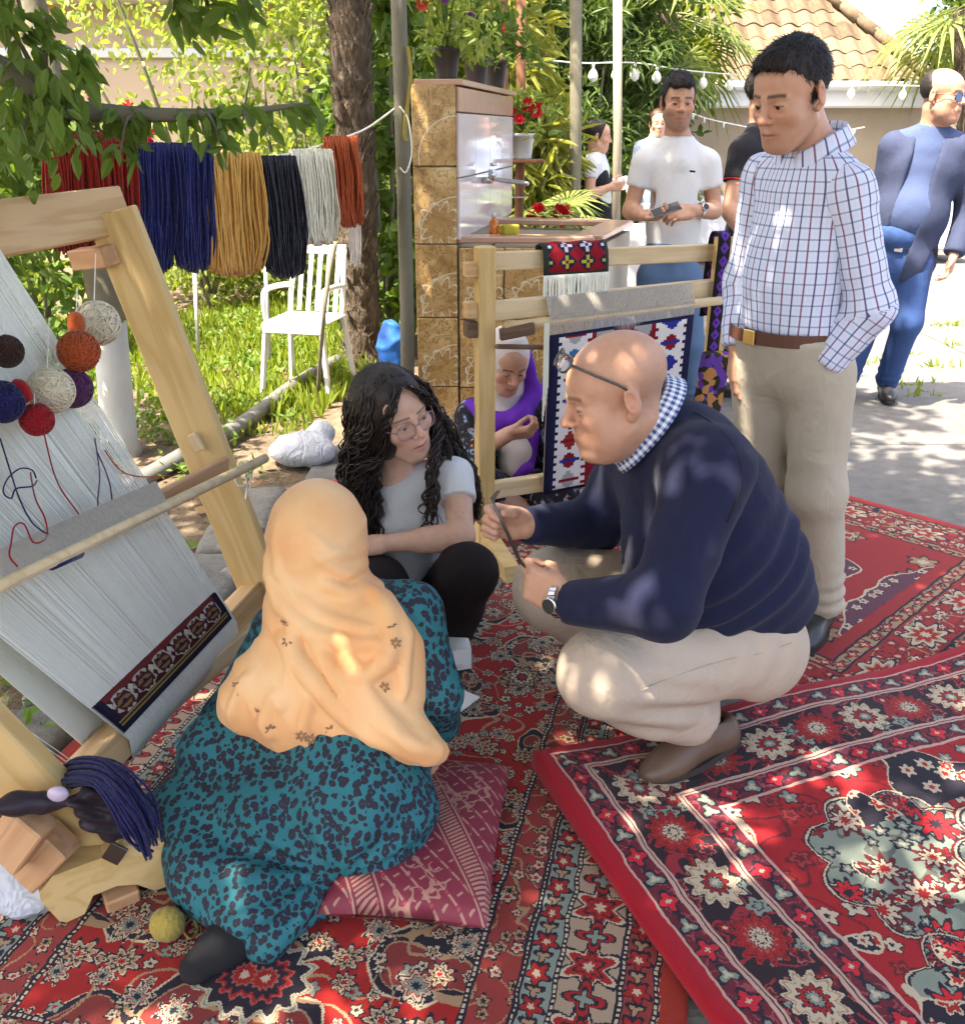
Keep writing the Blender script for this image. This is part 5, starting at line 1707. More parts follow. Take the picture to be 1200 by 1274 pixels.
# ------------------------------------------------------------------ standing people
def figure(root, H, nb, pel, shL, shR, armL, armR, legL, legR, skin, shirt, trousers, shoes, sleeve=.45, b=1.0, belly=1.0, handL=None, handR=None, hem=None, res=.012, hres=.004, fit=1.0, cols=None, sres=.011, seed=1, shirt_name='shirt', neckr=.055, shoe_dir=None, tuck=False, uv=False, tname='trousers'):
    """armL/R: (elbow, wrist); legL/R: (hip, knee, ankle)"""
    def stand(lg):
        hp, kn, an = [Vector(v) for v in lg]
        if not .06 < an.z < .13: an.z = .09; kn.z = (hp.z + an.z) / 2
        return hp, kn, an
    legL, legR = stand(legL), stand(legR)
    T = torso_frame(pel, nb, shL, shR)
    up = Vector(T.col[2]); back = Vector(T.col[1]); lat = Vector(T.col[0])
    S = Sdf()
    S.chain([pel, pel.lerp(nb, .6), nb], [.10 * b, .10 * b, .06], .05)
    S.cap(nb - up * .02, shL, .05, .045, .05); S.cap(nb - up * .02, shR, .05, .045, .05)
    fine = [H.box(hres)]
    for sh, (el, wr) in ((shL, armL), (shR, armR)):
        S.chain([sh, el, wr], [.050 * b, .041 * b, .028], .02); S.cap(el.lerp(wr, .1), el.lerp(wr, .5), .043 * b, .038 * b, .02)
    for hp, kn, an in (legL, legR): S.chain([hp, kn, an], [.08, .052, .036], .03)
    H.add(S); H.neck(S, nb, neckr, neckr * 1.1)
    for sd, hd, (el, wr) in (('L', handL, armL), ('R', handR, armR)):
        if hd:
            f, _, _ = hand(S, wr, hd[0], hd[1], sd, hd[2], sz=1.0, **(hd[3] if len(hd) > 3 else {}))
            fine.append((f[0], f[1], max(f[2], hres)))
    sdf_obj('body', S, M['skin'], root, res * 1.3, fine, 1, col=skin_fn(H, skin, **(cols or {})))
    H.eyes(root)
    # shirt body
    C = Sdf()
    fx = fit
    C.ell(pel.lerp(nb, .70) , (.158 * b * fx, .112 * b * fx, .165), T, .06)
    C.ell(pel.lerp(nb, .36) - back * .012 * belly, (.150 * b * fx, .116 * b * belly * fx, .19), T, .06)
    C.ell(pel.lerp(nb, .02), (.158 * b * fx, .122 * b * fx, .15), T, .06)
    C.cap(shL.lerp(shR, .10), shR.lerp(shL, .10), .062 * b, .062 * b, .05)
    C.cap(nb - up * .005, shL.lerp(nb, .25), .062, .054 * b, .04); C.cap(nb - up * .005, shR.lerp(nb, .25), .062, .054 * b, .04)
    hem = hem if hem is not None else pel
    C.cap(nb - up * .09 - back * .035, nb - up * .005 - back * .02, .075, .060, .03)
    C.half(hem, -up)
    C.cap(nb + up * .055 - back * .015, nb + up * .17 - back * .03, neckr * 1.15, neckr * 1.3, .006, 'sub')
    ang0 = back
    def tuv(V):
        q = V - np.array(pel)
        x, y, z = q @ np.array(lat), q @ np.array(back), q @ np.array(up)
        return np.stack([np.arctan2(x, -y) * .15 * b, z], 1)
    if uv:
        ob = sdf_obj(shirt_name, C, shirt, root, sres, smooth=2, wr=wrinkle(.0035, 15, seed, (1, 1, .7)), uv=tuv)
        for sd, sh, (el, wr) in (('l', shL, armL), ('r', shR, armR)):
            A = Sdf()
            mid = sh.lerp(el, .5)
            A.cap(sh.lerp(nb, .12), sh, .054 * b, .062 * b, .04)
            A.chain([sh, el], [.064 * b, .060 * b], .03); A.chain([el, wr], [.064 * b, .050 * b], .03)
            cuff_cut(A, wr, wr - el, .1)
            ax1, ax2 = (el - sh).normalized(), (wr - el).normalized()
            def suv(V, sh=sh, el=el, wr=wr, ax1=ax1, ax2=ax2):
                a = np.array(sh); d1 = np.array(ax1); L1 = (el - sh).length
                t = (V - a) @ d1
                n1 = np.array((back - ax1 * back.dot(ax1)).normalized()); m1 = np.cross(d1, n1)
                q = V - a
                u1 = np.arctan2(q @ m1, -(q @ n1)) * .066
                q2 = V - np.array(el); d2 = np.array(ax2)
                n2 = np.array((back - ax2 * back.dot(ax2)).normalized()); m2 = np.cross(d2, n2)
                u2 = np.arctan2(q2 @ m2, -(q2 @ n2)) * .060
                t2 = q2 @ d2
                k = (t > L1)
                return np.stack([np.where(k, u2, u1), np.where(k, -L1 - t2, -t)], 1)
            sdf_obj('sleeve', A, shirt, ob, sres, smooth=2, wr=wrinkle(.0055, 20, seed + 5, (1, 1, 1.2)), uv=suv)
    else:
        for sh, (el, wr) in ((shL, armL), (shR, armR)):
            if sleeve <= 0: continue
            if sleeve < 1:
                e = sh.lerp(el, sleeve)
                C.chain([sh, sh.lerp(el, sleeve + .12)], [.066 * b, .060 * b], .04); cuff_cut(C, e, el - sh, .1)
            else:
                C.chain([sh, el, wr], [.070 * b, .060 * b, .046], .04); cuff_cut(C, wr, wr - el, .1)
        ob = sdf_obj(shirt_name, C, shirt, root, sres, smooth=2, wr=wrinkle(.0045, 14, seed, (1, 1, .6)))
    # trousers
    P = Sdf()
    P.ell(pel - up * .04, (.150 * b, .118 * b, .13), T, .05)
    P.ell(Vector(hem) * .7 + pel * .3, ((.150 if tuck else .132) * b, (.113 if tuck else .100) * b, .10), T, .05)
    P.ell(hem, ((.151 if tuck else .122) * b, (.106 * (1 + (belly - 1) * .8) if tuck else .092) * b, .07), T, .05)
    for hp, kn, an in (legL, legR):
        P.chain([hp, kn, an], [.095 * b, .078, .066], .04)
        cuff_cut(P, an + Vector((0, 0, -.01)), an - kn, .14)
    P.half(hem + up * (-.006 if tuck else .03), up)
    def kw(V, N):
        o = wrinkle(.0042, 15, seed + 9, (1, 1, .9))(V, N)
        for hp, kn, an in (legL, legR):
            r = np.linalg.norm(V - np.array(an + Vector((0, 0, .06))), axis=1)
            o = o + .006 * np.exp(-(r / .10) ** 2) * np.sin(V[:, 2] * 120 + 3 * snoise(V, 10, seed))
        return o
    tr = sdf_obj(tname, P, trousers, root, sres, smooth=2, wr=kw)
    for i, (hp, kn, an) in enumerate((legL, legR)):
        d = Vector(shoe_dir[i]) if shoe_dir else -back
        d = Vector((d.x, d.y, 0)).normalized()
        h = Vector((an.x, an.y, 0)) - d * .07; h.z = max(.004, an.z - .085)
        shoe(root, h, h + d * .275, (0, 0, 1), shoes, .044, .085)
    return T, ob, tr

def plaid():
    m = Mat('plaid_shirt', .8, .25)
    x, y, z = m.xyz(m.attr('cuv'))
    p = .0262
    fx, fy = (x / p).fract(), (y / (p * 1.05)).fract()
    nx, ny = (x / (p * 2)).fract(), (y / (p * 2.1)).fract()
    ground = (.60, .66, .80)
    c = m.mix(((fx - .5).abs().gt(.36)) * .35, ground, (.50, .62, .80))
    c = m.mix(((fy - .5).abs().gt(.36)) * .30, c, (.62, .56, .72))
    c = m.mix((fy - .5).abs().lt(.075) * .62, c, (.10, .13, .26))
    vcol = m.mix(nx.gt(.5), (.16, .045, .11), (.045, .04, .13))
    c = m.mix((fx - .5).abs().lt(.082) * .92, c, vcol)
    c = m.mix((fx.lt(.04)) * .35, c, (.35, .50, .78))
    m.base(c); m.bump(m.noise(m.tc(), 900, 2), .15, .001)
    M['plaid_shirt'] = m.m
plaid()
cloth('jeans_light', (.10, .17, .28), (.06, .11, .20), .9, 1100, .35, var=5, amt=.9)
cloth('jeans_blue', (.045, .10, .26), (.025, .055, .17), .9, 1100, .35, var=6, amt=.9)
cloth('blazer', (.045, .058, .11), (.036, .047, .09), .9, 1200, .25)
cloth('blue_tee', (.065, .095, .19), (.05, .075, .155), .9, 900, .2)
cloth('black_cloth', (.016, .016, .020), None, .9, 900, .3)
cloth('navy_vest', (.016, .018, .035), None, .45, 300, .3)
cloth('purple_cloth', (.13, .025, .40), (.09, .015, .30), .8, 500, .4)
cloth('white_scarf', (.62, .58, .56), (.54, .50, .48), .85, 700, .3)
cloth('stripe_blue', (.45, .55, .72), (.25, .36, .60), .85, 700, .3, var=20)

# ------------------------------------------------------------------ the standing man in a checked shirt
def checked_man():
    root = thing('person', 'standing dark-haired person in blue checked shirt and khaki trousers, hand in pocket', 'person', tuple(gz(1000, 800, 0)))
    H = Head(at(984, 120, 2.50), (-.80, -.52, -.34), (.03, .0, 1), .98, eye=.0032, nose=1.15, smile=.0012)
    nb = at(1011, 194, 2.56)
    shL, shR = at(1056, 238, 2.44), at(955, 220, 2.67)
    elL, wrL = at(1080, 385, 2.42), at(1024, 452, 2.445)
    elR, wrR = at(930, 350, 2.70), at(918, 432, 2.62)
    pel = at(985, 425, 2.56)
    hL, kL, aL = at(1020, 465, 2.50), at(1015, 610, 2.50), None
    aL = gz(1022, 752, .10)
    hR, kR = at(950, 460, 2.62), at(950, 590, 2.66)
    aR = Vector((kR.x + .02, 2.74, .09))
    T, ob, tr = figure(root, H, nb, pel, shL, shR, (elL, wrL), (elR, wrR), (hL, kL, aL), (hR, kR, aR), SKIN1, M['plaid_shirt'], M['chino_olive'], M['leather_black'],
           1.0, .99, 1.15, handR=((-.05, 0, -1), (1, 0, 0), ((15, 20, 15),) * 4),
           hem=at(975, 408, 2.56), hres=.0031, cols=dict(stubble=.16, browd=.9), sres=.009, seed=3, shoe_dir=((-.55, -.84, 0), (-.6, -.7, 0)), tuck=True, uv=True)
    up = Vector(T.col[2]); back = Vector(T.col[1])
    short_hair(root, H, M['hair_black'], .010, .003, .074, .005, .006)
    collar(root, nb + up * .028 - back * .005, up + -back * .30, -back, M['plaid_shirt'], .078, .074, .034, 14, drop=.030, point=.030)
    # belt with buckle
    c = at(975, 412, 2.56) 
    bel = MB(); pts = []
    lat = Vector(T.col[0])
    for i in range(40):
        t = 2 * math.pi * i / 40
        pts.append(c + lat * math.cos(t) * .158 + back * math.sin(t) * .129)
    V, Fs = [], []
    for p in pts:
        o = (p - c).normalized()
        V += [p - up * .017, p + o * .004 - up * .017, p + o * .004 + up * .017, p + up * .017]
    for i in range(40):
        j = (i + 1) % 40
        for k in range(4): Fs.append((i * 4 + k, j * 4 + k, j * 4 + (k + 1) % 4, i * 4 + (k + 1) % 4))
    bl = MB().add(V, Fs).build('belt', M['leather_belt'], root, False)
    bp = c - back * .132
    MB().box(bp - back * .004, (.020, .003, .020), Matrix((lat, back, up)).transposed(), .002).build('buckle', M['gold'], bl)
    # the hand pushed into the side pocket
    pk = Sdf().chain([wrL + Vector((.012, .012, -.016)), wrL + Vector((.006, .035, -.075))], [.044, .036], .03)
    po_ = sdf_obj('pocket', pk, M['chino_olive'], tr, .008, wr=wrinkle(.004, 26, 4))
    return root
checked_man()

def phone_man():
    root = thing('person', 'young person in white t-shirt and blue jeans standing behind the kilim loom', 'person', tuple(gz(835, 545, 0)))
    Y = 4.9
    H = Head(at(843, 128, Y), (.02, -1, -.10), (0, 0, 1), .98, eye=.0036, nose=1.08)
    nb = at(843, 176, Y + .03)
    shL, shR = at(881, 203, Y + .02), at(800, 203, Y + .02)
    T, ob, tr = figure(root, H, nb, at(833, 335, Y + .02), shL, shR, (at(888, 262, Y + .02), at(862, 262, Y - .20)), (at(784, 262, Y + .02), at(798, 268, Y - .22)),
           (at(852, 345, Y), at(856, 440, Y), at(858, 520, Y + .05)), (at(812, 345, Y), at(806, 440, Y), at(802, 520, Y + .05)),
           SKIN3, M['white_tee'], M['jeans_light'], M['leather_black'], .50, .93, 1.0,
           handL=((-1, -.25, -.15), (.1, .7, -.6), ((25, 45, 30),) * 4), handR=((.8, -.45, .05), (-.1, -.4, .9), ((25, 50, 35),) * 4),
           hem=at(833, 308, Y), hres=.0045, cols=dict(stubble=.45, browd=.95), sres=.011, seed=31)
    short_hair(root, H, M['hair_black'], .016, .006, .058, .006, .004)
    watch(root, at(872, 261, Y - .14), Vector((-1, -.4, 0)), (.1, -.9, .4), .034, M['steel'], M['black_plastic'])
    ph = thing('phone', 'flat grey phone held by the young person in the white t-shirt', 'phone', tuple(at(828, 262, Y - .30)))
    d = (at(842, 257, Y - .30) - at(815, 266, Y - .30)).normalized()
    MB().box(at(828, 261, Y - .30), (.070, .038, .0045), frame(d, (.1, -.35, 1)), .003).build('case', M['steel'], ph)
    MB().box(at(828, 261, Y - .30) + frame(d, (.1, -.35, 1)) @ Vector((0, 0, .0052)), (.066, .035, .0006), frame(d, (.1, -.35, 1))).build('screen', M['black_plastic'], ph)
    # small dark mark on the chest
    p = at(861, 213, Y - .118)
    MB().box(p, (.014, .002, .0045), Matrix.Rotation(.1, 3, 'Y'), .001).build('chest_logo', M['black_cloth'], ob)
phone_man()

def blazer_man():
    root = thing('person', 'walking person in sunglasses, open blue blazer, blue shirt and jeans', 'person', tuple(gz(1100, 500, 0)))
    Y = 5.25
    H = Head(at(1172, 120, Y), (.66, -.74, -.06), (0, 0, 1), 1.04, eye=0, fat=.8)
    nb = at(1160, 162, Y + .04)
    shL, shR = at(1196, 184, Y - .02), at(1110, 182, Y + .10)
    pel = at(1118, 318, Y + .05)
    aL = gz(1103, 474, .10); aR = Vector((at(1052, 470, 5.45).x, 5.45, .10))
    armL, armR = (at(1206, 262, Y), at(1186, 316, Y - .1)), (at(1098, 262, Y + .18), at(1092, 325, Y + .1))
    T, ob, tr = figure(root, H, nb, pel, shL, shR, armL, armR,
           (at(1135, 325, Y), at(1128, 400, Y - .04), aL), (at(1098, 325, Y + .08), at(1080, 395, Y + .06), aR),
           SKIN1, M['blue_tee'], M['jeans_blue'], M['leather_black'], 0, 1.10, 1.35,
           handL=((-.15, -.1, -1), (-.9, .2, 0), ((25, 35, 20),) * 4), handR=((0, -.1, -1), (1, 0, 0), ((25, 35, 20),) * 4),
           hem=at(1118, 288, Y), hres=.0045, cols=dict(stubble=.2, scalp=(.45, (.10, .07, .06))), sres=.011, seed=51, shoe_dir=((-.25, -1, 0), (-.25, -1, 0)))
    up, back, lat = Vector(T.col[2]), Vector(T.col[1]), Vector(T.col[0])
    J = Sdf(); b = 1.10
    J.ell(pel.lerp(nb, .70), (.185 * b, .135 * b, .19), T, .06)
    J.ell(pel.lerp(nb, .34) - back * .01, (.178 * b, .155 * b, .22), T, .06)
    J.ell(pel.lerp(nb, -.02), (.182 * b, .150 * b, .18), T, .06)
    J.cap(shL.lerp(shR, .08), shR.lerp(shL, .08), .064 * b, .064 * b, .05)
    J.half(pel - up * .13, -up)
    J.box(pel.lerp(nb, .30) - back * .20 - lat * .025, (.062, .17, .45), T @ Matrix.Rotation(.05, 3, 'Y'), .02, .02, 'sub')
    J.cap(nb - up * .02 - back * .10, nb + up * .10 - back * .10, .05, .075, .01, 'sub')
    J.cap(nb + up * .05, nb + up * .12, .072, .08, .01, 'sub')
    for sh, (el, wr) in ((shL, armL), (shR, armR)):
        J.chain([sh, el, wr], [.066 * b, .062 * b, .054], .04); cuff_cut(J, wr, wr - el, .1)
    jk = sdf_obj('blazer', J, M['blazer'], root, .011, smooth=2, wr=wrinkle(.0045, 12, 61, (1, 1, .7)))
    # lapels lie on the front of the blazer
    def onj(p):
        p = Vector(p) - back * .3
        for _ in range(40): p = p + back * max(.0005, float(J.pts([p])[0]))
        return p - back * .004
    for g in (-1, 1):
        q = [pel.lerp(nb, .99) + lat * (g * .075 - .01), pel.lerp(nb, .86) + lat * (g * .145 - .02), pel.lerp(nb, .76) + lat * (g * .135 - .02), pel.lerp(nb, .48) + lat * (g * .075 - .025), pel.lerp(nb, .75) + lat * (g * .078 - .02)]
        MB().prism([onj(p) for p in q], -back * .005).build('lapel', M['blazer'], jk)
    bm = MB()
    pts = [pel.lerp(nb, .075) + lat * math.cos(t) * .158 + back * math.sin(t) * .128 for t in [2 * math.pi * i / 32 for i in range(32)]]
    bl = bm.tube(pts, .019, 6, closed=True, flat=.5).build('belt', M['leather_black'], root, True)
    MB().box(pel.lerp(nb, .075) - back * .142 - lat * .02, (.022, .006, .018), Matrix((lat, back, up)).transposed(), .002).build('buckle', M['steel'], bl)
    glasses(root, H, M['dark_iron'], M['blue_lens'], y=-.100, z=.002, lw=.029, lh=.021, r=.0022)
    S = Sdf().ell(H.w(0, .020, .050), [.080 * 1.04, .101 * 1.04, .087 * 1.04], H.M)
    S.half(H.w(0, .012, .02), H.M @ Vector((0, -1, .5))); S.half(H.w(0, 0, -.03), H.M @ Vector((0, -.3, -1)))
    sdf_obj('hair', S, M['hair_black'], root, .009)
blazer_man()

def vest_person():
    root = thing('person', 'person in black polo and dark padded vest, mostly hidden behind the checked shirt', 'person', tuple(gz(925, 490, 0)))
    Y = 5.35
    H = Head(at(952, 118, Y), (.9, .35, -.05), (0, 0, 1), 1.0)
    nb = at(946, 160, Y + .02)
    shL, shR = at(960, 182, Y + .16), at(922, 190, Y - .15)
    T, ob, tr = figure(root, H, nb, at(935, 330, Y), shL, shR, (at(960, 265, Y + .25), at(985, 300, Y + .2)), (at(908, 262, Y - .22), at(932, 300, Y - .28)),
           (at(940, 345, Y + .1), at(945, 430, Y + .1), at(940, 482, 5.6)), (at(918, 345, Y - .1), at(898, 420, Y - .05), gz(878, 468, .10)),
           SKIN1, M['black_cloth'], M['black_cloth'], M['leather_black'], .50, 1.05, 1.1, handR=((.9, -.1, .1), (0, 1, 0), ((40, 60, 30),) * 4), hem=at(935, 318, Y), hres=.006, seed=71)
    e = shR.lerp(at(908, 262, Y - .22), .49); d = (at(908, 262, Y - .22) - shR).normalized()
    f = frame(d)
    MB().tube([e + f @ Vector((0, math.cos(t) * .066, math.sin(t) * .066)) for t in [2 * math.pi * i / 20 for i in range(20)]], .004, 5, closed=True).build('sleeve_trim', M['red_cloth'], ob, True)
    up = Vector(T.col[2])
    V = Sdf(); b = 1.05; pel = at(935, 330, Y)
    V.ell(pel.lerp(nb, .70), (.168 * b, .130 * b, .165), T, .06); V.ell(pel.lerp(nb, .33), (.168 * b, .138 * b, .20), T, .06)
    V.half(pel - up * .02, -up); V.half(nb - up * .02, up)
    sdf_obj('vest', V, M['navy_vest'], root, .011, wr=lambda P, N: .010 * np.abs(np.sin(P[:, 2] * 34)) + .003 * snoise(P, 25, 5))
    short_hair(root, H, M['hair_black'], .012, .006)
cloth('red_cloth', (.40, .02, .025), None, .85, 600, .3)
vest_person()

def waitress():
    root = thing('person', 'waitress in black vest and white blouse with hair in a bun, reading a paper', 'person', tuple(gz(740, 400, 0)))
    Y = 8.0
    H = Head(at(744, 170, Y), (1, -.08, -.12), (0, 0, 1), .96, fem=True)
    nb = at(740, 194, Y + .02)
    shL, shR = at(742, 206, Y + .17), at(736, 206, Y - .17)
    pel = at(741, 280, Y)
    T, ob, tr = figure(root, H, nb, pel, shL, shR, (at(738, 240, Y + .2), at(762, 232, Y + .16)), (at(732, 244, Y - .22), at(760, 232, Y - .20)),
           (at(744, 285, Y + .08), at(748, 340, Y + .08), at(745, 392, Y + .1)), (at(740, 285, Y - .08), at(738, 340, Y - .08), at(736, 392, Y - .1)),
           SKIN1, M['white_tee'], M['black_cloth'], M['leather_black'], .42, .96, 1.05, handR=((1, .3, .1), (0, 1, .3), ((30, 40, 20),) * 4), handL=((1, -.3, .1), (0, -1, .3), ((30, 40, 20),) * 4), hem=at(741, 268, Y), hres=.006, seed=81, shoe_dir=((1, 0, 0), (1, 0, 0)), sres=.014)
    up = Vector(T.col[2]); back = Vector(T.col[1])
    V = Sdf()
    V.ell(pel.lerp(nb, .66), (.158, .122, .155), T, .05); V.ell(pel.lerp(nb, .25), (.160, .130, .20), T, .05); V.ell(pel, (.165, .135, .12), T, .05)
    V.half(pel - up * .07, -up); V.half(nb - up * .035, up)
    V.cap(nb - back * .10 - up * .18, nb - back * .10 + up * .05, .02, .07, .01, 'sub')
    sdf_obj('vest', V, M['black_cloth'], root, .012, wr=wrinkle(.003, 14, 3))
    S = Sdf().ell(H.w(0, .022, .045), [.082, .102, .086], H.M); S.half(H.w(0, -.028, .03), H.M @ Vector((0, -1, -.25))); S.ell(H.w(0, .125, .03), .036, None, .01)
    sdf_obj('hair', S, M['hair_black'], root, .008, wr=wrinkle(.002, 60, 4))
    pp = thing('paper_slip', 'small white paper slip in the hands of the waitress', 'paper', tuple(at(772, 229, Y)))
    MB().box(at(773, 228, Y), (.06, .10, .001), frame((1, 0, .2), (-.3, -.5, 1))).build('sheet', M['paper'], pp)
waitress()

def far_people():
    root = thing('person', 'person with light brown hair and pale shirt peering out behind the white t-shirt', 'person', tuple(gz(812, 330, 0)))
    Y = 9.2
    H = Head(at(818, 154, Y), (.05, -1, -.05), (0, 0, 1), .95, fem=True)
    nb = at(815, 174, Y)
    pel = at(812, 245, Y)
    figure(root, H, nb, pel, at(832, 184, Y), at(796, 184, Y), (at(836, 212, Y), at(826, 235, Y - .2)), (at(792, 212, Y), at(782, 238, Y - .2)),
           (at(820, 250, Y), at(820, 295, Y), at(820, 333, Y)), (at(805, 250, Y), at(805, 295, Y), at(805, 333, Y)),
           SKIN4, M['stripe_blue'], M['white_tee'], M['white_shoe'], 1.0, .9, 1.0, hem=at(812, 255, Y), hres=.007, seed=91, sres=.016,
           handR=((0, -.5, -1), (1, 0, 0), ((20, 30, 20),) * 4))
    S = Sdf().ell(H.w(0, .022, .048), [.082, .100, .087], H.M); S.half(H.w(0, -.045, .05), H.M @ Vector((0, -1, -.45)))
    sdf_obj('hair', S, M['hair_brown'], root, .009, wr=wrinkle(.002, 60, 4))
    # someone with dark hair and a striped shirt beyond the palm
    root = thing('person', 'dark-haired person in a blue striped shirt half hidden by palm fronds', 'person', tuple(gz(682, 330, 0)))
    Y = 9.6
    H = Head(at(681, 160, Y), (.3, .9, -.1), (0, 0, 1), 1.0)
    nb = at(681, 178, Y); pel = at(681, 245, Y)
    figure(root, H, nb, pel, at(663, 186, Y), at(699, 186, Y), (at(658, 214, Y), at(664, 236, Y + .2)), (at(704, 214, Y), at(698, 236, Y + .2)),
           (at(673, 250, Y), at(673, 295, Y), at(673, 330, Y)), (at(689, 250, Y), at(689, 295, Y), at(689, 330, Y)),
           SKIN1, M['stripe_blue'], M['black_cloth'], M['leather_black'], .5, 1.0, 1.0, hem=at(681, 255, Y), hres=.008, seed=95, sres=.016)
    short_hair(root, H, M['hair_black'], .014, .007, res=.009)
far_people()

# ------------------------------------------------------------------ the weaver behind the kilim
def floral():
    m = Mat('floral_dress', .85, .2)
    o = m.tc()
    n = m.noise(o, 22, 3); n2 = m.noise(o, 40, 2)
    c = m.ramp(n, [(.35, (.012, .012, .018)), (.52, (.03, .035, .05)), (.58, (.20, .27, .38)), (.66, (.03, .03, .045)), (.8, (.10, .10, .12))], 'CONSTANT')
    c = m.mix(n2.gt(.66), c, (.40, .17, .09))
    m.base(c); m.bump(m.noise(o, 700, 2), .2, .001); M['floral_dress'] = m.m
floral()

def kilim_weaver():
    root = thing('person', 'weaver in purple and white headscarf seated behind the kilim on the small loom', 'person', tuple(gz(640, 640, 0)))
    Y = 3.72
    H = Head(at(630, 452, Y), (.32, -.85, -.42), (.05, 0, 1), .98, eye=.0022, fem=True, smile=.001)
    nb = at(626, 505, Y + .10); pel = at(620, 625, Y + .22)
    shL, shR = at(668, 520, Y + .06), at(590, 520, Y + .10)
    elR, wrR = at(588, 566, Y - .05), at(632, 540, Y - .24)
    elL, wrL = at(690, 570, Y + .05), at(690, 520, Y - .16)
    S = Sdf()
    S.chain([pel, nb], [.11, .06], .05); S.cap(shL, shR, .045, .045, .04)
    S.chain([shR, elR, wrR], [.045, .04, .03], .02); S.chain([shL, elL, wrL], [.045, .04, .03], .02)
    knR, knL = at(600, 610, Y - .30), at(690, 620, Y - .25)
    fR = gz(655, 628, .05)
    S.chain([pel, knR, gz(660, 640, .05)], [.08, .06, .04], .03); S.chain([pel, knL], [.08, .06], .03)
    H.add(S); H.neck(S, nb, .046, .05)
    f1, _, _ = hand(S, wrR, (.9, -.25, .18), (.1, .5, .6), 'R', ((45, 60, 40),) * 4, ((.8, .2, .5),), sz=.98)
    f2, _, _ = hand(S, wrL, (.1, -.5, .8), (-.8, -.4, 0), 'L', ((40, 50, 30),) * 4, sz=.95)
    sdf_obj('body', S, M['skin'], root, .016, [H.box(.0036), f1, f2], 1, col=skin_fn(H, (.50, .30, .22)))
    H.eyes(root, gaze=(0, -1, -.6))
    D = Sdf()
    D.chain([pel, pel.lerp(nb, .5), nb - Vector((0, 0, .06))], [.17, .15, .09], .08); D.cap(shL, shR, .075, .078, .05)
    D.chain([shR, elR], [.082, .07], .04); D.cap(elR, elR.lerp(wrR, .35), .07, .06, .03); D.chain([shL, elL, elL.lerp(wrL, .6)], [.08, .065, .055], .04)
    D.chain([pel, knR], [.14, .10], .05); D.chain([pel, knL], [.14, .10], .05); D.ell((pel.x + .05, pel.y - .25, .08), (.26, .20, .09), None, .05)
    D.half((0, 0, .012), (0, 0, -1))
    sdf_obj('dress', D, M['floral_dress'], root, .013, wr=wrinkle(.006, 14, 7))
    # scarf: white round the face, purple border over the shoulders
    C = Sdf()
    C.ell(H.w(0, .030, .030), (.092, .112, .112), H.M, .02); C.chain([H.w(0, .03, -.07), nb + Vector((0, .0, -.02))], [.095, .105], .05)
    C.chain([nb + Vector((.0, -.07, -.03)), nb + Vector((.05, -.16, -.16)), nb + Vector((.03, -.20, -.26))], [.07, .06, .05], .05)
    C.ell(H.w(0, -.105, -.012), (.058, .085, .082), H.M, .01, 'sub')
    V, Q = C.surf(.008, smooth=2)
    V = V + normals(V, Q) * wrinkle(.004, 26, 17, (.6, .6, 1.4))(V, None)[:, None]
    link('headscarf', np_mesh('headscarf', V, Q), M['white_scarf'], root)
    P = Sdf()
    P.chain([shR + Vector((-.01, -.02, .05)), nb + Vector((-.03, -.13, -.035)), nb + Vector((.06, -.15, -.005)), nb + Vector((.12, -.05, .07)), H.w(.10, .06, .02)], [.040, .042, .040, .034, .03], .03)
    P.chain([nb + Vector((.115, -.06, .05)), nb + Vector((.12, -.13, -.10)), nb + Vector((.10, -.19, -.20))], [.030, .032, .03], .02)
    P.chain([nb + Vector((-.06, -.20, -.30)), nb + Vector((.02, -.23, -.27)), nb + Vector((.09, -.23, -.20))], [.022, .026, .022], .02)
    sdf_obj('scarf_border', P, M['purple_cloth'], root, .009, wr=wrinkle(.005, 30, 27, (1, 1, 1.5)))
kilim_weaver()

def hidden_sitter():
    root = thing('person', 'dark-haired person in blue bending low behind the hanging fringed textile', 'person', tuple(gz(715, 560, 0)))
    Y = 4.45
    H = Head(at(712, 378, Y), (-.3, -.85, -.45), (0, 0, 1), 1.0, eye=.002)
    nb = at(735, 410, Y + .12); pel = at(760, 500, Y + .25)
    S = Sdf(); S.chain([pel, nb], [.12, .06], .05); S.cap(at(700, 425, Y + .1), at(775, 425, Y + .1), .05, .05, .04)
    H.add(S); H.neck(S, nb)
    S.chain([at(700, 425, Y + .1), at(690, 480, Y - .05), at(720, 500, Y - .2)], [.05, .04, .03], .03)
    sdf_obj('body', S, M['skin'], root, .018, [H.box(.006)], 1, col=skin_fn(H, SKIN1))
    C = Sdf(); C.chain([pel, nb - Vector((0, 0, .03))], [.19, .10], .06); C.cap(at(698, 425, Y + .1), at(775, 418, Y + .1), .085, .09, .05)
    C.chain([at(700, 425, Y + .1), at(690, 480, Y - .05)], [.08, .07], .04)
    C.chain([pel, at(720, 520, Y - .15), gz(712, 575, .05)], [.15, .11, .08], .05); C.half((0, 0, .01), (0, 0, -1))
    sdf_obj('shirt', C, M['blue_tee'], root, .014, wr=wrinkle(.006, 14, 7))
    short_hair(root, H, M['hair_black'], .014, .008, res=.008)
hidden_sitter()
# ------------------------------------------------------------------ helpers for cut timbers
def plane_hit(px, py, p, n):
    d = ray(px, py); o = Vector((0, 0, CAMZ)); n = Vector(n)
    return o + d * ((Vector(p) - o).dot(n) / d.dot(n))

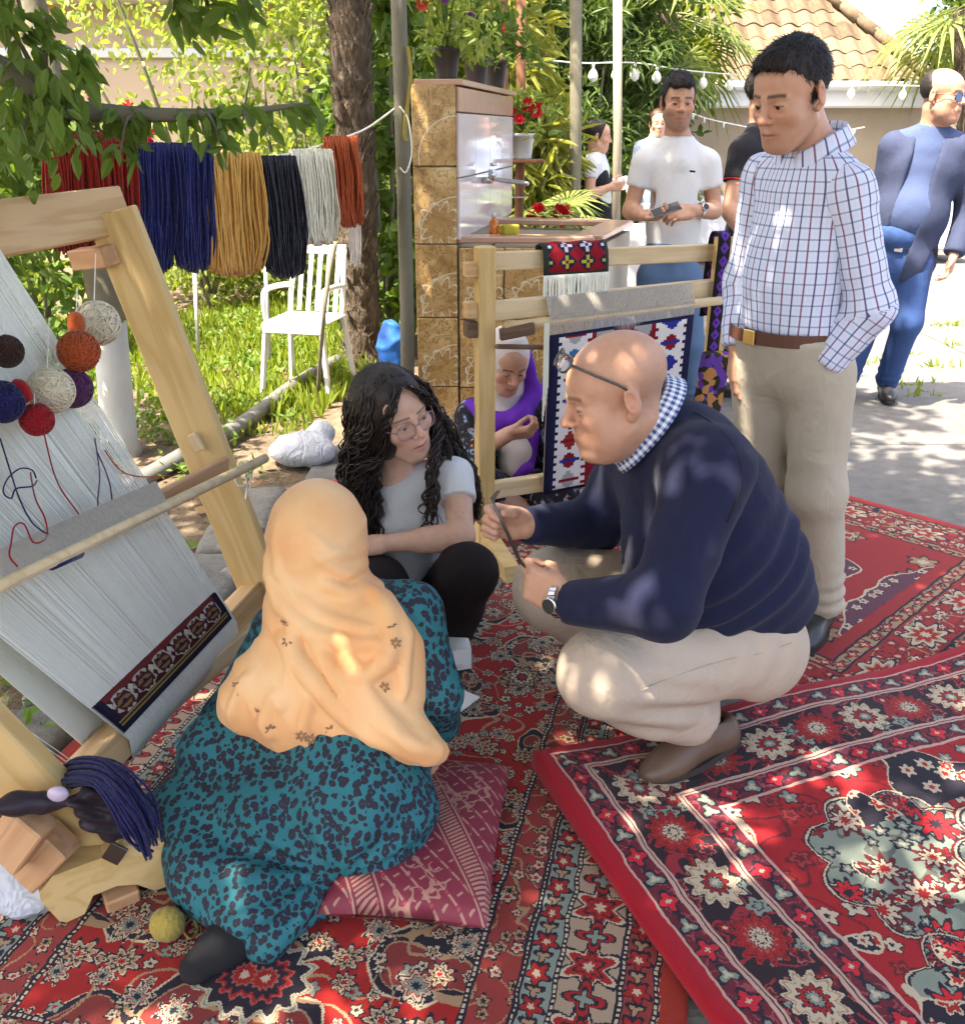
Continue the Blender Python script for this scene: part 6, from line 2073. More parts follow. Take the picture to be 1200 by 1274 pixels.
def yarn_ball(name, c, r, mat, parent=None, seed=0, loops=26, flat=1.0):
    g = random.Random(seed)
    mb = MB().ball(c, (r * .955, r * .955, r * .955 * flat), None, 20, 14)
    c = Vector(c)
    for i in range(loops):
        ax = Vector((g.gauss(0, 1), g.gauss(0, 1), g.gauss(0, 1))).normalized()
        f = frame(ax)
        off = g.uniform(-.35, .35)
        rr = math.sqrt(1 - off * off)
        pts = [c + (f @ Vector((off, rr * math.cos(t), rr * math.sin(t)))) * r * Vector((1, 1, 1)).x for t in [2 * math.pi * k / 26 for k in range(26)]]
        pts = [Vector((p.x, p.y, c.z + (p.z - c.z) * flat)) for p in pts]
        mb.tube(pts, r * .035 + .0005, 4, closed=True)
    return mb.build(name, mat, parent, True)

def yarn_mat(name, c):
    m = Mat(name, .95, .1)
    o = m.tc()
    f = m.noise(m.mapping(o, (1, 1, .35)), 160, 3); g = m.noise(o, 12, 2)
    m.base(m.mix(f * .75, tuple(min(1, q * 1.25) for q in c), tuple(q * .45 for q in c)))
    m.bump(f, .8, .004); m.set(Sheen_Weight=.15)
    M[name] = m.m
for n_, c_ in (('yarn_red', (.26, .018, .012)), ('yarn_crimson', (.30, .01, .014)), ('yarn_blue', (.012, .018, .11)), ('yarn_gold', (.66, .36, .09)), ('yarn_black', (.012, .012, .022)), ('yarn_cream', (.76, .72, .56)),
               ('yarn_orange', (.40, .075, .02)), ('yarn_white', (.66, .58, .42)), ('yarn_purple', (.10, .03, .09)), ('yarn_brown', (.035, .015, .010)), ('yarn_olive', (.34, .26, .06)), ('yarn_indigo', (.012, .012, .07)), ('warp_', (.70, .70, .58)), ('warp_grey', (.50, .47, .42))):
    yarn_mat(n_, c_)
plain('warp', (.80, .80, .70), .9, .15, nz=20, amt=.12)

# ------------------------------------------------------------------ the standing carpet loom
nearB, nearT = Vector((-.77, 1.53, .04)), Vector((-1.33, 1.33, 1.27))
farB, farT = at(347, 792, 2.6), at(142, 272, 2.6)
farB.z = max(farB.z, .0)
topA, topB = Vector((-1.405, 1.28, 1.27)), Vector((-1.005, 2.70, 1.285))
topB = at(150, 262, 2.70)
lowA, lowB = Vector((-.905, 1.46, .20)), Vector((-.695, 2.70, .15))
loom = thing('carpet_loom', 'tall leaning pine carpet loom with white warp and a dark woven strip', 'loom', tuple(nearB))
ux = (farT - farB).normalized()
beam('upright', farB, farT + ux * .02, .13, .048, M['pine_yellow'], loom, (0, -1, .1))
un = (nearT - nearB).normalized()
beam('upright', nearB, nearT, .12, .05, M['pine_yellow'], loom, (0, -1, .1))
beam('top_beam', topA, topB, .055, .125, M['pine'], loom, ux)
beam('bottom_beam', lowA, lowB, .07, .075, M['pine'], loom, ux)
beam('bottom_rail', lowA + Vector((-.06, .1, -.05)), lowB + Vector((.07, -.1, -.04)), .05, .05, M['pine_pale'], loom, ux)
# tenon and wedge under the top beam
p = at(112, 326, 2.58)
beam('tenon', p + Vector((-.06, .06, .0)), at(138, 318, 2.55), .05, .055, M['pine_red'], loom, ux)
beam('mortise_block', at(238, 540, 2.555), at(250, 560, 2.555), .028, .02, M['pine_pale'], loom, (0, -1, 0), .002)
# near foot: a shaped plank across the loom
fp = gz(84, 1155, 0); fd = (gz(194, 1115, 0) - fp); fd.z = 0; fd.normalize(); fn = Vector((-fd.y, fd.x, 0))
outl = [(145, 685), (190, 620), (215, 612), (370, 555), (440, 495), (490, 487), (560, 490), (610, 510), (680, 590), (655, 635), (555, 672), (490, 650), (420, 655), (335, 690), (305, 755), (240, 785), (215, 780), (150, 710)]
poly = [plane_hit(x * .35, 880 + y * .35, fp, fn) for x, y in outl]
zmin = min(q.z for q in poly)
poly = [Vector((q.x, q.y, q.z - zmin + .014)) for q in poly]
foot = MB().prism(poly[::-1], fn * .062).build('foot', M['pine_yellow'], loom)
# far foot
q0 = Vector((farB.x, farB.y, .012))
fpoly = [q0 + Vector((dx, -.03, dz)) for dx, dz in ((-.30, 0), (-.22, 0), (-.16, .035), (.02, .035), (.08, 0), (.20, 0), (.22, .05), (.12, .11), (-.08, .115), (-.30, .05))]
MB().prism(fpoly, (0, .06, 0)).build('foot', M['pine_yellow'], loom)
MB().box(at(143, 1062, 1.455), (.018, .003, .024), Matrix.Rotation(.6, 3, 'Y'), .001).build('bracket', M['dark_iron'], loom)
# wedge blocks through the near upright
for (x0, y0, x1, y1, Y, w) in ((8, 1062, 42, 1015, 1.40, .085), (32, 1085, 74, 1040, 1.43, .085)):
    beam('wedge_block', at(x0, y0, Y), at(x1, y1, Y), w, .06, M['pine_red'], loom, (0, -1, .4))

def top_pt(t): return topB.lerp(topA, t)
def low_pt(t): return lowB.lerp(lowA, t)
wn_ = Vector((1, .12, .35)).normalized()
t0l, t1l, t0h, t1h = .285, .76, .37, .93
def warp_pt(s, f, off=0.0):
    a = low_pt(t0l + (t1l - t0l) * s) + wn_ * .042; b = top_pt(t0h + (t1h - t0h) * s) + wn_ * .034
    return a.lerp(b, f) + wn_ * off
wp = MB()
nW = 330
for i in range(nW):
    s = (i + rnd.uniform(-.25, .25)) / (nW - 1)
    j = rnd.uniform(-.002, .002)
    a = low_pt(t0l + (t1l - t0l) * s)
    wp.tube([a - wn_ * .03 - ux * .055, a + wn_ * .034 - ux * .050, a + wn_ * .046 + j * ux, warp_pt(s, .5, j), warp_pt(s, 1.0), top_pt(t0h + (t1h - t0h) * s) + ux * .07, top_pt(t0h + (t1h - t0h) * s) - wn_ * .034 + ux * .04], .00125, 3, False)
    wp.tube([a - wn_ * .046, warp_pt(s + .0023, .5, -.05), top_pt(t0h + (t1h - t0h) * s) - wn_ * .035], .00125, 3, False)
w_ = wp.build('warp', M['warp'], loom, True); w_['kind'] = 'stuff'

# the finished strip of carpet on the warp
def strip_mat():
    m = Mat('woven_strip', .95, .1)
    u, v, _ = m.xyz(m.attr('cuv'))
    q = .0022
    u, v = (u / q).floor() * q, (v / q).floor() * q
    c = m.col((.020, .016, .035))
    W, Hh = .62, .135
    gold = v.gt(.022) * v.lt(.030) + v.gt(.036) * v.lt(.042)
    c = m.mix(gold, c, (.33, .22, .06))
    inn = v.gt(.045) * u.gt(.03) * u.lt(W - .03)
    c = m.mix(inn, c, (.055, .016, .022))
    c = m.mix(inn * v.gt(.116), c, (.16, .03, .03))
    x = (u - .03).rep(.095); y = v - .082
    r = x.abs() * .9 + y.abs() * 1.0
    r2 = (x * x + y * y * 1.3).sqrt()
    zig = (x.abs() + (v * 220.0).sin() * .002)
    c = m.mix(inn * (r2 + (v * 260.0).sin() * .004).lt(.043), c, (.48, .43, .35)); c = m.mix(inn * (r2 + (u * 300.0).sin() * .004).lt(.036), c, (.07, .02, .03)); c = m.mix(inn * r.lt(.030) * (v * 300.0).sin().gt(-.3), c, (.25, .14, .06)); c = m.mix(inn * r.lt(.010), c, (.03, .02, .03))
    x2 = (u + .0175).rep(.095)
    c = m.mix(inn * ((x2.abs() + (y - .02).abs()).lt(.012)), c, (.6, .52, .42))
    c = m.mix((u.lt(.012) + u.gt(W - .012)), c, (.012, .012, .03))
    f = m.noise(m.tc(), 500, 2)
    m.base(m.mix(f * .5, c, (.4, .4, .4), 'MULTIPLY')); m.bump(f, .6, .003)
    M['woven_strip'] = m.m
strip_mat()
V, U, Fs = [], [], []
nu = 24
for i in range(nu + 1):
    s = i / nu
    for k, (f, off) in enumerate(((.018, .002), (.020, .010), (.060, .0115), (.102, .010), (.104, .002))):
        V.append(warp_pt(1 - s * .97 - .0, f, off)); U.append((s * .62, (0, .002, .07, .134, .136)[k]))
for i in range(nu):
    for k in range(4): Fs.append((i * 5 + k, i * 5 + k + 5, i * 5 + k + 6, i * 5 + k + 1))
link('woven_strip', np_mesh('woven_strip', np.array([tuple(v) for v in V]), Fs, False, uv=np.array(U)), M['woven_strip'], loom)

# heddle rod, lath and the band of heddles on it
def wsp(px, py, off=.016):
    # a point just in front of the warp sheet
    n = (warp_pt(1, 0) - warp_pt(0, 0)).cross(warp_pt(0, 1) - warp_pt(0, 0)).normalized()
    if n.x < 0: n = -n
    return plane_hit(px, py, warp_pt(.5, .5) + n * off, n)
ra, rb = wsp(-60, 757, .075), at(330, 570, 2.52)
rm = ra.lerp(rb, .5)
rod = MB().tube([ra, ra.lerp(rb, .5), rb], [.0145, .0135, .013], 12).build('heddle_rod', M['pine_pale'], loom, True)
beam('lath', wsp(120, 664, .03), at(282, 578, 2.53), .020, .052, M['pine_red'], loom, (0, -.3, 1))
hb = MB()
for i in range(150):
    t = .12 + .47 * i / 149
    p = ra.lerp(rb, t)
    q = p + Vector((-.030, .012, .056))
    hb.tube([p + Vector((.012, -.010, -.002)), p + Vector((-.002, -.012, .014)), q], .0016, 3, False)
h_ = hb.build('heddles', M['warp_grey'], loom, True); h_['kind'] = 'stuff'
for (x, y, Y) in ((305, 580, 2.535), (300, 590, 2.53)):
    p = at(x, y, Y)
    MB().tube([p + Vector((.02 * math.cos(t), .016 * math.sin(t), .022 * math.sin(t) - .01)) for t in [k * .7 for k in range(10)]] + [p + Vector((.01, -.02, -.07))], .0022, 5, False).build('lashing', M['warp'], loom, True)
kn = at(275, 812, 2.36)
g = random.Random(5)
MB().tube(spline([kn + Vector((.028 * math.cos(k * 1.9) + g.uniform(-.01, .01), .03 * math.sin(k * 1.9), .035 * math.cos(k * 2.6))) for k in range(11)], 5), .0045, 6).build('lashing', M['warp'], loom, True)

# side cords of the warp, hanging outside the sheet
sc = MB()
for k in range(9):
    a = low_pt(.86 + .008 * k) + wn_ * .03; b = top_pt(1.02 + .006 * k)
    sc.tube([a, b], .0011, 3, False)
sc.build('side_cords', M['warp'], loom)['kind'] = 'stuff'

# loose pattern yarns hanging down the warp
def strand(name, pts, r, mat, parent, n=6): return MB().tube(spline(pts, n), r, 5, False).build(name, mat, parent, True)
for pts, mt in (([(55, 540), (66, 585), (78, 612), (103, 648), (95, 660), (92, 672), (80, 670)], 'yarn_crimson'),
                ([(38, 588), (44, 620), (56, 645), (58, 668), (42, 675), (30, 652), (18, 655), (14, 675), (12, 692), (22, 705)], 'yarn_crimson'),
                ([(0, 545), (14, 590), (24, 620), (40, 650), (60, 665), (78, 672), (76, 690), (66, 706)], 'yarn_indigo'),
                ([(45, 595), (40, 585), (25, 583), (10, 595), (4, 612), (14, 620), (20, 608), (40, 605), (46, 598)], 'yarn_indigo'),
                ([(118, 545), (124, 590), (122, 630), (134, 648), (140, 640), (136, 600), (120, 560)], 'yarn_purple'),
                ([(130, 560), (150, 585), (175, 593), (212, 592)], 'yarn_orange')):
    strand('pattern_yarn', [wsp(x, y, .03 if y < 600 else .105) for x, y in pts], .0018, M[mt], loom)
bs = MB().tube([wsp(62, 698, .10), wsp(95, 684, .105)], .021, 14).build('yarn_spool', M['yarn_blue'], None, True)
setp(bs, 'fat roll of bright blue yarn tucked on the heddle rod of the tall loom', 'yarn roll')
lo = Sdf()

# ------------------------------------------------------------------ yarn balls hanging from the loom
def hang(ball, c, top, mat, nm):
    MB().tube([Vector(c), Vector(c).lerp(Vector(top), .5), Vector(top)], .0013, 4, False).build('string', mat, ball, True)
def wball(px, py, Yoff, rpx, mat, label, tuft=None, flat=1.0):
    c = wsp(px, py, Yoff)
    zc = c.y * _cp + (CAMZ - c.z) * _sp
    r = rpx / F * zc
    t = thing('yarn_ball', label, 'yarn ball', tuple(c - Vector((0, 0, r))), 'yarn balls hanging on the tall loom')
    yarn_ball('ball', c, r, M[mat], t, int(px), 26, flat)
    if tuft:
        a = wsp(tuft[0], tuft[1], Yoff)
        MB().tube(spline([c + (a - c) * .45, c.lerp(a, .8), a], 5), [.014, .017, .019, .020, .020, .019, .018, .016, .013, .008, .003], 8).build('tuft', M[mat], t, True)
    MB().tube([c + Vector((0, 0, r * .9)), wsp(px - 2, py - rpx * 3.2, .04)], .0012, 4, False).build('string', M['warp'], t)
wball(121, 402, .06, 27, 'yarn_white', 'large cream yarn ball hanging beside the upright of the tall loom')
wball(98, 437, .10, 25, 'yarn_orange', 'orange yarn ball with a pointed tuft hanging on the tall loom', (93, 388))
wball(90, 483, .05, 24, 'yarn_purple', 'purple yarn ball hanging behind the pale round one')
wball(63, 486, .09, 28, 'yarn_white', 'pale cream yarn ball hanging beside the purple one')
wball(46, 522, .10, 20, 'yarn_crimson', 'red yarn ball with a long tassel hanging lowest on the warp', (18, 472))
wball(2, 500, .09, 26, 'yarn_indigo', 'dark navy yarn ball hanging beside the red tasselled one')
wball(8, 437, .08, 20, 'yarn_brown', 'dark brown yarn ball hanging above the navy one')

# ------------------------------------------------------------------ at the foot of the loom
# indigo hank over the beam
hk = thing('yarn_hank', 'indigo yarn hank draped over the lower beam of the tall loom', 'yarn', tuple(at(150, 1040, 1.48)))
mb = MB()
for k in range(70):
    g = random.Random(k)
    o = Vector((g.uniform(-.014, .014), g.uniform(-.032, .032), g.uniform(-.014, .014)))
    mb.tube(spline([at(68, 978, 1.56) + o, at(92, 962, 1.50) + o, at(128, 964, 1.45) + o, at(155, 990, 1.40) + o * 1.2, at(174, 1022 + g.uniform(-6, 6), 1.38) + o * 1.3, at(186, 1048 + g.uniform(-10, 10), 1.375) + o], 4), .0028, 4)
mb.build('strands', M['yarn_indigo'], hk, True)['kind'] = 'stuff'
cloth('black_satin', (.022, .016, .022), (.05, .038, .045), .35, 500, .15, var=14)
rb_ = thing('ribbon_bow', 'black satin ribbon tied in a bow on the near upright', 'ribbon', tuple(at(90, 1000, 1.42)))
S = Sdf(); S.chain([at(-10, 1008, 1.36), at(20, 1000, 1.39), at(55, 998, 1.41), at(85, 998, 1.42)], [.010, .020, .018, .010], .02)
sdf_obj('tail', S, M['black_satin'], rb_, .006, wr=wrinkle(.003, 50, 3))
S = Sdf(); S.chain([at(88, 998, 1.42), at(112, 990, 1.45), at(138, 1000, 1.47), at(158, 1025, 1.48)], [.009, .018, .030, .026], .02); S.chain([at(95, 1000, 1.42), at(115, 1022, 1.44), at(138, 1035, 1.45)], [.009, .016, .018], .02)
sdf_obj('loop', S, M['black_satin'], rb_, .006, wr=lambda V, N: .0045 * np.sin(V @ np.array([110, 60, 230.0]) + 2.5 * snoise(V, 14, 5)))
plain('lilac_bead', (.45, .38, .50), .2, .6)
MB().ball(at(72, 988, 1.39), (.020, .012, .016), None, 14, 10).build('ornament', M['lilac_bead'], rb_, True)
# white plastic sack behind the foot
sk = Sdf().ell(gz(12, 1090, .05), (.10, .07, .07), None, .03).ell(gz(42, 1112, .03), (.06, .05, .035), None, .04).ell(gz(165, 1092, .03) + Vector((0, .08, 0)), (.07, .04, .03), None, .04)
sk.half((0, 0, .015), (0, 0, -1))
o = sdf_obj('plastic_sack', sk, M['bluewhite_bag'], None, .010, wr=wrinkle(.010, 22, 9))
setp(o, 'crumpled white plastic sack with faded print under the tall loom', 'sack')
# spare block under the foot
setp(beam('timber_offcut', gz(130, 1125, .02), gz(172, 1108, .02), .05, .04, M['pine_red']), 'short reddish pine offcut lying under the near foot of the loom', 'wood block')
# olive yarn
yb = thing('yarn_bundle', 'small olive yellow yarn bundle lying on the rug by the sock', 'yarn', tuple(gz(210, 1165, .012)))
c = gz(208, 1150, .045)
S = Sdf().ell(c, (.034, .030, .036), None, .01)
sdf_obj('bundle', S, M['yarn_olive'], yb, .005, wr=lambda V, N: .0018 * np.sin(V[:, 0] * 900 + V[:, 2] * 200))
strand('loose_end', [gz(218, 1142, .05), gz(235, 1140, .03), gz(246, 1155, .017), gz(236, 1168, .017), gz(226, 1150, .03), gz(240, 1132, .025)], .0022, M['yarn_olive'], yb)

# ------------------------------------------------------------------ cushion, papers
def cushion_mat():
    m = Mat('cushion_cloth', .55, .3)
    u, v, _ = m.xyz(m.attr('cuv'))
    nz = m.noise(m.tc(), 8, 2)
    base_ = m.mix(nz, (.15, .018, .035), (.21, .03, .05))
    gold = (.37, .20, .15)
    bx = lambda a: (a / .16)
    k1 = (u + v * .55 + .02).rep(.26)
    band = k1.abs().lt(.034)
    tw = ((u - v * 1.2) / .016).fract().lt(.55)
    wv = ((v * 90.0).sin() * .012 + k1).abs().lt(.012)
    c = m.mix(band * tw * (k1.abs().lt(.022)), base_, gold)
    c = m.mix(((k1.abs() - .03).abs().lt(.0025)), c, gold)
    # lattice of short bars
    a, b = (u + v).rep(.055), (u - v).rep(.055)
    bars = a.abs().lt(.0035) * b.abs().lt(.019) + b.abs().lt(.0035) * (a.abs() - .0275).abs().lt(.010)
    c = m.mix(bars * k1.abs().gt(.036) * .9, c, gold)
    c = m.mix(a.abs().lt(.004) * (b.abs() - .0275).abs().lt(.004), c, (.35, .05, .07))
    lf = m.noise(m.vec(u, v, .4), 16, 2)
    c = m.mix((lf - .5).abs().lt(.018) * m.noise(m.vec(u, v, 2.0), 4, 0).gt(.55) * .8, c, gold)
    m.base(c); m.bump(m.noise(m.tc(), 600, 2), .2, .001)
    M['cushion_cloth'] = m.m
cushion_mat()
def cushion():
    A, B, C_ = gz(392, 1152, .02), gz(607, 1170, .02), gz(636, 962, .03)
    e1 = (B - A); e2 = (C_ - B)
    n = 34
    V, U = [], []
    for sgn in (1, -1):
        for i in range(n + 1):
            for j in range(n + 1):
                a, b = i / n * 2 - 1, j / n * 2 - 1
                # pull the edges in between the corners
                pa, pb = a * (1 - .05 * (1 - b * b)), b * (1 - .05 * (1 - a * a))
                p = A + e1 * (pa + 1) / 2 + e2 * (pb + 1) / 2
                h = (max(0, 1 - a ** 6) * max(0, 1 - b ** 6)) ** .5
                z = .050 + sgn * .046 * h
                V.append((p.x, p.y, z)); U.append((i / n * e1.length, j / n * e2.length))
    V = np.array(V); m = (n + 1) ** 2
    V[:m, 2] += .004 * snoise(V[:m], 22, 4)
    V[:, 2] = np.maximum(V[:, 2], .016)
    idx = np.arange(m).reshape(n + 1, n + 1)
    q = np.stack([idx[:-1, :-1], idx[1:, :-1], idx[1:, 1:], idx[:-1, 1:]], -1).reshape(-1, 4)
    Q = np.concatenate([q, q[:, ::-1] + m])
    lp = np.concatenate([idx[:-1, 0], idx[-1, :-1], idx[:0:-1, -1], idx[0, :0:-1]]); lb = np.roll(lp, -1)
    Q = np.concatenate([Q, np.stack([lb, lp, lp + m, lb + m], 1)])
    o = link('cushion', np_mesh('cushion', V, Q, True, uv=np.array(U)), M['cushion_cloth'])
    setp(o, 'flat maroon brocade floor cushion under the seated weaver', 'cushion')
cushion()
for i, (a, b, c, lab) in enumerate((((548, 905), (597, 868), (560, 862), 'white paper sheet under the hand of the seated weaver'), )):
    A, B, C_ = gz(*a, .014), gz(*b, .020), gz(*c, .016)
    D_ = A + (C_ - B) * 1.0
    setp(MB().prism([A, B, C_ + Vector((0, .04, 0)), A + (C_ - B) + Vector((0, .03, 0))], (0, 0, .002)).build('paper_sheet', M['paper'], None), lab, 'paper')
setp(MB().box(gz(566, 815, .05) + Vector((.0, -.03, .0)), (.05, .004, .035), Matrix.Rotation(.3, 3, 'Z'), .001).build('tissue', M['paper'], None), 'small white folded tissue beside the white shoe', 'tissue')

# ------------------------------------------------------------------ the small kilim loom
kl = thing('kilim_loom', 'small pale pine loom frame carrying a white and red kilim', 'loom', tuple(gz(612, 700, 0)))
LA, LB = Vector((at(603, 308, 3.17).x, 3.17, 0)), Vector((at(901, 295, 3.55).x, 3.55, 0))
kd = (LB - LA).normalized(); kn_ = Vector((kd.y, -kd.x, 0))
zt = at(603, 306, 3.17).z; zt2 = at(901, 294, 3.55).z
def kp(t, z, off=0.0): return LA.lerp(LB, t) + Vector((0, 0, z)) + kn_ * off
beam('upright', kp(0, .03), kp(0, zt), .062, .05, M['pine_yellow'], kl, kn_)
beam('upright', kp(1, .03), kp(1, zt2), .06, .05, M['pine_yellow'], kl, kn_)
for t in (0, 1):
    b0 = kp(t, 0)
    MB().prism([b0 + kn_ * a + kd * -.028 + Vector((0, 0, z)) for a, z in ((-.26, .016), (-.18, .016), (-.12, .045), (.12, .045), (.18, .016), (.26, .016), (.24, .07), (.05, .12), (-.05, .12), (-.24, .07))], kd * .056).build('foot', M['pine_yellow'], kl)
beam('top_bar', kp(.02, zt - .055, -.035), kp(1.0, zt2 - .060, -.035), .03, .062, M['pine_pale'], kl)
zb = at(625, 392, 3.17).z
beam('breast_beam', kp(-.02, zb + .01, -.002), kp(1.02, zb + .035, -.002), .045, .065, M['pine_pale'], kl)
rodA, rodB = kp(.05, zb - .035, .05), kp(.97, zb - .005, .05)
MB().tube([rodA, rodB], .017, 12).build('warp_rod', M['pine_pale'], kl, True)
beam('bottom_bar', kp(.0, .27, -.0), kp(1.0, .27, -.0), .035, .065, M['pine_pale'], kl)
for (z, s) in ((zt - .075, .9), (zb + .02, 1.0), (zb - .045, 1.0)):
    c = kp(0, z, -.01) - kd * .048
    beam('tenon', c - kd * .02, c + kd * .02, .05 * s, .055 * s, M['pine'] if z > zb else M['dark_wood'], kl, bev=.004)
# warp and kilim
t0k, t1k = .225, .84
wp = MB()
for i in range(110):
    t = t0k + (t1k - t0k) * i / 109
    j = rnd.uniform(-.003, .003)
    wp.tube([kp(t, zb + .05, .0), kp(t, zb + .045 + .025 * t, .034), kp(t, zb - .02 + .02 * t, .066), kp(t + j * .5, zb - .13, .058), kp(t, .25, .045)], .0020, 3, False)
wo = wp.build('warp', M['warp_grey'], kl, True); wo['kind'] = 'stuff'

def kilim_mat(W, Hh):
    m = Mat('kilim', .95, .1)
    u, v, _ = m.xyz(m.attr('cuv'))
    q = .006
    u, v = (u / q).floor() * q, (v / q).floor() * q
    navy, red, white, grey, blue = (.016, .016, .05), (.20, .012, .022), (.66, .64, .62), (.33, .32, .32), (.02, .03, .22)
    e = u.min(W - u)
    c = m.col(red)
    cell = v / .078
    y = (cell.fract() - .5) * .078
    n = m.n('ShaderNodeTexWhiteNoise', noise_dimensions='1D'); m.l(cell.floor() + u.gt(W / 2) * 17.0, n.inputs['W'])
    r = E(m.nt, n.outputs['Value'])
    # white band with crenellated edges
    tooth = (v / .03).fract().lt(.5) * .014
    band = (e - .045 + tooth).gt(.0) * e.lt(.165)
    band = e.gt(.045 - .0) * e.lt(.150) + (v / .03).fract().lt(.5) * (e.gt(.033) * e.lt(.046) + e.gt(.149) * e.lt(.163))
    c = m.mix(e.lt(.046), c, navy)
    c = m.mix(band, c, white)
    x = e - .097
    step = ((y.abs() / .011).floor() * .011) 
    dia = (x.abs() + step * .85).lt(.029)
    mc = m.mix(r.gt(.3), red, blue); mc = m.mix(r.gt(.55), mc, grey); mc = m.mix(r.gt(.75), mc, (.28, .03, .02)); mc = m.mix(r.gt(.92), mc, (.02, .14, .30))
    c = m.mix(dia * e.lt(.165), c, mc)
    c = m.mix((y.abs().lt(.0035)) * x.abs().lt(.042), c, m.mix(r.gt(.5), blue, red))
    # grey hourglasses in the red centre
    xc = (u - W / 2).rep(.17); yc = v.rep(.15)
    hour = (xc.abs()).lt((yc.abs() / .012).floor() * .012 * .75 + .006) * yc.abs().lt(.06)
    c = m.mix(hour * e.gt(.18), c, grey)
    c = m.mix((v.lt(.012) + v.gt(Hh - .014)), c, navy)
    f = m.noise(m.mapping(m.attr('cuv'), (60, 500, 1)), 1.0, 2)
    m.base(m.mix(f * .4, c, (.5, .5, .5), 'MULTIPLY')); m.bump(f, .5, .003)
    M['kilim'] = m.m
kw_, kh = (LB - LA).length * (t1k - t0k), .60
kilim_mat(kw_, kh)
V, U, Fs = [], [], []
nu, nv = 24, 20
ztk = zb - .075
for i in range(nu + 1):
    for j in range(nv + 1):
        s, f = i / nu, j / nv
        t = t0k + (t1k - t0k) * s
        z = ztk + .03 * s - kh * f
        V.append(kp(t, z, .066 - .012 * f + .003 * math.sin(9 * s + 4 * f))); U.append((s * kw_, (1 - f) * kh))
for i in range(nu):
    for j in range(nv):
        a = i * (nv + 1) + j
        Fs.append((a, a + 1, a + nv + 2, a + nv + 1))
ko = link('kilim', np_mesh('kilim', np.array([tuple(v) for v in V]), Fs, True, uv=np.array(U)), M['kilim'], kl)
md = ko.modifiers.new('s', 'SOLIDIFY'); md.thickness = .005
# heddle sticks lashed at the side
beam('heddle_stick', kp(.02, at(640, 428, 3.17).z, .05), at(688, 432, 3.26), .02, .016, M['dark_wood'], kl)
beam('beater_board', kp(.03, at(640, 424, 3.17).z + .03, .06), kp(.16, at(640, 424, 3.17).z + .045, .07), .016, .042, M['dark_wood'], kl)
lb = MB()
for k in range(7):
    a = kp(.20 + .003 * k, zb - .03, .07)
    lb.tube([a, a + Vector((.002, 0, -.35 + .02 * k))], .002, 3, False)
lb.build('loose_cords', M['warp'], kl)['kind'] = 'stuff'

# little fringed textile over the top bar
def mini_mat():
    m = Mat('fringed_weave', .95, .1)
    u, v, _ = m.xyz(m.attr('cuv'))
    q = .006; u, v = (u / q).floor() * q, (v / q).floor() * q
    c = m.col((.26, .012, .022))
    for off, vv, cc in ((0.0, .045, (.42, .40, .06)), (.0, .105, (.55, .56, .62))):
        x, y = (u - .045).rep(.075), v - vv
        cr = (x.abs().lt(.007) * y.abs().lt(.022) + y.abs().lt(.007) * x.abs().lt(.022))
        c = m.mix((x.abs() + y.abs()).lt(.036), c, (.02, .02, .04)); c = m.mix(cr, c, cc); c = m.mix(x.abs().lt(.005) * y.abs().lt(.005), c, (.2, .02, .03))
    c = m.mix(u.lt(.014) + u.gt(.226) + v.lt(.012), c, (.035, .045, .035))
    f = m.noise(m.tc(), 400, 2); m.base(m.mix(f * .4, c, (.5, .5, .5), 'MULTIPLY')); m.bump(f, .5, .003)
    M['fringed_weave'] = m.m
mini_mat()
tx = thing('fringed_textile', 'small red woven textile with white fringe hung over the kilim loom top bar', 'textile', tuple(kp(.35, zt - .1, 0)))
V, U, Fs = [], [], []
zz = zt - .024
prof = [(.012, -.085), (.010, -.045), (.004, -.01), (-.008, .014), (-.035, .022), (-.062, .012), (-.070, -.04)]
for i in range(13):
    t = .225 + .262 * i / 12
    for k, (o_, dz) in enumerate(prof):
        V.append(kp(t, zz + dz + .002 * math.sin(i * 1.3 + k), o_)); U.append((i / 12 * .24, (0, .045, .085, .110, .14, .17, .21)[k]))
for i in range(12):
    for k in range(6): Fs.append((i * 7 + k, i * 7 + 7 + k, i * 7 + 8 + k, i * 7 + k + 1))
tw_ = link('weave', np_mesh('weave', np.array([tuple(v) for v in V]), Fs, True, uv=np.array(U)), M['fringed_weave'], tx)
tw_.modifiers.new('s', 'SOLIDIFY').thickness = .006
fr = MB()
for i in range(70):
    t = .223 + .266 * i / 69
    a = kp(t, zz - .083, .013)
    b = a + Vector((rnd.uniform(-.008, .008), rnd.uniform(-.006, .004), -.105 + rnd.uniform(-.02, .015)))
    fr.tube(spline([a, a.lerp(b, .5) + Vector((rnd.uniform(-.004, .004), 0, 0)), b], 3), [.0028] * 6 + [.0016], 4, True)
fr.build('fringe', M['warp'], tx, True)['kind'] = 'stuff'

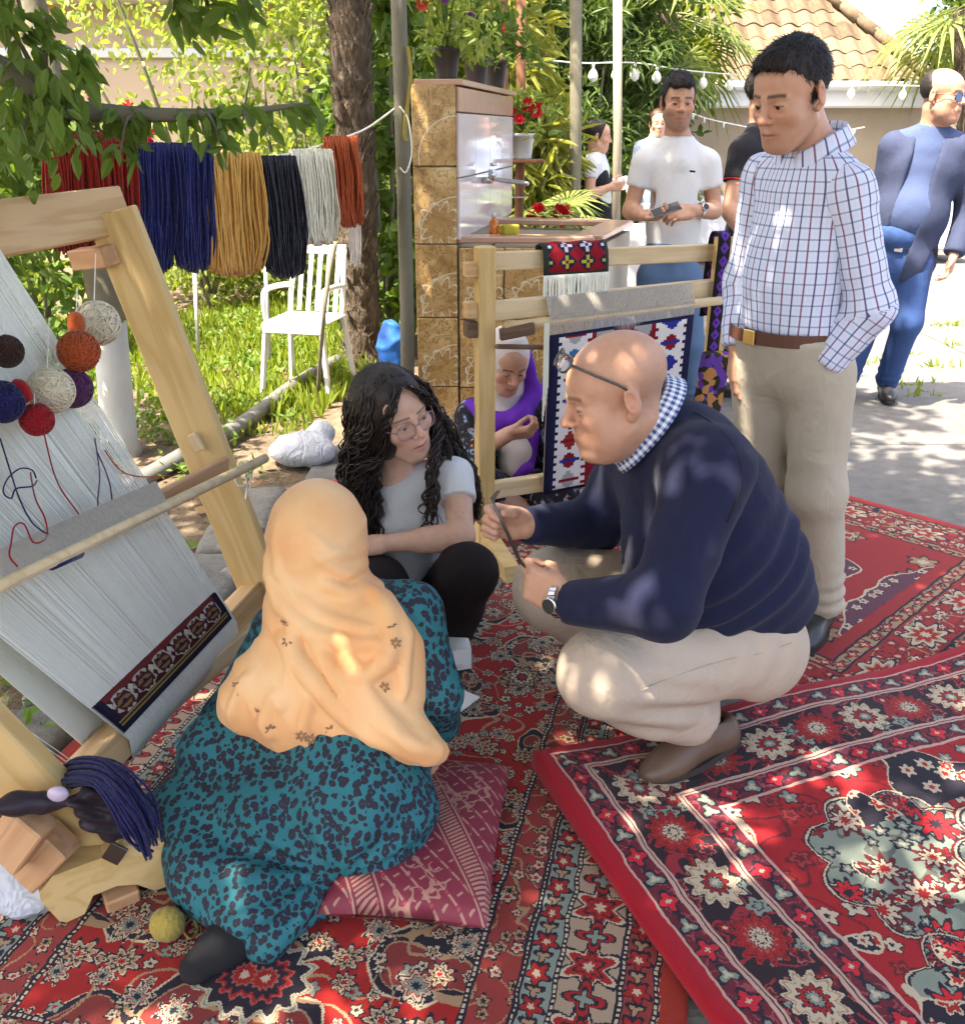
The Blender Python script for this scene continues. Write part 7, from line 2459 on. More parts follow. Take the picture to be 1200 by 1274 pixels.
# woven strap and bag on the far upright
def strap_mat():
    m = Mat('strap_weave', .95, .1)
    u, v, _ = m.xyz(m.attr('cuv'))
    q = .004; u, v = (u / q).floor() * q, (v / q).floor() * q
    x, y = u - .03, v.rep(.045)
    c = m.col((.018, .018, .02))
    c = m.mix((x.abs() + y.abs()).lt(.022), c, (.12, .04, .30)); c = m.mix((x.abs() + y.abs()).lt(.008), c, (.04, .02, .12))
    f = m.noise(m.tc(), 400, 2); m.base(m.mix(f * .4, c, (.5, .5, .5), 'MULTIPLY')); m.bump(f, .5, .003)
    M['strap_weave'] = m.m
    m = Mat('bag_weave', .95, .1)
    o = m.tc(); n = m.vor(o, 42)
    cr = m.xyz(n.outputs['Color'])[0]
    c = m.mix(cr.gt(.45), (.030, .028, .016), (.10, .04, .24)); c = m.mix(cr.gt(.72), c, (.36, .17, .06)); c = m.mix(cr.lt(.2), c, (.02, .02, .02))
    m.base(c); m.bump(m.noise(o, 300, 2), .5, .003); M['bag_weave'] = m.m
strap_mat()
bg = thing('woven_bag', 'woven shoulder bag with purple patterned strap hung on the kilim loom upright', 'bag', tuple(at(888, 475, 3.45)))
pts = [kp(.985, zt2 - .30, -.05), kp(.985, zt2 - .1, -.045), kp(.985, zt2 + .005, -.03), kp(.978, zt2 + .012, .01), kp(.968, zt2 + .002, .04), kp(.962, zt2 - .12, .046), kp(.955, zt2 - .30, .05), kp(.95, zt2 - .42, .055)]
V, U, Fs = [], [], []
P = spline(pts, 5); L = 0
for i, p in enumerate(P):
    if i: L += (p - P[i - 1]).length
    V += [p - kd * .027, p + kd * .027]; U += [(0, L), (.06, L)]
for i in range(len(P) - 1): Fs.append((2 * i, 2 * i + 1, 2 * i + 3, 2 * i + 2))
so = link('strap', np_mesh('strap', np.array([tuple(v) for v in V]), Fs, True, uv=np.array(U)), M['strap_weave'], bg)
so.modifiers.new('s', 'SOLIDIFY').thickness = .004
c = kp(.945, zt2 - .53, .075)
S = Sdf().box(c, (.062, .022, .12), Matrix((kd, -kn_, Vector((0, 0, 1)))).transposed() @ Matrix.Rotation(.12, 3, 'Y'), .02, .01)
sdf_obj('pouch', S, M['bag_weave'], bg, .007, wr=wrinkle(.004, 25, 3))
# ------------------------------------------------------------------ foliage helpers
def leaf_mesh(P, D, N, L, W, fold=.25, curl=.2):
    """leaf blades: P base points, D directions, N face normals, L lengths, W half widths -> 6-vertex blades of two quads"""
    D = D / (np.linalg.norm(D, axis=1)[:, None] + 1e-9)
    N = N - D * (N * D).sum(1)[:, None]; N /= np.linalg.norm(N, axis=1)[:, None] + 1e-9
    S = np.cross(D, N)
    L = L[:, None]; W = W[:, None]
    a = P; t = P + D * L - N * L * curl
    m1, m2 = P + D * L * .28, P + D * L * .68 - N * L * curl * .4
    u = S * W + N * W * fold; w = S * W * -1 + N * W * fold
    n = len(P)
    V = np.stack([a, m1 + u * .92, m2 + u * .8, t, m2 + w * .8, m1 + w * .92], 1).reshape(-1, 3)
    i = np.arange(n) * 6
    # two halves meeting along the midrib
    Fq = np.concatenate([np.stack([i, i + 1, i + 2, i + 3], 1), np.stack([i, i + 3, i + 4, i + 5], 1)])
    return V, Fq

def rand_dirs(n, g, up=0.0):
    d = g.normal(size=(n, 3)); d[:, 2] += up
    return d / np.linalg.norm(d, axis=1)[:, None]

def crown_leaves(name, centers, radii, per, L, W, mat, parent, g, droop=-.3, flat=1.0, jit=.35):
    C = np.asarray(centers, float); Rr = np.asarray(radii, float)
    k = len(C)
    idx = np.repeat(np.arange(k), per)
    d = rand_dirs(len(idx), g)
    rr = Rr[idx] * (g.random(len(idx)) ** .45)
    P = C[idx] + d * rr[:, None] * np.array([1, 1, flat])
    D = d * .6 + rand_dirs(len(idx), g) * .8; D[:, 2] += droop
    N = rand_dirs(len(idx), g, 1.3)
    Ls = L * (1 - jit + 2 * jit * g.random(len(idx)))
    V, Fq = leaf_mesh(P, D, N, Ls, W * Ls / L)
    return link(name, np_mesh(name, V, Fq, False), mat, parent)

def branch_tubes(mb, p, d, ln, r, depth, g, out, spread=.7, up=.15):
    n = 5; pts = [Vector(p)]; dd = Vector(d).normalized()
    for i in range(n):
        dd = (dd + Vector((g.gauss(0, .13), g.gauss(0, .13), g.gauss(0, .10) + up * .1))).normalized()
        pts.append(pts[-1] + dd * ln / n)
    mb.tube(pts, [r * (1 - .5 * i / n) for i in range(n + 1)], 7 if r > .03 else 5)
    out.append((pts[-1], ln))
    if depth > 0:
        for k in range(g.choice((2, 3))):
            q = pts[g.randint(2, n)]
            nd = (dd + Vector((g.gauss(0, spread), g.gauss(0, spread), g.gauss(.1, spread * .6)))).normalized()
            branch_tubes(mb, q, nd, ln * g.uniform(.6, .8), r * .55, depth - 1, g, out, spread, up)
    else:
        out.append((pts[3], ln * .7))

def shrub(name, label, cat, base, h, w, n_cl, per, L, W, mat, seed, group=None, bark='grey_trunk', stems=4, low=.1, flat=1.0):
    g = random.Random(seed); gn = np.random.default_rng(seed)
    t = thing(name, label, cat, tuple(base), group)
    mb = MB(); base = Vector(base)
    tips = []
    for k in range(stems):
        a = g.uniform(0, 6.28)
        e = base + Vector((math.cos(a) * w * .45 * g.random(), math.sin(a) * w * .45 * g.random(), h * g.uniform(.6, .95)))
        mb.tube(spline([base + Vector((g.uniform(-.03, .03), g.uniform(-.03, .03), -.03)), base.lerp(e, .5) + Vector((g.gauss(0, .08), g.gauss(0, .08), 0)), e], 4), [.03 * (1 - .09 * i) for i in range(9)], 6)
    mb.build('stem', M[bark], t, True)
    C, Rr = [], []
    for k in range(n_cl):
        a = g.uniform(0, 6.28); rr = w * .5 * math.sqrt(g.random()); z = h * (low + (1 - low) * g.random())
        rr *= math.sqrt(max(.15, 1 - ((z / h - .55) / .62) ** 2))
        C.append((base.x + math.cos(a) * rr, base.y + math.sin(a) * rr, base.z + z)); Rr.append(w * g.uniform(.10, .2))
    crown_leaves('foliage', C, Rr, per, L, W, M[mat], t, gn, flat=flat)
    return t

# ------------------------------------------------------------------ the big tree whose crown shades the rugs
def shade_tree():
    g = random.Random(21); gn = np.random.default_rng(21)
    base = Vector((-3.6, .35, -.03))
    t = thing('shade_tree', 'large leafy tree shading the rugs, one branch drooping before the yarn skeins', 'tree', tuple(base))
    mb = MB(); tips = []
    mb.tube(spline([base, base + Vector((.06, .02, .9)), base + Vector((.12, .0, 1.9)), base + Vector((.3, .1, 2.7))], 4), [.19, .17, .16, .155, .15, .145, .14, .14, .135, .13, .125, .12, .12], 12)
    f = base + Vector((.3, .1, 2.6))
    for a, l in ((.1, 2.3), (.7, 2.2), (-.6, 2.4), (1.5, 1.8), (2.8, 1.2), (-1.7, 1.8), (.35, 1.4)):
        branch_tubes(mb, f, (math.cos(a), math.sin(a), .42), l, .07, 2, g, tips)
    # the drooping branch that comes into view
    low = spline([f + Vector((0, 0, -.4)), Vector((-2.6, 1.4, 2.35)), at(-60, 60, 2.15), at(60, 128, 2.25), at(170, 142, 2.3), at(290, 140, 2.35), at(385, 128, 2.4)], 6)
    mb.tube(low, [.045 * (1 - i / len(low)) + .002 for i in range(len(low))], 6)
    tw = [spline([low[i], e.lerp(low[i], .5) + Vector((0, 0, .03)), e], 4) for i, e in ((20, at(105, 60, 2.2)), (18, at(20, 190, 2.1)), (24, at(150, 190, 2.25)), (28, at(275, 180, 2.3)), (14, at(-20, 5, 2.0)), (16, at(60, 20, 2.1)))]
    tw += [spline([at(250, -60, 2.0), at(255, -10, 2.05), at(258, 15, 2.1)], 4), spline([at(215, -60, 2.0), at(225, -5, 2.05), at(235, 28, 2.1)], 4), spline([at(300, -60, 2.05), at(300, -10, 2.1), at(305, 20, 2.1)], 4), spline([at(0, -60, 2.05), at(20, -10, 2.1), at(30, 30, 2.1)], 4)]
    for q in tw: mb.tube(q, [.006 * (1 - i / len(q)) + .0015 for i in range(len(q))], 5)
    mb.build('trunk', M['grey_trunk'], t, True)
    # crown overhead
    C, Rr = [], []
    for i in range(600):
        x, y = gn.uniform(-4.2, 1.5), gn.uniform(-2.6, 3.5)
        if ((x + 1.2) / 2.9) ** 2 + ((y - .5) / 3.1) ** 2 > 1: continue
        z = gn.uniform(3.0, 4.5)
        if y > 2.0: z += .35
        C.append((x, y, z)); Rr.append(gn.uniform(.20, .42))
    for i in range(34):      # the long limb over the yard
        C.append((gn.uniform(-1.3, .6), gn.uniform(3.3, 4.9), gn.uniform(4.1, 4.9))); Rr.append(gn.uniform(.2, .36))
    crown_leaves('crown', C, Rr, 74, .125, .036, M['leaf_mid'], t, gn)
    # leaves of the low branch, each as large as a hand's length
    P, D = [], []
    for i, p in enumerate(low[10:]):
        for k in range(5 if i < 14 else 4):
            P.append(p + Vector((g.gauss(0, .025), g.gauss(0, .05), g.gauss(0, .02)))); D.append((g.gauss(.25, .6), g.gauss(0, .6), g.gauss(-.75, .35)))
    for q in tw:
        for p in q:
            for k in range(3):
                P.append(p + Vector((g.gauss(0, .018), g.gauss(0, .03), g.gauss(0, .015)))); D.append((g.gauss(.15, .6), g.gauss(0, .6), g.gauss(-.85, .3)))
    # a thick bunch at the far left
    for k in range(150):
        P.append(at(g.gauss(40, 40), g.gauss(132, 36), 2.2 + g.gauss(0, .12))); D.append((g.gauss(.1, .5), g.gauss(0, .5), g.gauss(-.9, .3)))
    P = np.array([tuple(p) for p in P]); D = np.array(D)
    n = len(P)
    Ls = .040 + .030 * gn.random(n)
    V, Fq = leaf_mesh(P, D, rand_dirs(n, gn, .5) + np.array([0, -.8, .2]), Ls, Ls * .21, .3, .15)
    link('hanging_leaves', np_mesh('hanging_leaves', V, Fq, False), M['leaf_mid'], t)['kind'] = 'stuff'
shade_tree()

# ------------------------------------------------------------------ grass, weeds, litter
def grass_field():
    g = np.random.default_rng(4)
    n = 52000
    x = -9 + 9.6 * g.random(n); y = 3.0 + 8.5 * g.random(n) ** 1.15
    edge = -1.05 - .25 * (y - 3) * .0 + np.where(y > 4.2, (y - 4.2) * .16, 0)
    nz = snoise(np.stack([x, y, 0 * x], 1), 1.6, 3)
    path = np.abs(y - (4.6 - 1.1 * (x + 1.6))) < .45          # trodden earth by the pipe
    keep = (x < np.minimum(edge, -.35)) & ((y > 4.7) | (nz > .15)) & ~(path & (g.random(n) < .85)) & (nz > -.75)
    P = np.stack([x, y, np.full(n, -.03)], 1)[keep]; m = len(P)
    D = rand_dirs(m, g) * .5; D[:, 2] = 1
    Ls = (.05 + .08 * g.random(m)) * np.where(P[:, 1] > 5, 1.15, .7)
    V, Fq = leaf_mesh(P, D, rand_dirs(m, g), Ls, Ls * .09 + .002, .1, .25)
    o = link('grass', np_mesh('grass', V, Fq, False), M['grass'])
    setp(o, 'sunlit green grass and clover covering the garden behind the looms', 'grass', kind='stuff')
    # leafy weeds
    c = []
    while len(c) < 330:
        xx, yy = g.uniform(-5.5, -.95), g.uniform(1.7, 8)
        if yy < 4 and not (-2.6 < xx < -1.15): continue
        c.append((xx, yy))
    P, D, Ls = [], [], []
    for xx, yy in c:
        h = g.uniform(.04, .16)
        for k in range(int(g.integers(14, 34))):
            P.append((xx + g.normal(0, .05), yy + g.normal(0, .05), -.03 + g.random() * h)); d = rand_dirs(1, g, .5)[0]; D.append(d); Ls.append(g.uniform(.025, .06))
    P, D, Ls = np.array(P), np.array(D), np.array(Ls)
    V, Fq = leaf_mesh(P, D, rand_dirs(len(P), g, 1.5), Ls, Ls * .32, .2, .2)
    o = link('weeds', np_mesh('weeds', V, Fq, False), M['weed'])
    setp(o, 'low leafy weeds scattered over the soil behind the tall loom', 'weeds', kind='stuff')
    n = 420
    P = np.stack([g.uniform(-3.5, -1.0, n), g.uniform(1.5, 6.5, n), np.full(n, -.008)], 1)
    D = rand_dirs(n, g); D[:, 2] *= .15
    Ls = .03 + .05 * g.random(n)
    V, Fq = leaf_mesh(P, D, rand_dirs(n, g, 3), Ls, Ls * .28, .3, -.2)
    plain('dry_leaf', (.24, .15, .08), .9, .1, amt=.5)
    o = link('leaf_litter', np_mesh('leaf_litter', V, Fq, False), M['dry_leaf'])
    setp(o, 'dry brown leaves lying on the garden soil', 'leaves', kind='stuff')
    # tufts in the joints of the yard
    P, D, Ls = [], [], []
    for (x0, y0) in [(gz(a, b, 0).x, gz(a, b, 0).y) for a, b in ((1080, 450), (1100, 452), (1168, 455), (1140, 478), (1190, 430), (1150, 492), (1178, 405), (1120, 440))]:
        for k in range(26):
            P.append((x0 + g.normal(0, .07), y0 + g.normal(0, .03), -.02)); D.append(rand_dirs(1, g, 1.2)[0]); Ls.append(g.uniform(.03, .09))
    P, D, Ls = np.array(P), np.array(D), np.array(Ls)
    V, Fq = leaf_mesh(P, D, rand_dirs(len(P), g), Ls, Ls * .08 + .002, .1, .2)
    o = link('joint_grass', np_mesh('joint_grass', V, Fq, False), M['grass'])
    setp(o, 'sparse grass tufts growing in the yard pavement joints', 'grass', kind='stuff')
grass_field()

# ------------------------------------------------------------------ palm trunk, thin post, painted trunk
def bark_mat():
    m = Mat('palm_bark', .95, .1)
    o = m.tc()
    v = m.mapping(o, (14, 14, 5))
    n = m.noise(v, 1.0, 5, .7, 1.0); n2 = m.noise(m.mapping(o, (60, 60, 8)), 1, 3)
    c = m.ramp(n * .6 + n2 * .4, [(.3, (.025, .02, .016)), (.5, (.085, .066, .048)), (.7, (.22, .18, .14))])
    m.base(c); m.bump(n + n2, 1.0, .03); M['palm_bark'] = m.m
bark_mat()
def palm_trunk():
    b, tp = gz(452, 452, -.03), at(425, -240, 6.36)
    t = thing('palm_tree', 'rough brown palm trunk beside the clothesline of yarn', 'tree', tuple(b))
    mb = MB()
    n = 60; pts = [b.lerp(tp, i / n) for i in range(n + 1)]
    mb.tube(pts, [.125 + .010 * math.sin(i * 2.1) + .05 * max(0, 1 - i / 4) for i in range(n + 1)], 18)
    mb.build('trunk', M['palm_bark'], t, True)
    g = random.Random(3); sc = MB()
    for k in range(230):
        f = g.random(); a = g.uniform(0, 6.28)
        p = b.lerp(tp, f) + Vector((math.cos(a), math.sin(a), 0)) * .12
        o = Vector((math.cos(a), math.sin(a), 0))
        s_ = Vector((-math.sin(a), math.cos(a), 0))
        q = p + o * g.uniform(.02, .06) + Vector((0, 0, g.uniform(.05, .13)))
        w = g.uniform(.015, .035)
        sc.add([p - s_ * w, p + s_ * w, q + s_ * w * .3, q - s_ * w * .3, p - s_ * w - o * .02, p + s_ * w - o * .02], [(0, 1, 2, 3), (3, 2, 5, 4), (0, 3, 4), (1, 5, 2)])
    sc.build('bark_scales', M['palm_bark'], t)['kind'] = 'stuff'
    for k in range(18):
        a = k * 2.4; el = g.uniform(-.3, .9)
        e = tp + Vector((math.cos(a) * math.cos(el), math.sin(a) * math.cos(el), math.sin(el) + .9)) * .9
        mb = MB().tube([tp, tp.lerp(e, .5) + Vector((0, 0, .1)), e], .012, 5)
        fan(mb, e, (e - tp).normalized() + Vector((0, 0, -.4)), Vector((0, 0, 1)), .75, g)
        mb.build('frond', M['frond'], t)
    return t

tp = MB().tube([gz(508, 560, -.02) * 1.0, at(506, 380, 4.3), at(500, 150, 4.3), at(494, -60, 4.3)], [.034, .032, .032, .033], 10).build('garden_post', M['grey_trunk'], None, True)
setp(tp, 'thin grey wooden post standing before the tiled column', 'post')
po = thing('yellow_hose', 'loop of yellowish plastic tape tied to the thin grey post', 'tape', tuple(at(508, 100, 4.28)))
MB().tube(spline([at(507, 58, 4.27), at(511, 90, 4.26), at(508, 120, 4.26), at(503, 165, 4.26), at(506, 175, 4.26)], 5), [.011] * 12 + [.014] * 9, 6, flat=.5).build('strip', M['yarn_olive'], po, True)
MB().tube(spline([at(497, 132, 4.26), at(508, 150, 4.25), at(512, 190, 4.25), at(505, 214, 4.25), at(497, 208, 4.25)], 6), .0035, 5).build('cord', M['warp'], po, True)

wt = thing('young_tree', 'young tree with whitewashed trunk behind the tall loom', 'tree', tuple(gz(150, 562, -.03)))
q0, q1 = gz(150, 565, -.03), at(136, 400, 4.45)
MB().tube([q0, q0.lerp(q1, .1), q0.lerp(q1, .5), q1], [.115, .09, .082, .078], 12).build('painted_trunk', M['white_paint'], wt, True)
MB().tube(spline([q1, at(105, 260, 4.5), at(70, 130, 4.55), at(45, 20, 4.6), at(30, -60, 4.6)], 5), [.078 - .0015 * i for i in range(21)], 10).build('trunk', M['grey_trunk'], wt, True)
gn = np.random.default_rng(8); gg = random.Random(8)
C = [tuple(at(gg.uniform(-60, 45), gg.uniform(120, 320), 4.4 + gg.uniform(-.3, .5))) for _ in range(22)]
crown_leaves('crown', C, [.16 + .1 * gg.random() for _ in C], 42, .085, .026, M['leaf_mid'], wt, gn)

# ------------------------------------------------------------------ clothesline and yarn skeins
la = [at(-80, 150, 2.45), at(60, 166, 2.75), at(165, 181, 2.95), at(250, 192, 3.2), at(320, 195, 3.5), at(365, 190, 3.8), at(412, 176, 4.15), at(455, 160, 4.28), at(497, 130, 4.3)]
setp(MB().tube(spline(la, 5), .004, 6).build('clothesline', M['warp'], None, True), 'white cord stretched to the thin grey post, carrying the yarn skeins', 'cord')
def skein(x0, x1, ytop, ybot, Y0, Y1, mat, label, seed, lobes=1, slant=0, n=95):
    g = random.Random(seed)
    t = thing('yarn_skein', label, 'yarn skein', tuple(at((x0 + x1) / 2, ybot, (Y0 + Y1) / 2)), 'yarn skeins drying on the cord')
    mb = MB()
    for i in range(n):
        lb = i % lobes
        xa, xb = x0 + (x1 - x0) * lb / lobes, x0 + (x1 - x0) * (lb + 1) / lobes
        f = g.random()
        h = (1.0 - .05 * (abs(f - .5) * 2) ** 2 - .07 * g.random()) * (1 if lb == 0 else .985)
        xt = xa + (xb - xa) * (-.03 + 1.06 * f)
        Yc = Y0 + (Y1 - Y0) * ((xt - x0) / (x1 - x0))
        dep = g.uniform(.010, .05)
        w = g.uniform(.55, 1.0)
        cx = (xa + xb) / 2
        # front run, bottom turn, back run
        xm = cx + (xt - cx) * w * 1.15; xl = cx + (xt - cx) * .78 + g.uniform(-4, 4)
        yb = ytop + (ybot - ytop) * h
        W = lambda x, y, o: at(x + slant * (y - ytop) / (ybot - ytop), y, Yc + o)
        wob = g.uniform(-3, 3)
        P = [W(xt, ytop - 1 + g.uniform(-2, 2), 0), W(xt + (xm - xt) * .5, ytop + (yb - ytop) * .12, -dep), W(xm + wob, ytop + (yb - ytop) * .45, -dep), W(xm - wob * .5, ytop + (yb - ytop) * .75, -dep * .9), W(xl, yb, 0),
             W(xm + wob, ytop + (yb - ytop) * .7, dep), W(xm, ytop + (yb - ytop) * .3, dep), W(xt, ytop + 3, dep * .6), W(xt, ytop - 1, 0)]
        P = spline(P, 3)
        mb.tube(P, g.uniform(.003, .005), 4, False)
    mb.build('strands', M[mat], t, True)['kind'] = 'stuff'
skein(55, 166, 166, 318, 2.75, 2.95, 'yarn_red', 'dark red yarn skein hanging widest on the cord', 1, 2, 8, 230)
skein(163, 264, 180, 342, 2.95, 3.2, 'yarn_blue', 'royal blue yarn skein hanging beside the dark red one', 2, 2, 4, 230)
skein(246, 322, 192, 346, 3.2, 3.45, 'yarn_gold', 'golden yellow yarn skein hanging on the cord', 3, 1, 10, 180)
skein(316, 366, 196, 347, 3.48, 3.7, 'yarn_black', 'black yarn skein hanging straight beside the golden one', 4, 1, 16, 165)
skein(362, 412, 188, 306, 3.78, 4.0, 'yarn_cream', 'cream yarn skein hanging beside the black one', 5, 1, 10, 165)
skein(404, 444, 172, 283, 4.08, 4.2, 'yarn_orange', 'rust orange yarn skein hanging nearest the thin grey post', 6, 1, 10, 150)
t = thing('yarn_skein', 'thin grey-green yarn hank hanging against the palm trunk', 'yarn skein', tuple(at(445, 350, 4.25)), 'yarn skeins drying on the cord')
mb = MB()
for k in range(26):
    g = random.Random(k)
    x = 440 + g.uniform(-7, 7)
    mb.tube(spline([at(441, 165, 4.26), at(x, 230, 4.27), at(x + g.uniform(-3, 3), 300, 4.27), at(x + 2, 325 + g.uniform(-8, 8), 4.26)], 4), .0028, 4, False)
mb.build('strands', M['warp_grey'], t, True)['kind'] = 'stuff'

# ------------------------------------------------------------------ white garden chair
def chair():
    b = gz(375, 480, -.02)
    t = thing('plastic_chair', 'white plastic garden chair on the grass', 'chair', (b.x, b.y, 0))
    Y0 = 5.45
    zs = at(330, 390, Y0).z
    fl, fr_, bl, br = [Vector((at(x, y, Y).x, Y, zs)) for x, y, Y in ((330, 390, 5.45), (415, 400, 5.35), (352, 380, 5.90), (425, 385, 5.82))]
    S = Sdf()
    up = Vector((0, 0, 1))
    c = (fl + fr_ + bl + br) / 4
    ex = (fr_ - fl).normalized(); ey = up.cross(ex)
    MB().box(c, (.225, .225, .012), Matrix((ex, ey, up)).transposed(), .01).build('seat', M['white_plastic'], t)
    MB().box(c - ey * .22 - up * .03, (.225, .012, .035), Matrix((ex, ey, up)).transposed(), .008).build('apron', M['white_plastic'], t)
    for sx in (-1, 1):
        for sy in (-1, 1):
            a = c + ex * .205 * sx + ey * .20 * sy
            e = a + ex * .05 * sx + ey * .05 * sy; e.z = -.02
            MB().bar(e, a + up * (.0 if sy < 0 else .0), .045, .03, ex, .006).build('leg', M['white_plastic'], t)
    for sx in (-1, 1):
        a = c + ex * .20 * sx + ey * .20
        top = a + ey * .16 + up * .44 - ex * .02 * sx
        MB().tube(spline([a, a + ey * .05 + up * .18, top], 5), .020, 8).build('back_post', M['white_plastic'], t, True)
        arm0 = a + ey * .05 + up * .20; arm1 = c + ex * .215 * sx - ey * .17 + up * .20
        MB().tube(spline([arm0, arm0.lerp(arm1, .5) + up * .02, arm1, arm1 - up * .20], 5), .019, 8).build('armrest', M['white_plastic'], t, True)
    for k in range(5):
        a = c + ex * (-.14 + .07 * k) + ey * .215 + up * .02
        MB().bar(a, a + ey * .145 + up * .40, .035, .010, ey, .003).build('slat', M['white_plastic'], t)
    MB().bar(c - ex * .2 + ey * .36 + up * .44, c + ex * .2 + ey * .36 + up * .44, .022, .07, up, .008).build('top_rail', M['white_plastic'], t)
    t.scale = (.86, .86, .86)
chair()

# irrigation pipe, sack, blue cloth, sticks
pp = spline([at(150, 612, 3.95), gz(240, 560, .03), gz(300, 528, .03), gz(365, 480, .03), gz(420, 448, .03)], 6)
setp(MB().tube(pp, .042, 12).build('irrigation_pipe', M['grey_pipe'], None, True), 'long grey plastic pipe lying across the garden soil', 'pipe')
S = Sdf().ell(gz(378, 560, .05), (.15, .10, .085), None, .03).ell(gz(398, 540, .10), (.06, .05, .07), None, .05).ell(gz(350, 562, .03), (.07, .06, .04), None, .04); S.half((0, 0, -.02), (0, 0, -1))
setp(sdf_obj('plastic_bag', S, M['bluewhite_bag'], None, .012, wr=lambda V, N: .016 * (1 - np.abs(snoise(V, 22, 8))) ** 2 + .006 * snoise(V, 60, 2)), 'crumpled pale blue plastic bag on the soil behind the curly-haired person', 'bag')
plain('blue_tarp', (.02, .13, .45), .5, .3, nz=8)
bt = at(487, 428, 4.75)
S = Sdf().ell(bt, (.055, .05, .13), None, .03)
S.cap(bt, (bt.x - .02, bt.y, .05), .06, .09, .05)
setp(sdf_obj('blue_tarp', S, M['blue_tarp'], None, .012, wr=wrinkle(.022, 20, 4)), 'folded bright blue tarp standing behind the thin grey post', 'tarp')
for i, (px, top, bot, Y, lab) in enumerate(((243, 340, 415, 6.6, 'slim white stake in the grass beneath the blue skein'), (330, 300, 400, 6.2, 'thin white stake in the grass beneath the golden skein'))):
    setp(MB().tube([Vector((at(px, bot, Y).x, Y, -.05)), at(px - 1, top, Y)], .014, 8).build('garden_stake', M['white_paint'], None, True), lab, 'stake')
setp(MB().tube(spline([gz(395, 492, 0), at(402, 400, 5.2), at(410, 340, 5.25), at(418, 300, 5.3)], 4), .012, 6).build('bare_stick', M['grey_trunk'], None, True), 'thin bare stick standing by the white garden chair', 'stick')
# ------------------------------------------------------------------ tiled column and wash basin
def tile_mats():
    m = Mat('marble_tile', .25, .5)
    o = m.tc()
    r = E(m.nt, m.n('ShaderNodeObjectInfo').outputs['Random'])
    x, y, z = m.xyz(o)
    v = m.vec(x + r * 3.0, y, z + r * 5.0)
    n = m.noise(v, 7, 5, .65, 1.2); n2 = m.noise(v, 22, 4, .6, .8)
    c = m.ramp(n, [(.3, (.24, .13, .04)), (.48, (.44, .27, .095)), (.62, (.56, .39, .17)), (.8, (.64, .50, .28))])
    c = m.mix((n2 - .5).abs().lt(.02) * .7, c, (.16, .08, .03))
    # raised ivory leaf outlines
    lx, lz = x - .02, z + .08
    rr = (lx * lx + lz * lz).sqrt(); th = lz.atan2(lx)
    leaf = rr / (1.0 + (th * 5.0).cos().abs() * .6 + (th * 15.0).cos() * .08)
    on = r.gt(.45)
    c = m.mix(on * (leaf - .062).abs().lt(.003), c, (.62, .55, .38)); c = m.mix(on * leaf.lt(.059) * .45, c, (.30, .17, .05))
    arc = ((x - .10) * (x - .10) + (z + .13) * (z + .13)).sqrt()
    c = m.mix((arc - .17).abs().lt(.0025), c, (.60, .53, .36))
    m.base(c); m.rough(n * .2 + .12); M['marble_tile'] = m.m
    m = Mat('glazed_tile', .08, .55)
    n = m.noise(m.tc(), 3, 2)
    m.base(m.mix(n, (.56, .50, .49), (.62, .56, .53))); m.rough(m.noise(m.tc(), 18, 2) * .08 + .04); M['glazed_tile'] = m.m
    plain('pink_marble', (.50, .31, .22), .22, .5, nz=10, amt=.4)
    plain('grout', (.40, .34, .25), .9, .2)
    plain('basin_plaster', (.62, .55, .44), .6, .3, nz=4)
tile_mats()
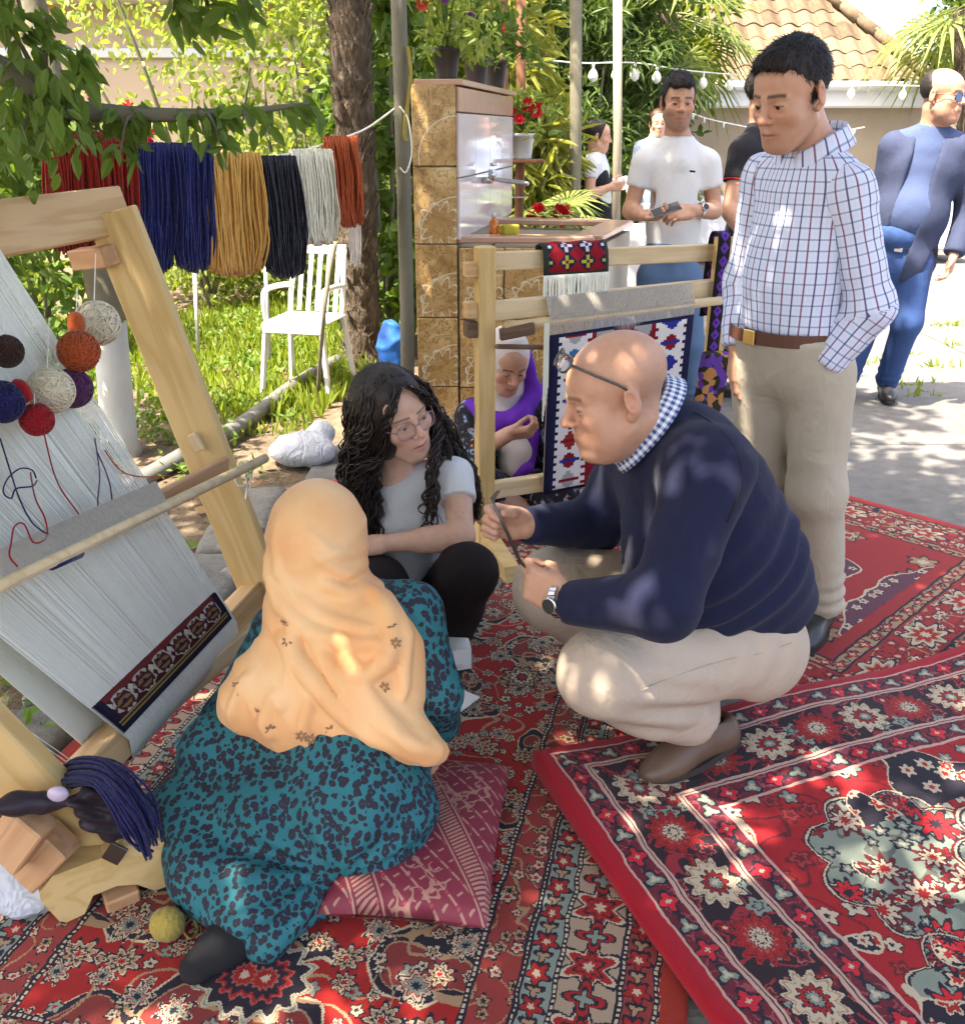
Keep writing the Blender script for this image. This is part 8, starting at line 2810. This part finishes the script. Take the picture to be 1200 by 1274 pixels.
def sink():
    Y0 = 4.42
    X0, X1, X2 = at(513, 200, Y0).x, at(568, 200, Y0).x, at(740, 300, Y0).x
    zt, zb = at(540, 104, Y0).z, at(600, 299, Y0).z
    far = Vector((at(635, 200, 5.9).x, 5.9, 0))
    t = thing('tiled_washstand', 'tall marble-tiled column with glazed splashback and wash basin behind the kilim loom', 'washstand', ((X0 + X1) / 2, Y0, 0))
    near = Vector((X1, Y0, 0))
    # core
    MB().prism([(X0, Y0 + .012, -.02), (X1 - .012, Y0 + .012, -.02), (far.x - .012, far.y, -.02), (far.x - .2, far.y, -.02)], (0, 0, zt + .01)).build('core', M['grout'], t)
    # front tiles of the column
    def tile(c, h, mat, Mx=None): 
        o = MB().box((0, 0, 0), h, None, .003).build('tile', mat, t)
        o.matrix_basis = Matrix.Translation(c) @ (Mx.to_4x4() if Mx else Matrix.Identity(4))
    nz = 5; dz = zt / nz
    for i in range(nz): tile(((X0 + X1) / 2, Y0, dz * (i + .5)), ((X1 - X0) / 2 - .003, .012, dz / 2 - .003), M['marble_tile'])
    # basin front
    nx, nzb = 3, 3
    for i in range(nx):
        for j in range(nzb):
            w = (X2 - X1) / nx; hh = (zb - .03) / nzb
            tile((X1 + w * (i + .5) + .004, Y0 + .002, hh * (j + .5)), (w / 2 - .003, .012, hh / 2 - .003), M['marble_tile'])
    d = (far - near).normalized(); L = (far - near).length; n = Vector((d.y, -d.x, 0))
    Mx = Matrix((d, -n, Vector((0, 0, 1)))).transposed()
    # splashback: glazed tiles with a marble border on top
    MB().box(near + d * L / 2 + Vector((0, 0, zt + .008)) - n * .08, (L / 2, .11, .012), Mx, .003).build('coping', M['pink_marble'], t)
    tile(near + d * L / 2 + Vector((0, 0, zt - .06)) + n * .004, (L / 2 - .005, .008, .05), M['pink_marble'], Mx)
    cols = 4
    for i in range(cols):
        for j in range(2):
            hh = (zt - .115 - zb) / 2
            tile(near + d * (L * (i + .5) / cols) + n * .004 + Vector((0, 0, zb + hh * (j + .5))), (L / cols / 2 - .002, .008, hh / 2 - .002), M['glazed_tile'], Mx)
    # basin walls and rim
    fr_ = Vector((X2, Y0, 0)); bk = Vector((at(772, 277, 5.3).x, 5.3, 0)); bl = near + d * 1.02
    def wall(a, b, w, nm='basin_wall'):
        dd = (b - a).normalized()
        MB().bar(a + Vector((0, 0, zb / 2 - .02)), b + Vector((0, 0, zb / 2 - .02)), w, zb - .04, (0, 0, 1), .004).build(nm, M['basin_plaster'], t)
        MB().bar(a + Vector((0, 0, zb)), b + Vector((0, 0, zb)), w + .03, .03, (0, 0, 1), .006).build('rim', M['pink_marble'], t)
    wall(near + Vector((.0, .07, 0)), fr_ + Vector((0, .07, 0)), .09)
    wall(fr_ + Vector((-.02, .12, 0)), bk, .11)
    wall(bl, bk + Vector((-.06, .0, 0)), .09)
    MB().prism([near + Vector((0, .1, zb - .26)), fr_ + Vector((0, .1, zb - .26)), bk + Vector((0, 0, zb - .26)), bl + Vector((0, 0, zb - .26))], (0, 0, .02)).build('basin_floor', M['pink_marble'], t)
    # tap
    p = plane_hit(600, 224, near + n * .015, n)
    tp = MB().tube([p, p + n * .05], .016, 12)
    tp.tube(spline([p + n * .05, p + n * .06 + Vector((0, 0, .005)), p + n * .17 - d * .03 + Vector((0, 0, -.005)), p + n * .24 - d * .05 + Vector((0, 0, -.012))], 6), .011, 10)
    tp.tube([p + n * .05, p + n * .052 + Vector((0, 0, .05))], [.02, .022], 12)
    tp.box(p + n * .055 + Vector((0, 0, .075)), (.03, .012, .008), Mx, .004)
    tp.build('tap', M['steel'], t, True)
    # bottle and sponge on the rim
    c = near + d * .9 + n * .10 + Vector((0, 0, zb + .012)); c = plane_hit(614, 291, Vector((0, 0, zb + .015)), (0, 0, 1))
    b = thing('soap_bottle', 'small orange soap bottle standing on the wash basin', 'bottle', tuple(c))
    plain('orange_soap', (.60, .16, .02), .2, .5)
    MB().lathe(c, [(.020, 0), (.022, .01), (.022, .055), (.010, .07), (.009, .078)], 14).build('bottle', M['orange_soap'], b, True)
    MB().lathe(c + Vector((0, 0, .078)), [(.010, 0), (.010, .018)], 10).build('cap', M['white_plastic'], b, True)
    plain('sponge', (.40, .34, .05), .95, .1, nz=60, bump=.8, bs=180)
    c = plane_hit(633, 292, Vector((0, 0, zb + .012)), (0, 0, 1))
    setp(sdf_obj('sponge', Sdf().box(c + Vector((0, 0, .024)), (.045, .03, .024), Matrix.Rotation(.5, 3, 'Z'), .008), M['sponge'], None, .006), 'olive yellow sponge beside the orange soap bottle', 'sponge')
    return zt, near, d, n
zt_, near_, d_, n_ = sink()

# ------------------------------------------------------------------ flower pots on the column
def pot(name, label, c, r, h, potmat, leaf, flowers, seed, ph=.30, pw=.26, nl=420, group=None, L=.05):
    g = random.Random(seed); gn = np.random.default_rng(seed)
    t = thing(name, label, 'flower pot', tuple(c), group)
    c = Vector(c)
    MB().lathe(c, [(r * .72, 0), (r * .74, .01), (r * .95, h * .86), (r * 1.06, h * .87), (r * 1.06, h), (r * .96, h), (r * .94, h * .9)], 22).build('pot', potmat, t, True)
    mb = MB()
    for k in range(9):
        a = g.uniform(0, 6.28); e = c + Vector((math.cos(a) * pw * .5 * g.random(), math.sin(a) * pw * .5 * g.random(), h + ph * g.uniform(.5, 1)))
        mb.tube(spline([c + Vector((0, 0, h * .85)), c.lerp(e, .6) + Vector((0, 0, h * .4)), e], 4), .004, 5)
    mb.build('stems', M['leaf_mid'], t, True)
    C = [(c.x + g.gauss(0, pw * .30), c.y + g.gauss(0, pw * .25), c.z + h + ph * g.random()) for _ in range(16)]
    crown_leaves('foliage', C, [pw * .2] * 16, nl // 16, L, L * .22, M[leaf], t, gn, droop=.1)
    for k, (dx, dz, mt, fr) in enumerate(flowers):
        fc = c + Vector((dx, -.05 + g.uniform(-.05, .02), h + dz))
        fm = MB()
        for q in range(8):
            a = q * .8 + g.random() * .3; tilt = g.uniform(.1, .8)
            o = Vector((math.cos(a), -.3, math.sin(a)))
            s_ = Vector((-math.sin(a), 0, math.cos(a)))
            p1 = fc + o * fr * .6 + s_ * fr * .42 + Vector((0, -fr * .25 * tilt, 0)); p2 = fc + o * fr * .6 - s_ * fr * .42 + Vector((0, -fr * .15, 0)); p3 = fc + o * fr * 1.05 + Vector((0, -fr * .3 * tilt, 0))
            fm.add([fc, p2, p3, p1], [(0, 1, 2, 3)])
        fm.ball(fc + Vector((0, -.01, 0)), fr * .3, None, 8, 5)
        fm.build('flower', M[mt], t)
    return t
cz = zt_ + .022
pc = lambda px, Y: Vector((at(px, 100, Y).x, Y, cz))
pot('potted_plant', 'black flower pot with tall red blooms at the front of the tiled column', pc(556, 4.55), .062, .13, M['black_plastic'], 'leaf_light', [(-.14, .24, 'coral_petal', .045), (-.10, .16, 'coral_petal', .03), (.04, .28, 'coral_petal', .035), (.10, .26, 'coral_petal', .04), (.0, .18, 'violet_petal', .02)], 3, .33, .30, 520)
pot('potted_plant', 'black flower pot with coral blooms in the middle of the column top', pc(592, 4.95), .065, .13, M['black_plastic'], 'leaf_mid', [(.02, .30, 'coral_petal', .055), (-.06, .26, 'coral_petal', .04), (.06, .22, 'coral_petal', .04), (-.1, .12, 'violet_petal', .025), (-.02, .16, 'violet_petal', .022)], 4, .33, .30, 480)
pot('potted_plant', 'black flower pot with plain green leaves at the back of the column top', pc(616, 5.4), .065, .13, M['black_plastic'], 'leaf_mid', [(.04, .14, 'coral_petal', .025)], 5, .22, .26, 380)

# ------------------------------------------------------------------ rusty poles with a pot shelf
st = thing('pole_stand', 'pair of rusty brown poles with a small shelf beyond the splashback', 'stand', tuple(gz(648, 420, 0)))
for (xt, xb, Y) in ((626, 628, 6.1), (648, 642, 6.3)):
    b = at(xb, 330, Y); b.z = 0
    MB().tube([b, at(xt, 160, Y), at(xt, -40, Y)], .030, 10).build('pole', M['rust_pole'], st, True)
sh = at(648, 200, 6.2)
MB().box(sh, (.14, .10, .010), None, .003).build('shelf', M['rust_pole'], st)
MB().box(at(645, 245, 6.25), (.05, .012, .006), None, .002).build('bracket', M['steel'], st)
pot('potted_plant', 'white flower pot with red geraniums on the pole shelf', sh + Vector((.0, -.01, .011)), .085, .15, M['white_plastic'], 'leaf_light', [(-.08, .12, 'red_petal', .05), (.03, .16, 'red_petal', .045), (.09, .13, 'red_petal', .05), (-.02, .08, 'red_petal', .035)], 6, .20, .28, 420)

# ------------------------------------------------------------------ palms
def fan(mbv, c, d, up, size, g, n=17, spread=R(235), wid=.022, droop=.35):
    d = Vector(d).normalized(); s_ = d.cross(Vector(up)).normalized(); nn = s_.cross(d)
    for i in range(n):
        a = -spread / 2 + spread * i / (n - 1) + g.uniform(-.03, .03)
        v = d * math.cos(a) + s_ * math.sin(a)
        L = size * (.75 + .25 * math.cos(a * .6)) * g.uniform(.9, 1.05)
        w = (s_ * math.cos(a) - d * math.sin(a)) * size * wid * 1.6
        m = c + v * L * .5 + nn * size * .03
        e = c + v * L + Vector((0, 0, -droop * L * g.uniform(.3, 1)))
        mbv.add([c, m + w, e, m - w, m + nn * size * .012], [(0, 1, 4), (1, 2, 4), (2, 3, 4), (3, 0, 4)])

def fan_palm(name, label, base, crown, fronds, seed, tr=.15, trunk=True, mat='frond', size=(.5, .65), pet=.55):
    g = random.Random(seed)
    t = thing(name, label, 'palm', tuple(base))
    base, crown = Vector(base), Vector(crown)
    if trunk:
        n = 26
        mb = MB().tube([base.lerp(crown, i / n) for i in range(n + 1)], [tr * (1 + .10 * math.sin(i * 2.4)) for i in range(n + 1)], 14)
        for k in range(170):
            f = g.random(); a = g.uniform(0, 6.28); o = Vector((math.cos(a), math.sin(a), 0)); s_ = Vector((-math.sin(a), math.cos(a), 0))
            p = base.lerp(crown, f) + o * tr * .95; q = p + o * g.uniform(.03, .09) + Vector((0, 0, g.uniform(.05, .2))); w = .03
            mb.add([p - s_ * w, p + s_ * w, q], [(0, 1, 2), (2, 1, 0)])
        mb.build('trunk', M['palm_bark'], t, True)
    for k in range(fronds):
        a = 2 * math.pi * k / fronds * 2.4 + g.uniform(-.3, .3); el = g.uniform(-.75, .9)
        o = Vector((math.cos(a) * math.cos(el), math.sin(a) * math.cos(el), math.sin(el)))
        L = pet * g.uniform(.7, 1.2)
        e = crown + o * L + Vector((0, 0, -.08))
        mb = MB(); mb.tube(spline([crown, crown.lerp(e, .5) + Vector((0, 0, .04)), e], 4), .010, 5)
        fan(mb, e, (e - crown).normalized() + Vector((0, 0, -.25)), Vector((0, 0, 1)), g.uniform(*size), g)
        mb.build('frond', M[mat], t)
    return t
palm_trunk()
b = at(822, 330, 10.5); b.z = 0
fan_palm('fan_palm', 'tall fan palm with shaggy trunk before the tiled roof', b, at(822, 18, 10.5), 30, 5, .17, size=(.55, .75), pet=.65)
b = at(690, 330, 6.8); b.z = .35
fan_palm('low_palm', 'low young fan palm spreading behind the wash basin', (b.x, 6.8, 0), at(690, 272, 6.8), 14, 9, .05, size=(.32, .42), pet=.25, mat='leaf_light')
b = at(1215, 330, 13.0); b.z = 0
fan_palm('fan_palm', 'fan palm leaning into the sky beside the tiled roof', b, at(1205, 5, 13), 16, 15, .2, size=(.7, .9), pet=.6)

# ------------------------------------------------------------------ shrubs and trees behind
SH = 'shrubs behind the garden'
def sh_at(px, Y): 
    p = at(px, 300, Y); return Vector((p.x, Y, -.03))
shrub('oleander_bush', 'yellow-green lily-leaved bush behind the rusty poles', 'bush', sh_at(640, 7.6), 2.4, .8, 50, 55, .20, .016, 'leaf_yellow', 31, low=.35)
shrub('conifer_bush', 'dark green weeping tree with fine hanging leaves beside the fan palm', 'tree', sh_at(718, 9.9), 3.3, 1.6, 90, 110, .14, .012, 'oleander', 32, low=.42, flat=.6)
shrub('garden_bush', 'pale sunlit bush of fine leaves behind the golden skein', 'bush', sh_at(255, 8.6), 3.1, 2.8, 70, 46, .075, .024, 'leaf_light', 33, SH)
shrub('garden_bush', 'bright leafy bush rising beside the palm trunk', 'bush', sh_at(372, 9.0), 2.9, 1.9, 60, 46, .08, .026, 'leaf_light', 34, SH)
shrub('garden_bush', 'dense green bush beneath the dark red skein', 'bush', sh_at(40, 6.8), 1.5, 1.6, 50, 50, .08, .026, 'leaf_mid', 35, SH)
shrub('garden_bush', 'low leafy bush beneath the black and cream skeins', 'bush', sh_at(330, 9.2), 1.3, 2.2, 50, 60, .07, .024, 'leaf_light', 36, SH)
shrub('garden_bush', 'broad-leaved climber between the palm trunk and the thin post', 'bush', sh_at(478, 7.0), 2.6, .9, 55, 45, .10, .036, 'leaf_mid', 37, SH)
shrub('garden_bush', 'green bush behind the flower pots on the column', 'bush', sh_at(565, 8.0), 3.0, 1.6, 90, 60, .085, .026, 'leaf_mid', 38, SH)
shrub('garden_bush', 'sunlit hedge bush beyond the waitress', 'bush', sh_at(770, 10.8), 1.6, 1.5, 60, 60, .07, .022, 'leaf_light', 39, SH)
shrub('garden_bush', 'dark shrub with red blooms beyond the low palm', 'bush', sh_at(712, 9.8), 1.5, 1.3, 50, 60, .08, .026, 'leaf_mid', 40, SH)
shrub('garden_bush', 'tall dark tree crown behind the rusty poles', 'tree', sh_at(620, 11.5), 4.2, 3.2, 120, 80, .11, .036, 'leaf_dark', 41, low=.3)
shrub('garden_bush', 'tall green tree crown behind the palm trunk', 'tree', sh_at(490, 10.8), 4.0, 2.0, 70, 60, .11, .036, 'leaf_mid', 42, low=.2)
shrub('garden_bush', 'leafy tree rising over the end of the tiled roof', 'tree', sh_at(1178, 17.5), 4.2, 1.6, 70, 80, .16, .05, 'leaf_dark', 43, low=.4)
shrub('garden_bush', 'dark green tree crown beside the fan palm and weeping tree', 'tree', sh_at(755, 12.5), 4.2, 2.4, 110, 80, .12, .038, 'leaf_dark', 44, low=.3)
for k, (px, py, Y) in enumerate(((115, 115, 6.6), (159, 134, 6.4), (186, 168, 6.3), (170, 170, 6.35), (735, 180, 9.5), (668, 268, 6.5), (698, 268, 6.4))):
    g = random.Random(k)
    c = at(px, py, Y); fm = MB()
    r = .055 if k < 5 else .09
    for q in range(26):
        o = Vector((g.gauss(0, 1), g.gauss(0, 1), g.gauss(0, 1))).normalized()
        s_ = o.cross(Vector((.3, .2, 1))).normalized()
        fm.add([c + o * r * .2, c + o * r * .7 + s_ * r * .4, c + o * r, c + o * r * .7 - s_ * r * .4], [(0, 1, 2, 3)])
    nb_ = ('high up over the dark red skein', 'just above the royal blue skein', 'close over the royal blue skein', 'between the dark red and royal blue skeins', 'beside the waitress', 'under the low palm on the splashback side', 'under the low palm on the table side')[k]
    setp(fm.build('red_blossom', M['red_petal']), 'red blossom showing ' + nb_, 'flower', 'red blossoms in the garden')

# ------------------------------------------------------------------ pale poles, tables
for (px, top, Y, r, lab) in ((716, 60, 7.4, .045, 'greenish pale pole standing beside the waitress'), (768, 20, 9.0, .04, 'cream pole standing between the waitress and the fan palm')):
    b = at(px, 300, Y); b.z = -.01
    setp(MB().tube([b, at(px, 160, Y), at(px, top - 60, Y)], r, 10).build('garden_pole', M['grout'] if px > 740 else M['grey_trunk'], None, True), lab, 'pole')
cloth('white_cloth', (.74, .73, .74), (.68, .67, .68), .85, 500, .2)
def table(name, label, c, hx, hy, h=.74):
    t = thing(name, label, 'table', tuple(c), 'white-clothed tables in the yard')
    c = Vector(c)
    n = 40; V, Fs = [], []
    for k in range(n):
        a = 2 * math.pi * k / n
        x, y = math.copysign(abs(math.cos(a)) ** .3, math.cos(a)), math.copysign(abs(math.sin(a)) ** .3, math.sin(a))
        f = 1 + .05 * math.sin(k * 2.3)
        V += [(c.x + x * hx, c.y + y * hy, h), (c.x + x * hx * 1.01, c.y + y * hy * 1.01, h - .02), (c.x + x * hx * 1.05 * f, c.y + y * hy * 1.05 * f, h - .55)]
    for k in range(n):
        j = (k + 1) % n
        Fs += [(3 * k, 3 * k + 1, 3 * j + 1, 3 * j), (3 * k + 1, 3 * k + 2, 3 * j + 2, 3 * j + 1)]
    Fs.append(tuple(3 * k for k in range(n)))
    MB().add(V, Fs).build('tablecloth', M['white_cloth'], t, True)
    for sx in (-1, 1):
        for sy in (-1, 1): MB().bar(c + Vector((sx * hx * .85, sy * hy * .85, 0)), c + Vector((sx * hx * .85, sy * hy * .85, h - .03)), .04, .04).build('leg', M['dark_wood'], t)
    return t
def tb(px, Y): p = at(px, 300, Y); return Vector((p.x, Y, 0))
table('covered_table', 'white-clothed table behind the low palm', tb(688, 8.6), .42, .38)
table('covered_table', 'white-clothed table between the basin and the white t-shirt', tb(782, 6.7), .30, .5, .85)
table('covered_table', 'white-clothed long table before the plaster wall', tb(985, 11.8), 1.9, .4)
setp(MB().box(tb(694, 8.5) + Vector((.02, -.1, .785)), (.10, .07, .045), None, .006).build('orange_box', M['orange_soap']), 'orange and red box standing on the table behind the low palm', 'box')

# ------------------------------------------------------------------ the house with the pantile roof
def roof_mats():
    m = Mat('pantile', .9, .15)
    r = E(m.nt, m.n('ShaderNodeObjectInfo').outputs['Random'])
    o = m.tc(); n = m.noise(o, 14, 4, .6); n2 = m.noise(o, 3.0, 2)
    c = m.ramp(n * .6 + r * .4, [(.2, (.075, .05, .032)), (.5, (.14, .10, .064)), (.8, (.20, .155, .105))])
    c = m.mix(m.noise(o, 30, 3).gt(.62) * .6, c, (.08, .075, .04))
    m.base(c); m.bump(n, .5, .01); M['pantile'] = m.m
    plain('plaster', (.40, .325, .24), .9, .15, nz=2.2, amt=.5, bump=.4, bs=14)
    plain('pink_plaster', (.52, .40, .30), .9, .15, nz=1.6, amt=.35, bump=.3, bs=14)
    plain('fascia_white', (.66, .67, .68), .5, .3, nz=4, amt=.3)
roof_mats()
def house():
    Y = 13.9
    xr = at(1160, 100, Y).x; xl = 1.1
    ze, zf = at(1000, 100, Y).z, at(1000, 131, Y).z
    t = thing('house', 'low house with plaster wall, white gutter and weathered pantile roof', 'house', ((xl + xr) / 2, Y, 0))
    MB().box(((xl + xr + 3) / 2, Y + .35, zf / 2), ((xr + 3 - xl) / 2, .12, zf / 2), None, .01).build('wall', M['plaster'], t)
    MB().box(((xl + xr) / 2, Y + .03, (zf + ze) / 2 - .03), ((xr - xl) / 2, .03, (ze - zf) / 2 - .02), None, .005).build('fascia', M['fascia_white'], t)
    MB().tube([(xl, Y - .04, ze - .07), (xr, Y - .04, ze - .07)], .065, 12).build('gutter', M['fascia_white'], t, True)
    MB().box(((xl + xr) / 2, Y + .16, zf - .015), ((xr - xl) / 2, .14, .012)).build('soffit', M['fascia_white'], t)
    sl = R(36); up = Vector((0, math.cos(sl), math.sin(sl))); nn = Vector((0, -math.sin(sl), math.cos(sl)))
    e0 = Vector((0, Y + .02, ze))
    Ls = 4.2
    # roof deck follows the slanting end
    hipx = lambda s: xr - .62 * s * math.cos(sl)
    P = [Vector((xl, 0, 0)) + e0, Vector((xr, 0, 0)) + e0, Vector((hipx(Ls), 0, 0)) + e0 + up * Ls, Vector((xl, 0, 0)) + e0 + up * Ls]
    rf = MB().prism([p - nn * .03 for p in P], -nn * .05).build('roof', M['pantile'], t)
    # one pantile, copied over the roof
    w, l = .262, .40
    V, Fs = [], []
    m = 10
    for j in range(2):
        for i in range(m + 1):
            x = (i / m - .5) * w * 1.12
            z = .027 * math.sin((i / m) * 2 * math.pi - .6) + (.016 if j == 0 else 0)
            for th in (0, -.014): V.append((x, j * l, z + th))
    k = (m + 1) * 2
    for i in range(m):
        a = i * 2
        Fs += [(a, a + 2, k + a + 2, k + a), (a + 1, k + a + 1, k + a + 3, a + 3), (a, a + 1, a + 3, a + 2), (k + a, k + a + 2, k + a + 3, k + a + 1)]
    me = np_mesh('tile', np.array(V), Fs, False); me.materials.append(M['pantile'])
    pitch = .335
    Mr = Matrix((Vector((1, 0, 0)), up, nn)).transposed()
    Wr = wm(rf).inverted()
    for r_ in range(int(Ls / pitch)):
        xx = math.floor((hipx(r_ * pitch + .2) - w / 2) / w) * w
        c_ = 0
        while xx > xl and c_ < 23:
            o = bpy.data.objects.new('tile', me); COL.objects.link(o)
            o.parent = rf; o.matrix_parent_inverse = Wr
            p = e0 + Vector((xx, 0, 0)) + up * (r_ * pitch - .05 + rnd.uniform(-.012, .012)) + nn * (.012 + rnd.uniform(0, .01))
            o.matrix_basis = Matrix.Translation(p) @ (Mr @ Matrix.Rotation(rnd.uniform(-.03, .03), 3, 'Z')).to_4x4()
            xx -= w; c_ += 1
        pass
    # ridge along the slanting end
    n = 12
    for i in range(n):
        s0, s1 = i * Ls / n, (i + 1.12) * Ls / n
        a, b = e0 + Vector((hipx(s0), 0, 0)) + up * s0 + nn * .03, e0 + Vector((hipx(s1), 0, 0)) + up * s1 + nn * .045
        MB().tube([a, b], [.085, .07], 10).build('ridge_tile', M['pantile'], rf, True)
    return t
house()

def left_house():
    Y = 11.5
    xl, xr = -11, at(455, 50, Y).x
    t = thing('plaster_house', 'sunlit beige plastered house behind the garden bushes', 'house', ((xl + xr) / 2, Y, 0))
    MB().box(((xl + xr) / 2, Y + .2, 2.0), ((xr - xl) / 2, .2, 2.0), None, .01).build('wall', M['pink_plaster'], t)
    zz = at(350, 14, Y).z
    MB().box(((xl + xr) / 2, Y - .06, zz + .1), ((xr - xl) / 2 + .2, .32, .03), None, .01).build('eave', M['fascia_white'], t)
    w = MB().box((at(408, 110, Y).x, Y - .01, at(408, 118, Y).z), (.28, .03, .34), None, .005).build('window', M['dark_wood'], t)
    MB().box((at(408, 110, Y).x, Y - .045, at(408, 118, Y).z), (.22, .004, .28)).build('pane', M['clear_dark'], w)
    MB().box((at(300, 60, Y).x, Y - .02, at(300, 66, Y).z), (3.2, .03, .05), None, .01).build('string_course', M['fascia_white'], t)
gm = Mat('clear_dark', .05, .6); gm.base((.02, .03, .04)); M['clear_dark'] = gm.m
left_house()
# garden wall closing the far side behind the tables
gw = MB().box((-.2, 13.2, .85), (2.4, .12, .85), None, .01).build('garden_wall', M['plaster'])
setp(gw, 'plain beige plaster wall behind the garden bushes and the waitress', 'wall')
# ------------------------------------------------------------------ string lights
def lights(pts, nb_, label, bulbs):
    P = spline(pts, 12)
    t = thing('string_lights', label, 'lights', tuple(P[0]))
    MB().tube(P, .006, 5).build('cable', M['cable'], t, True)
    for k in range(nb_):
        p = P[int((k + .5) / nb_ * (len(P) - 1))]
        b = MB().tube([p, p + Vector((0, 0, -.05))], .012, 6).build('socket', M['cable'], t, True)
        if bulbs: MB().lathe(p + Vector((0, 0, -.15)), [(.012, 0), (.038, .02), (.045, .05), (.034, .08), (.014, .105)], 10).build('bulb', M['bulb_glass'], t, True)
lights([at(640, 70, 8.5), at(720, 78, 8.8), at(790, 78, 9.2), at(860, 88, 9.8), at(960, 96, 10.6), at(1060, 104, 11.5), at(1200, 108, 12.5)], 16, 'string of clear light bulbs hanging along the roof edge', True)
lights([at(858, 140, 9.8), at(900, 152, 10.2), at(1000, 168, 11), at(1075, 158, 12)], 7, 'thin festoon wire sagging across the plaster wall', False)
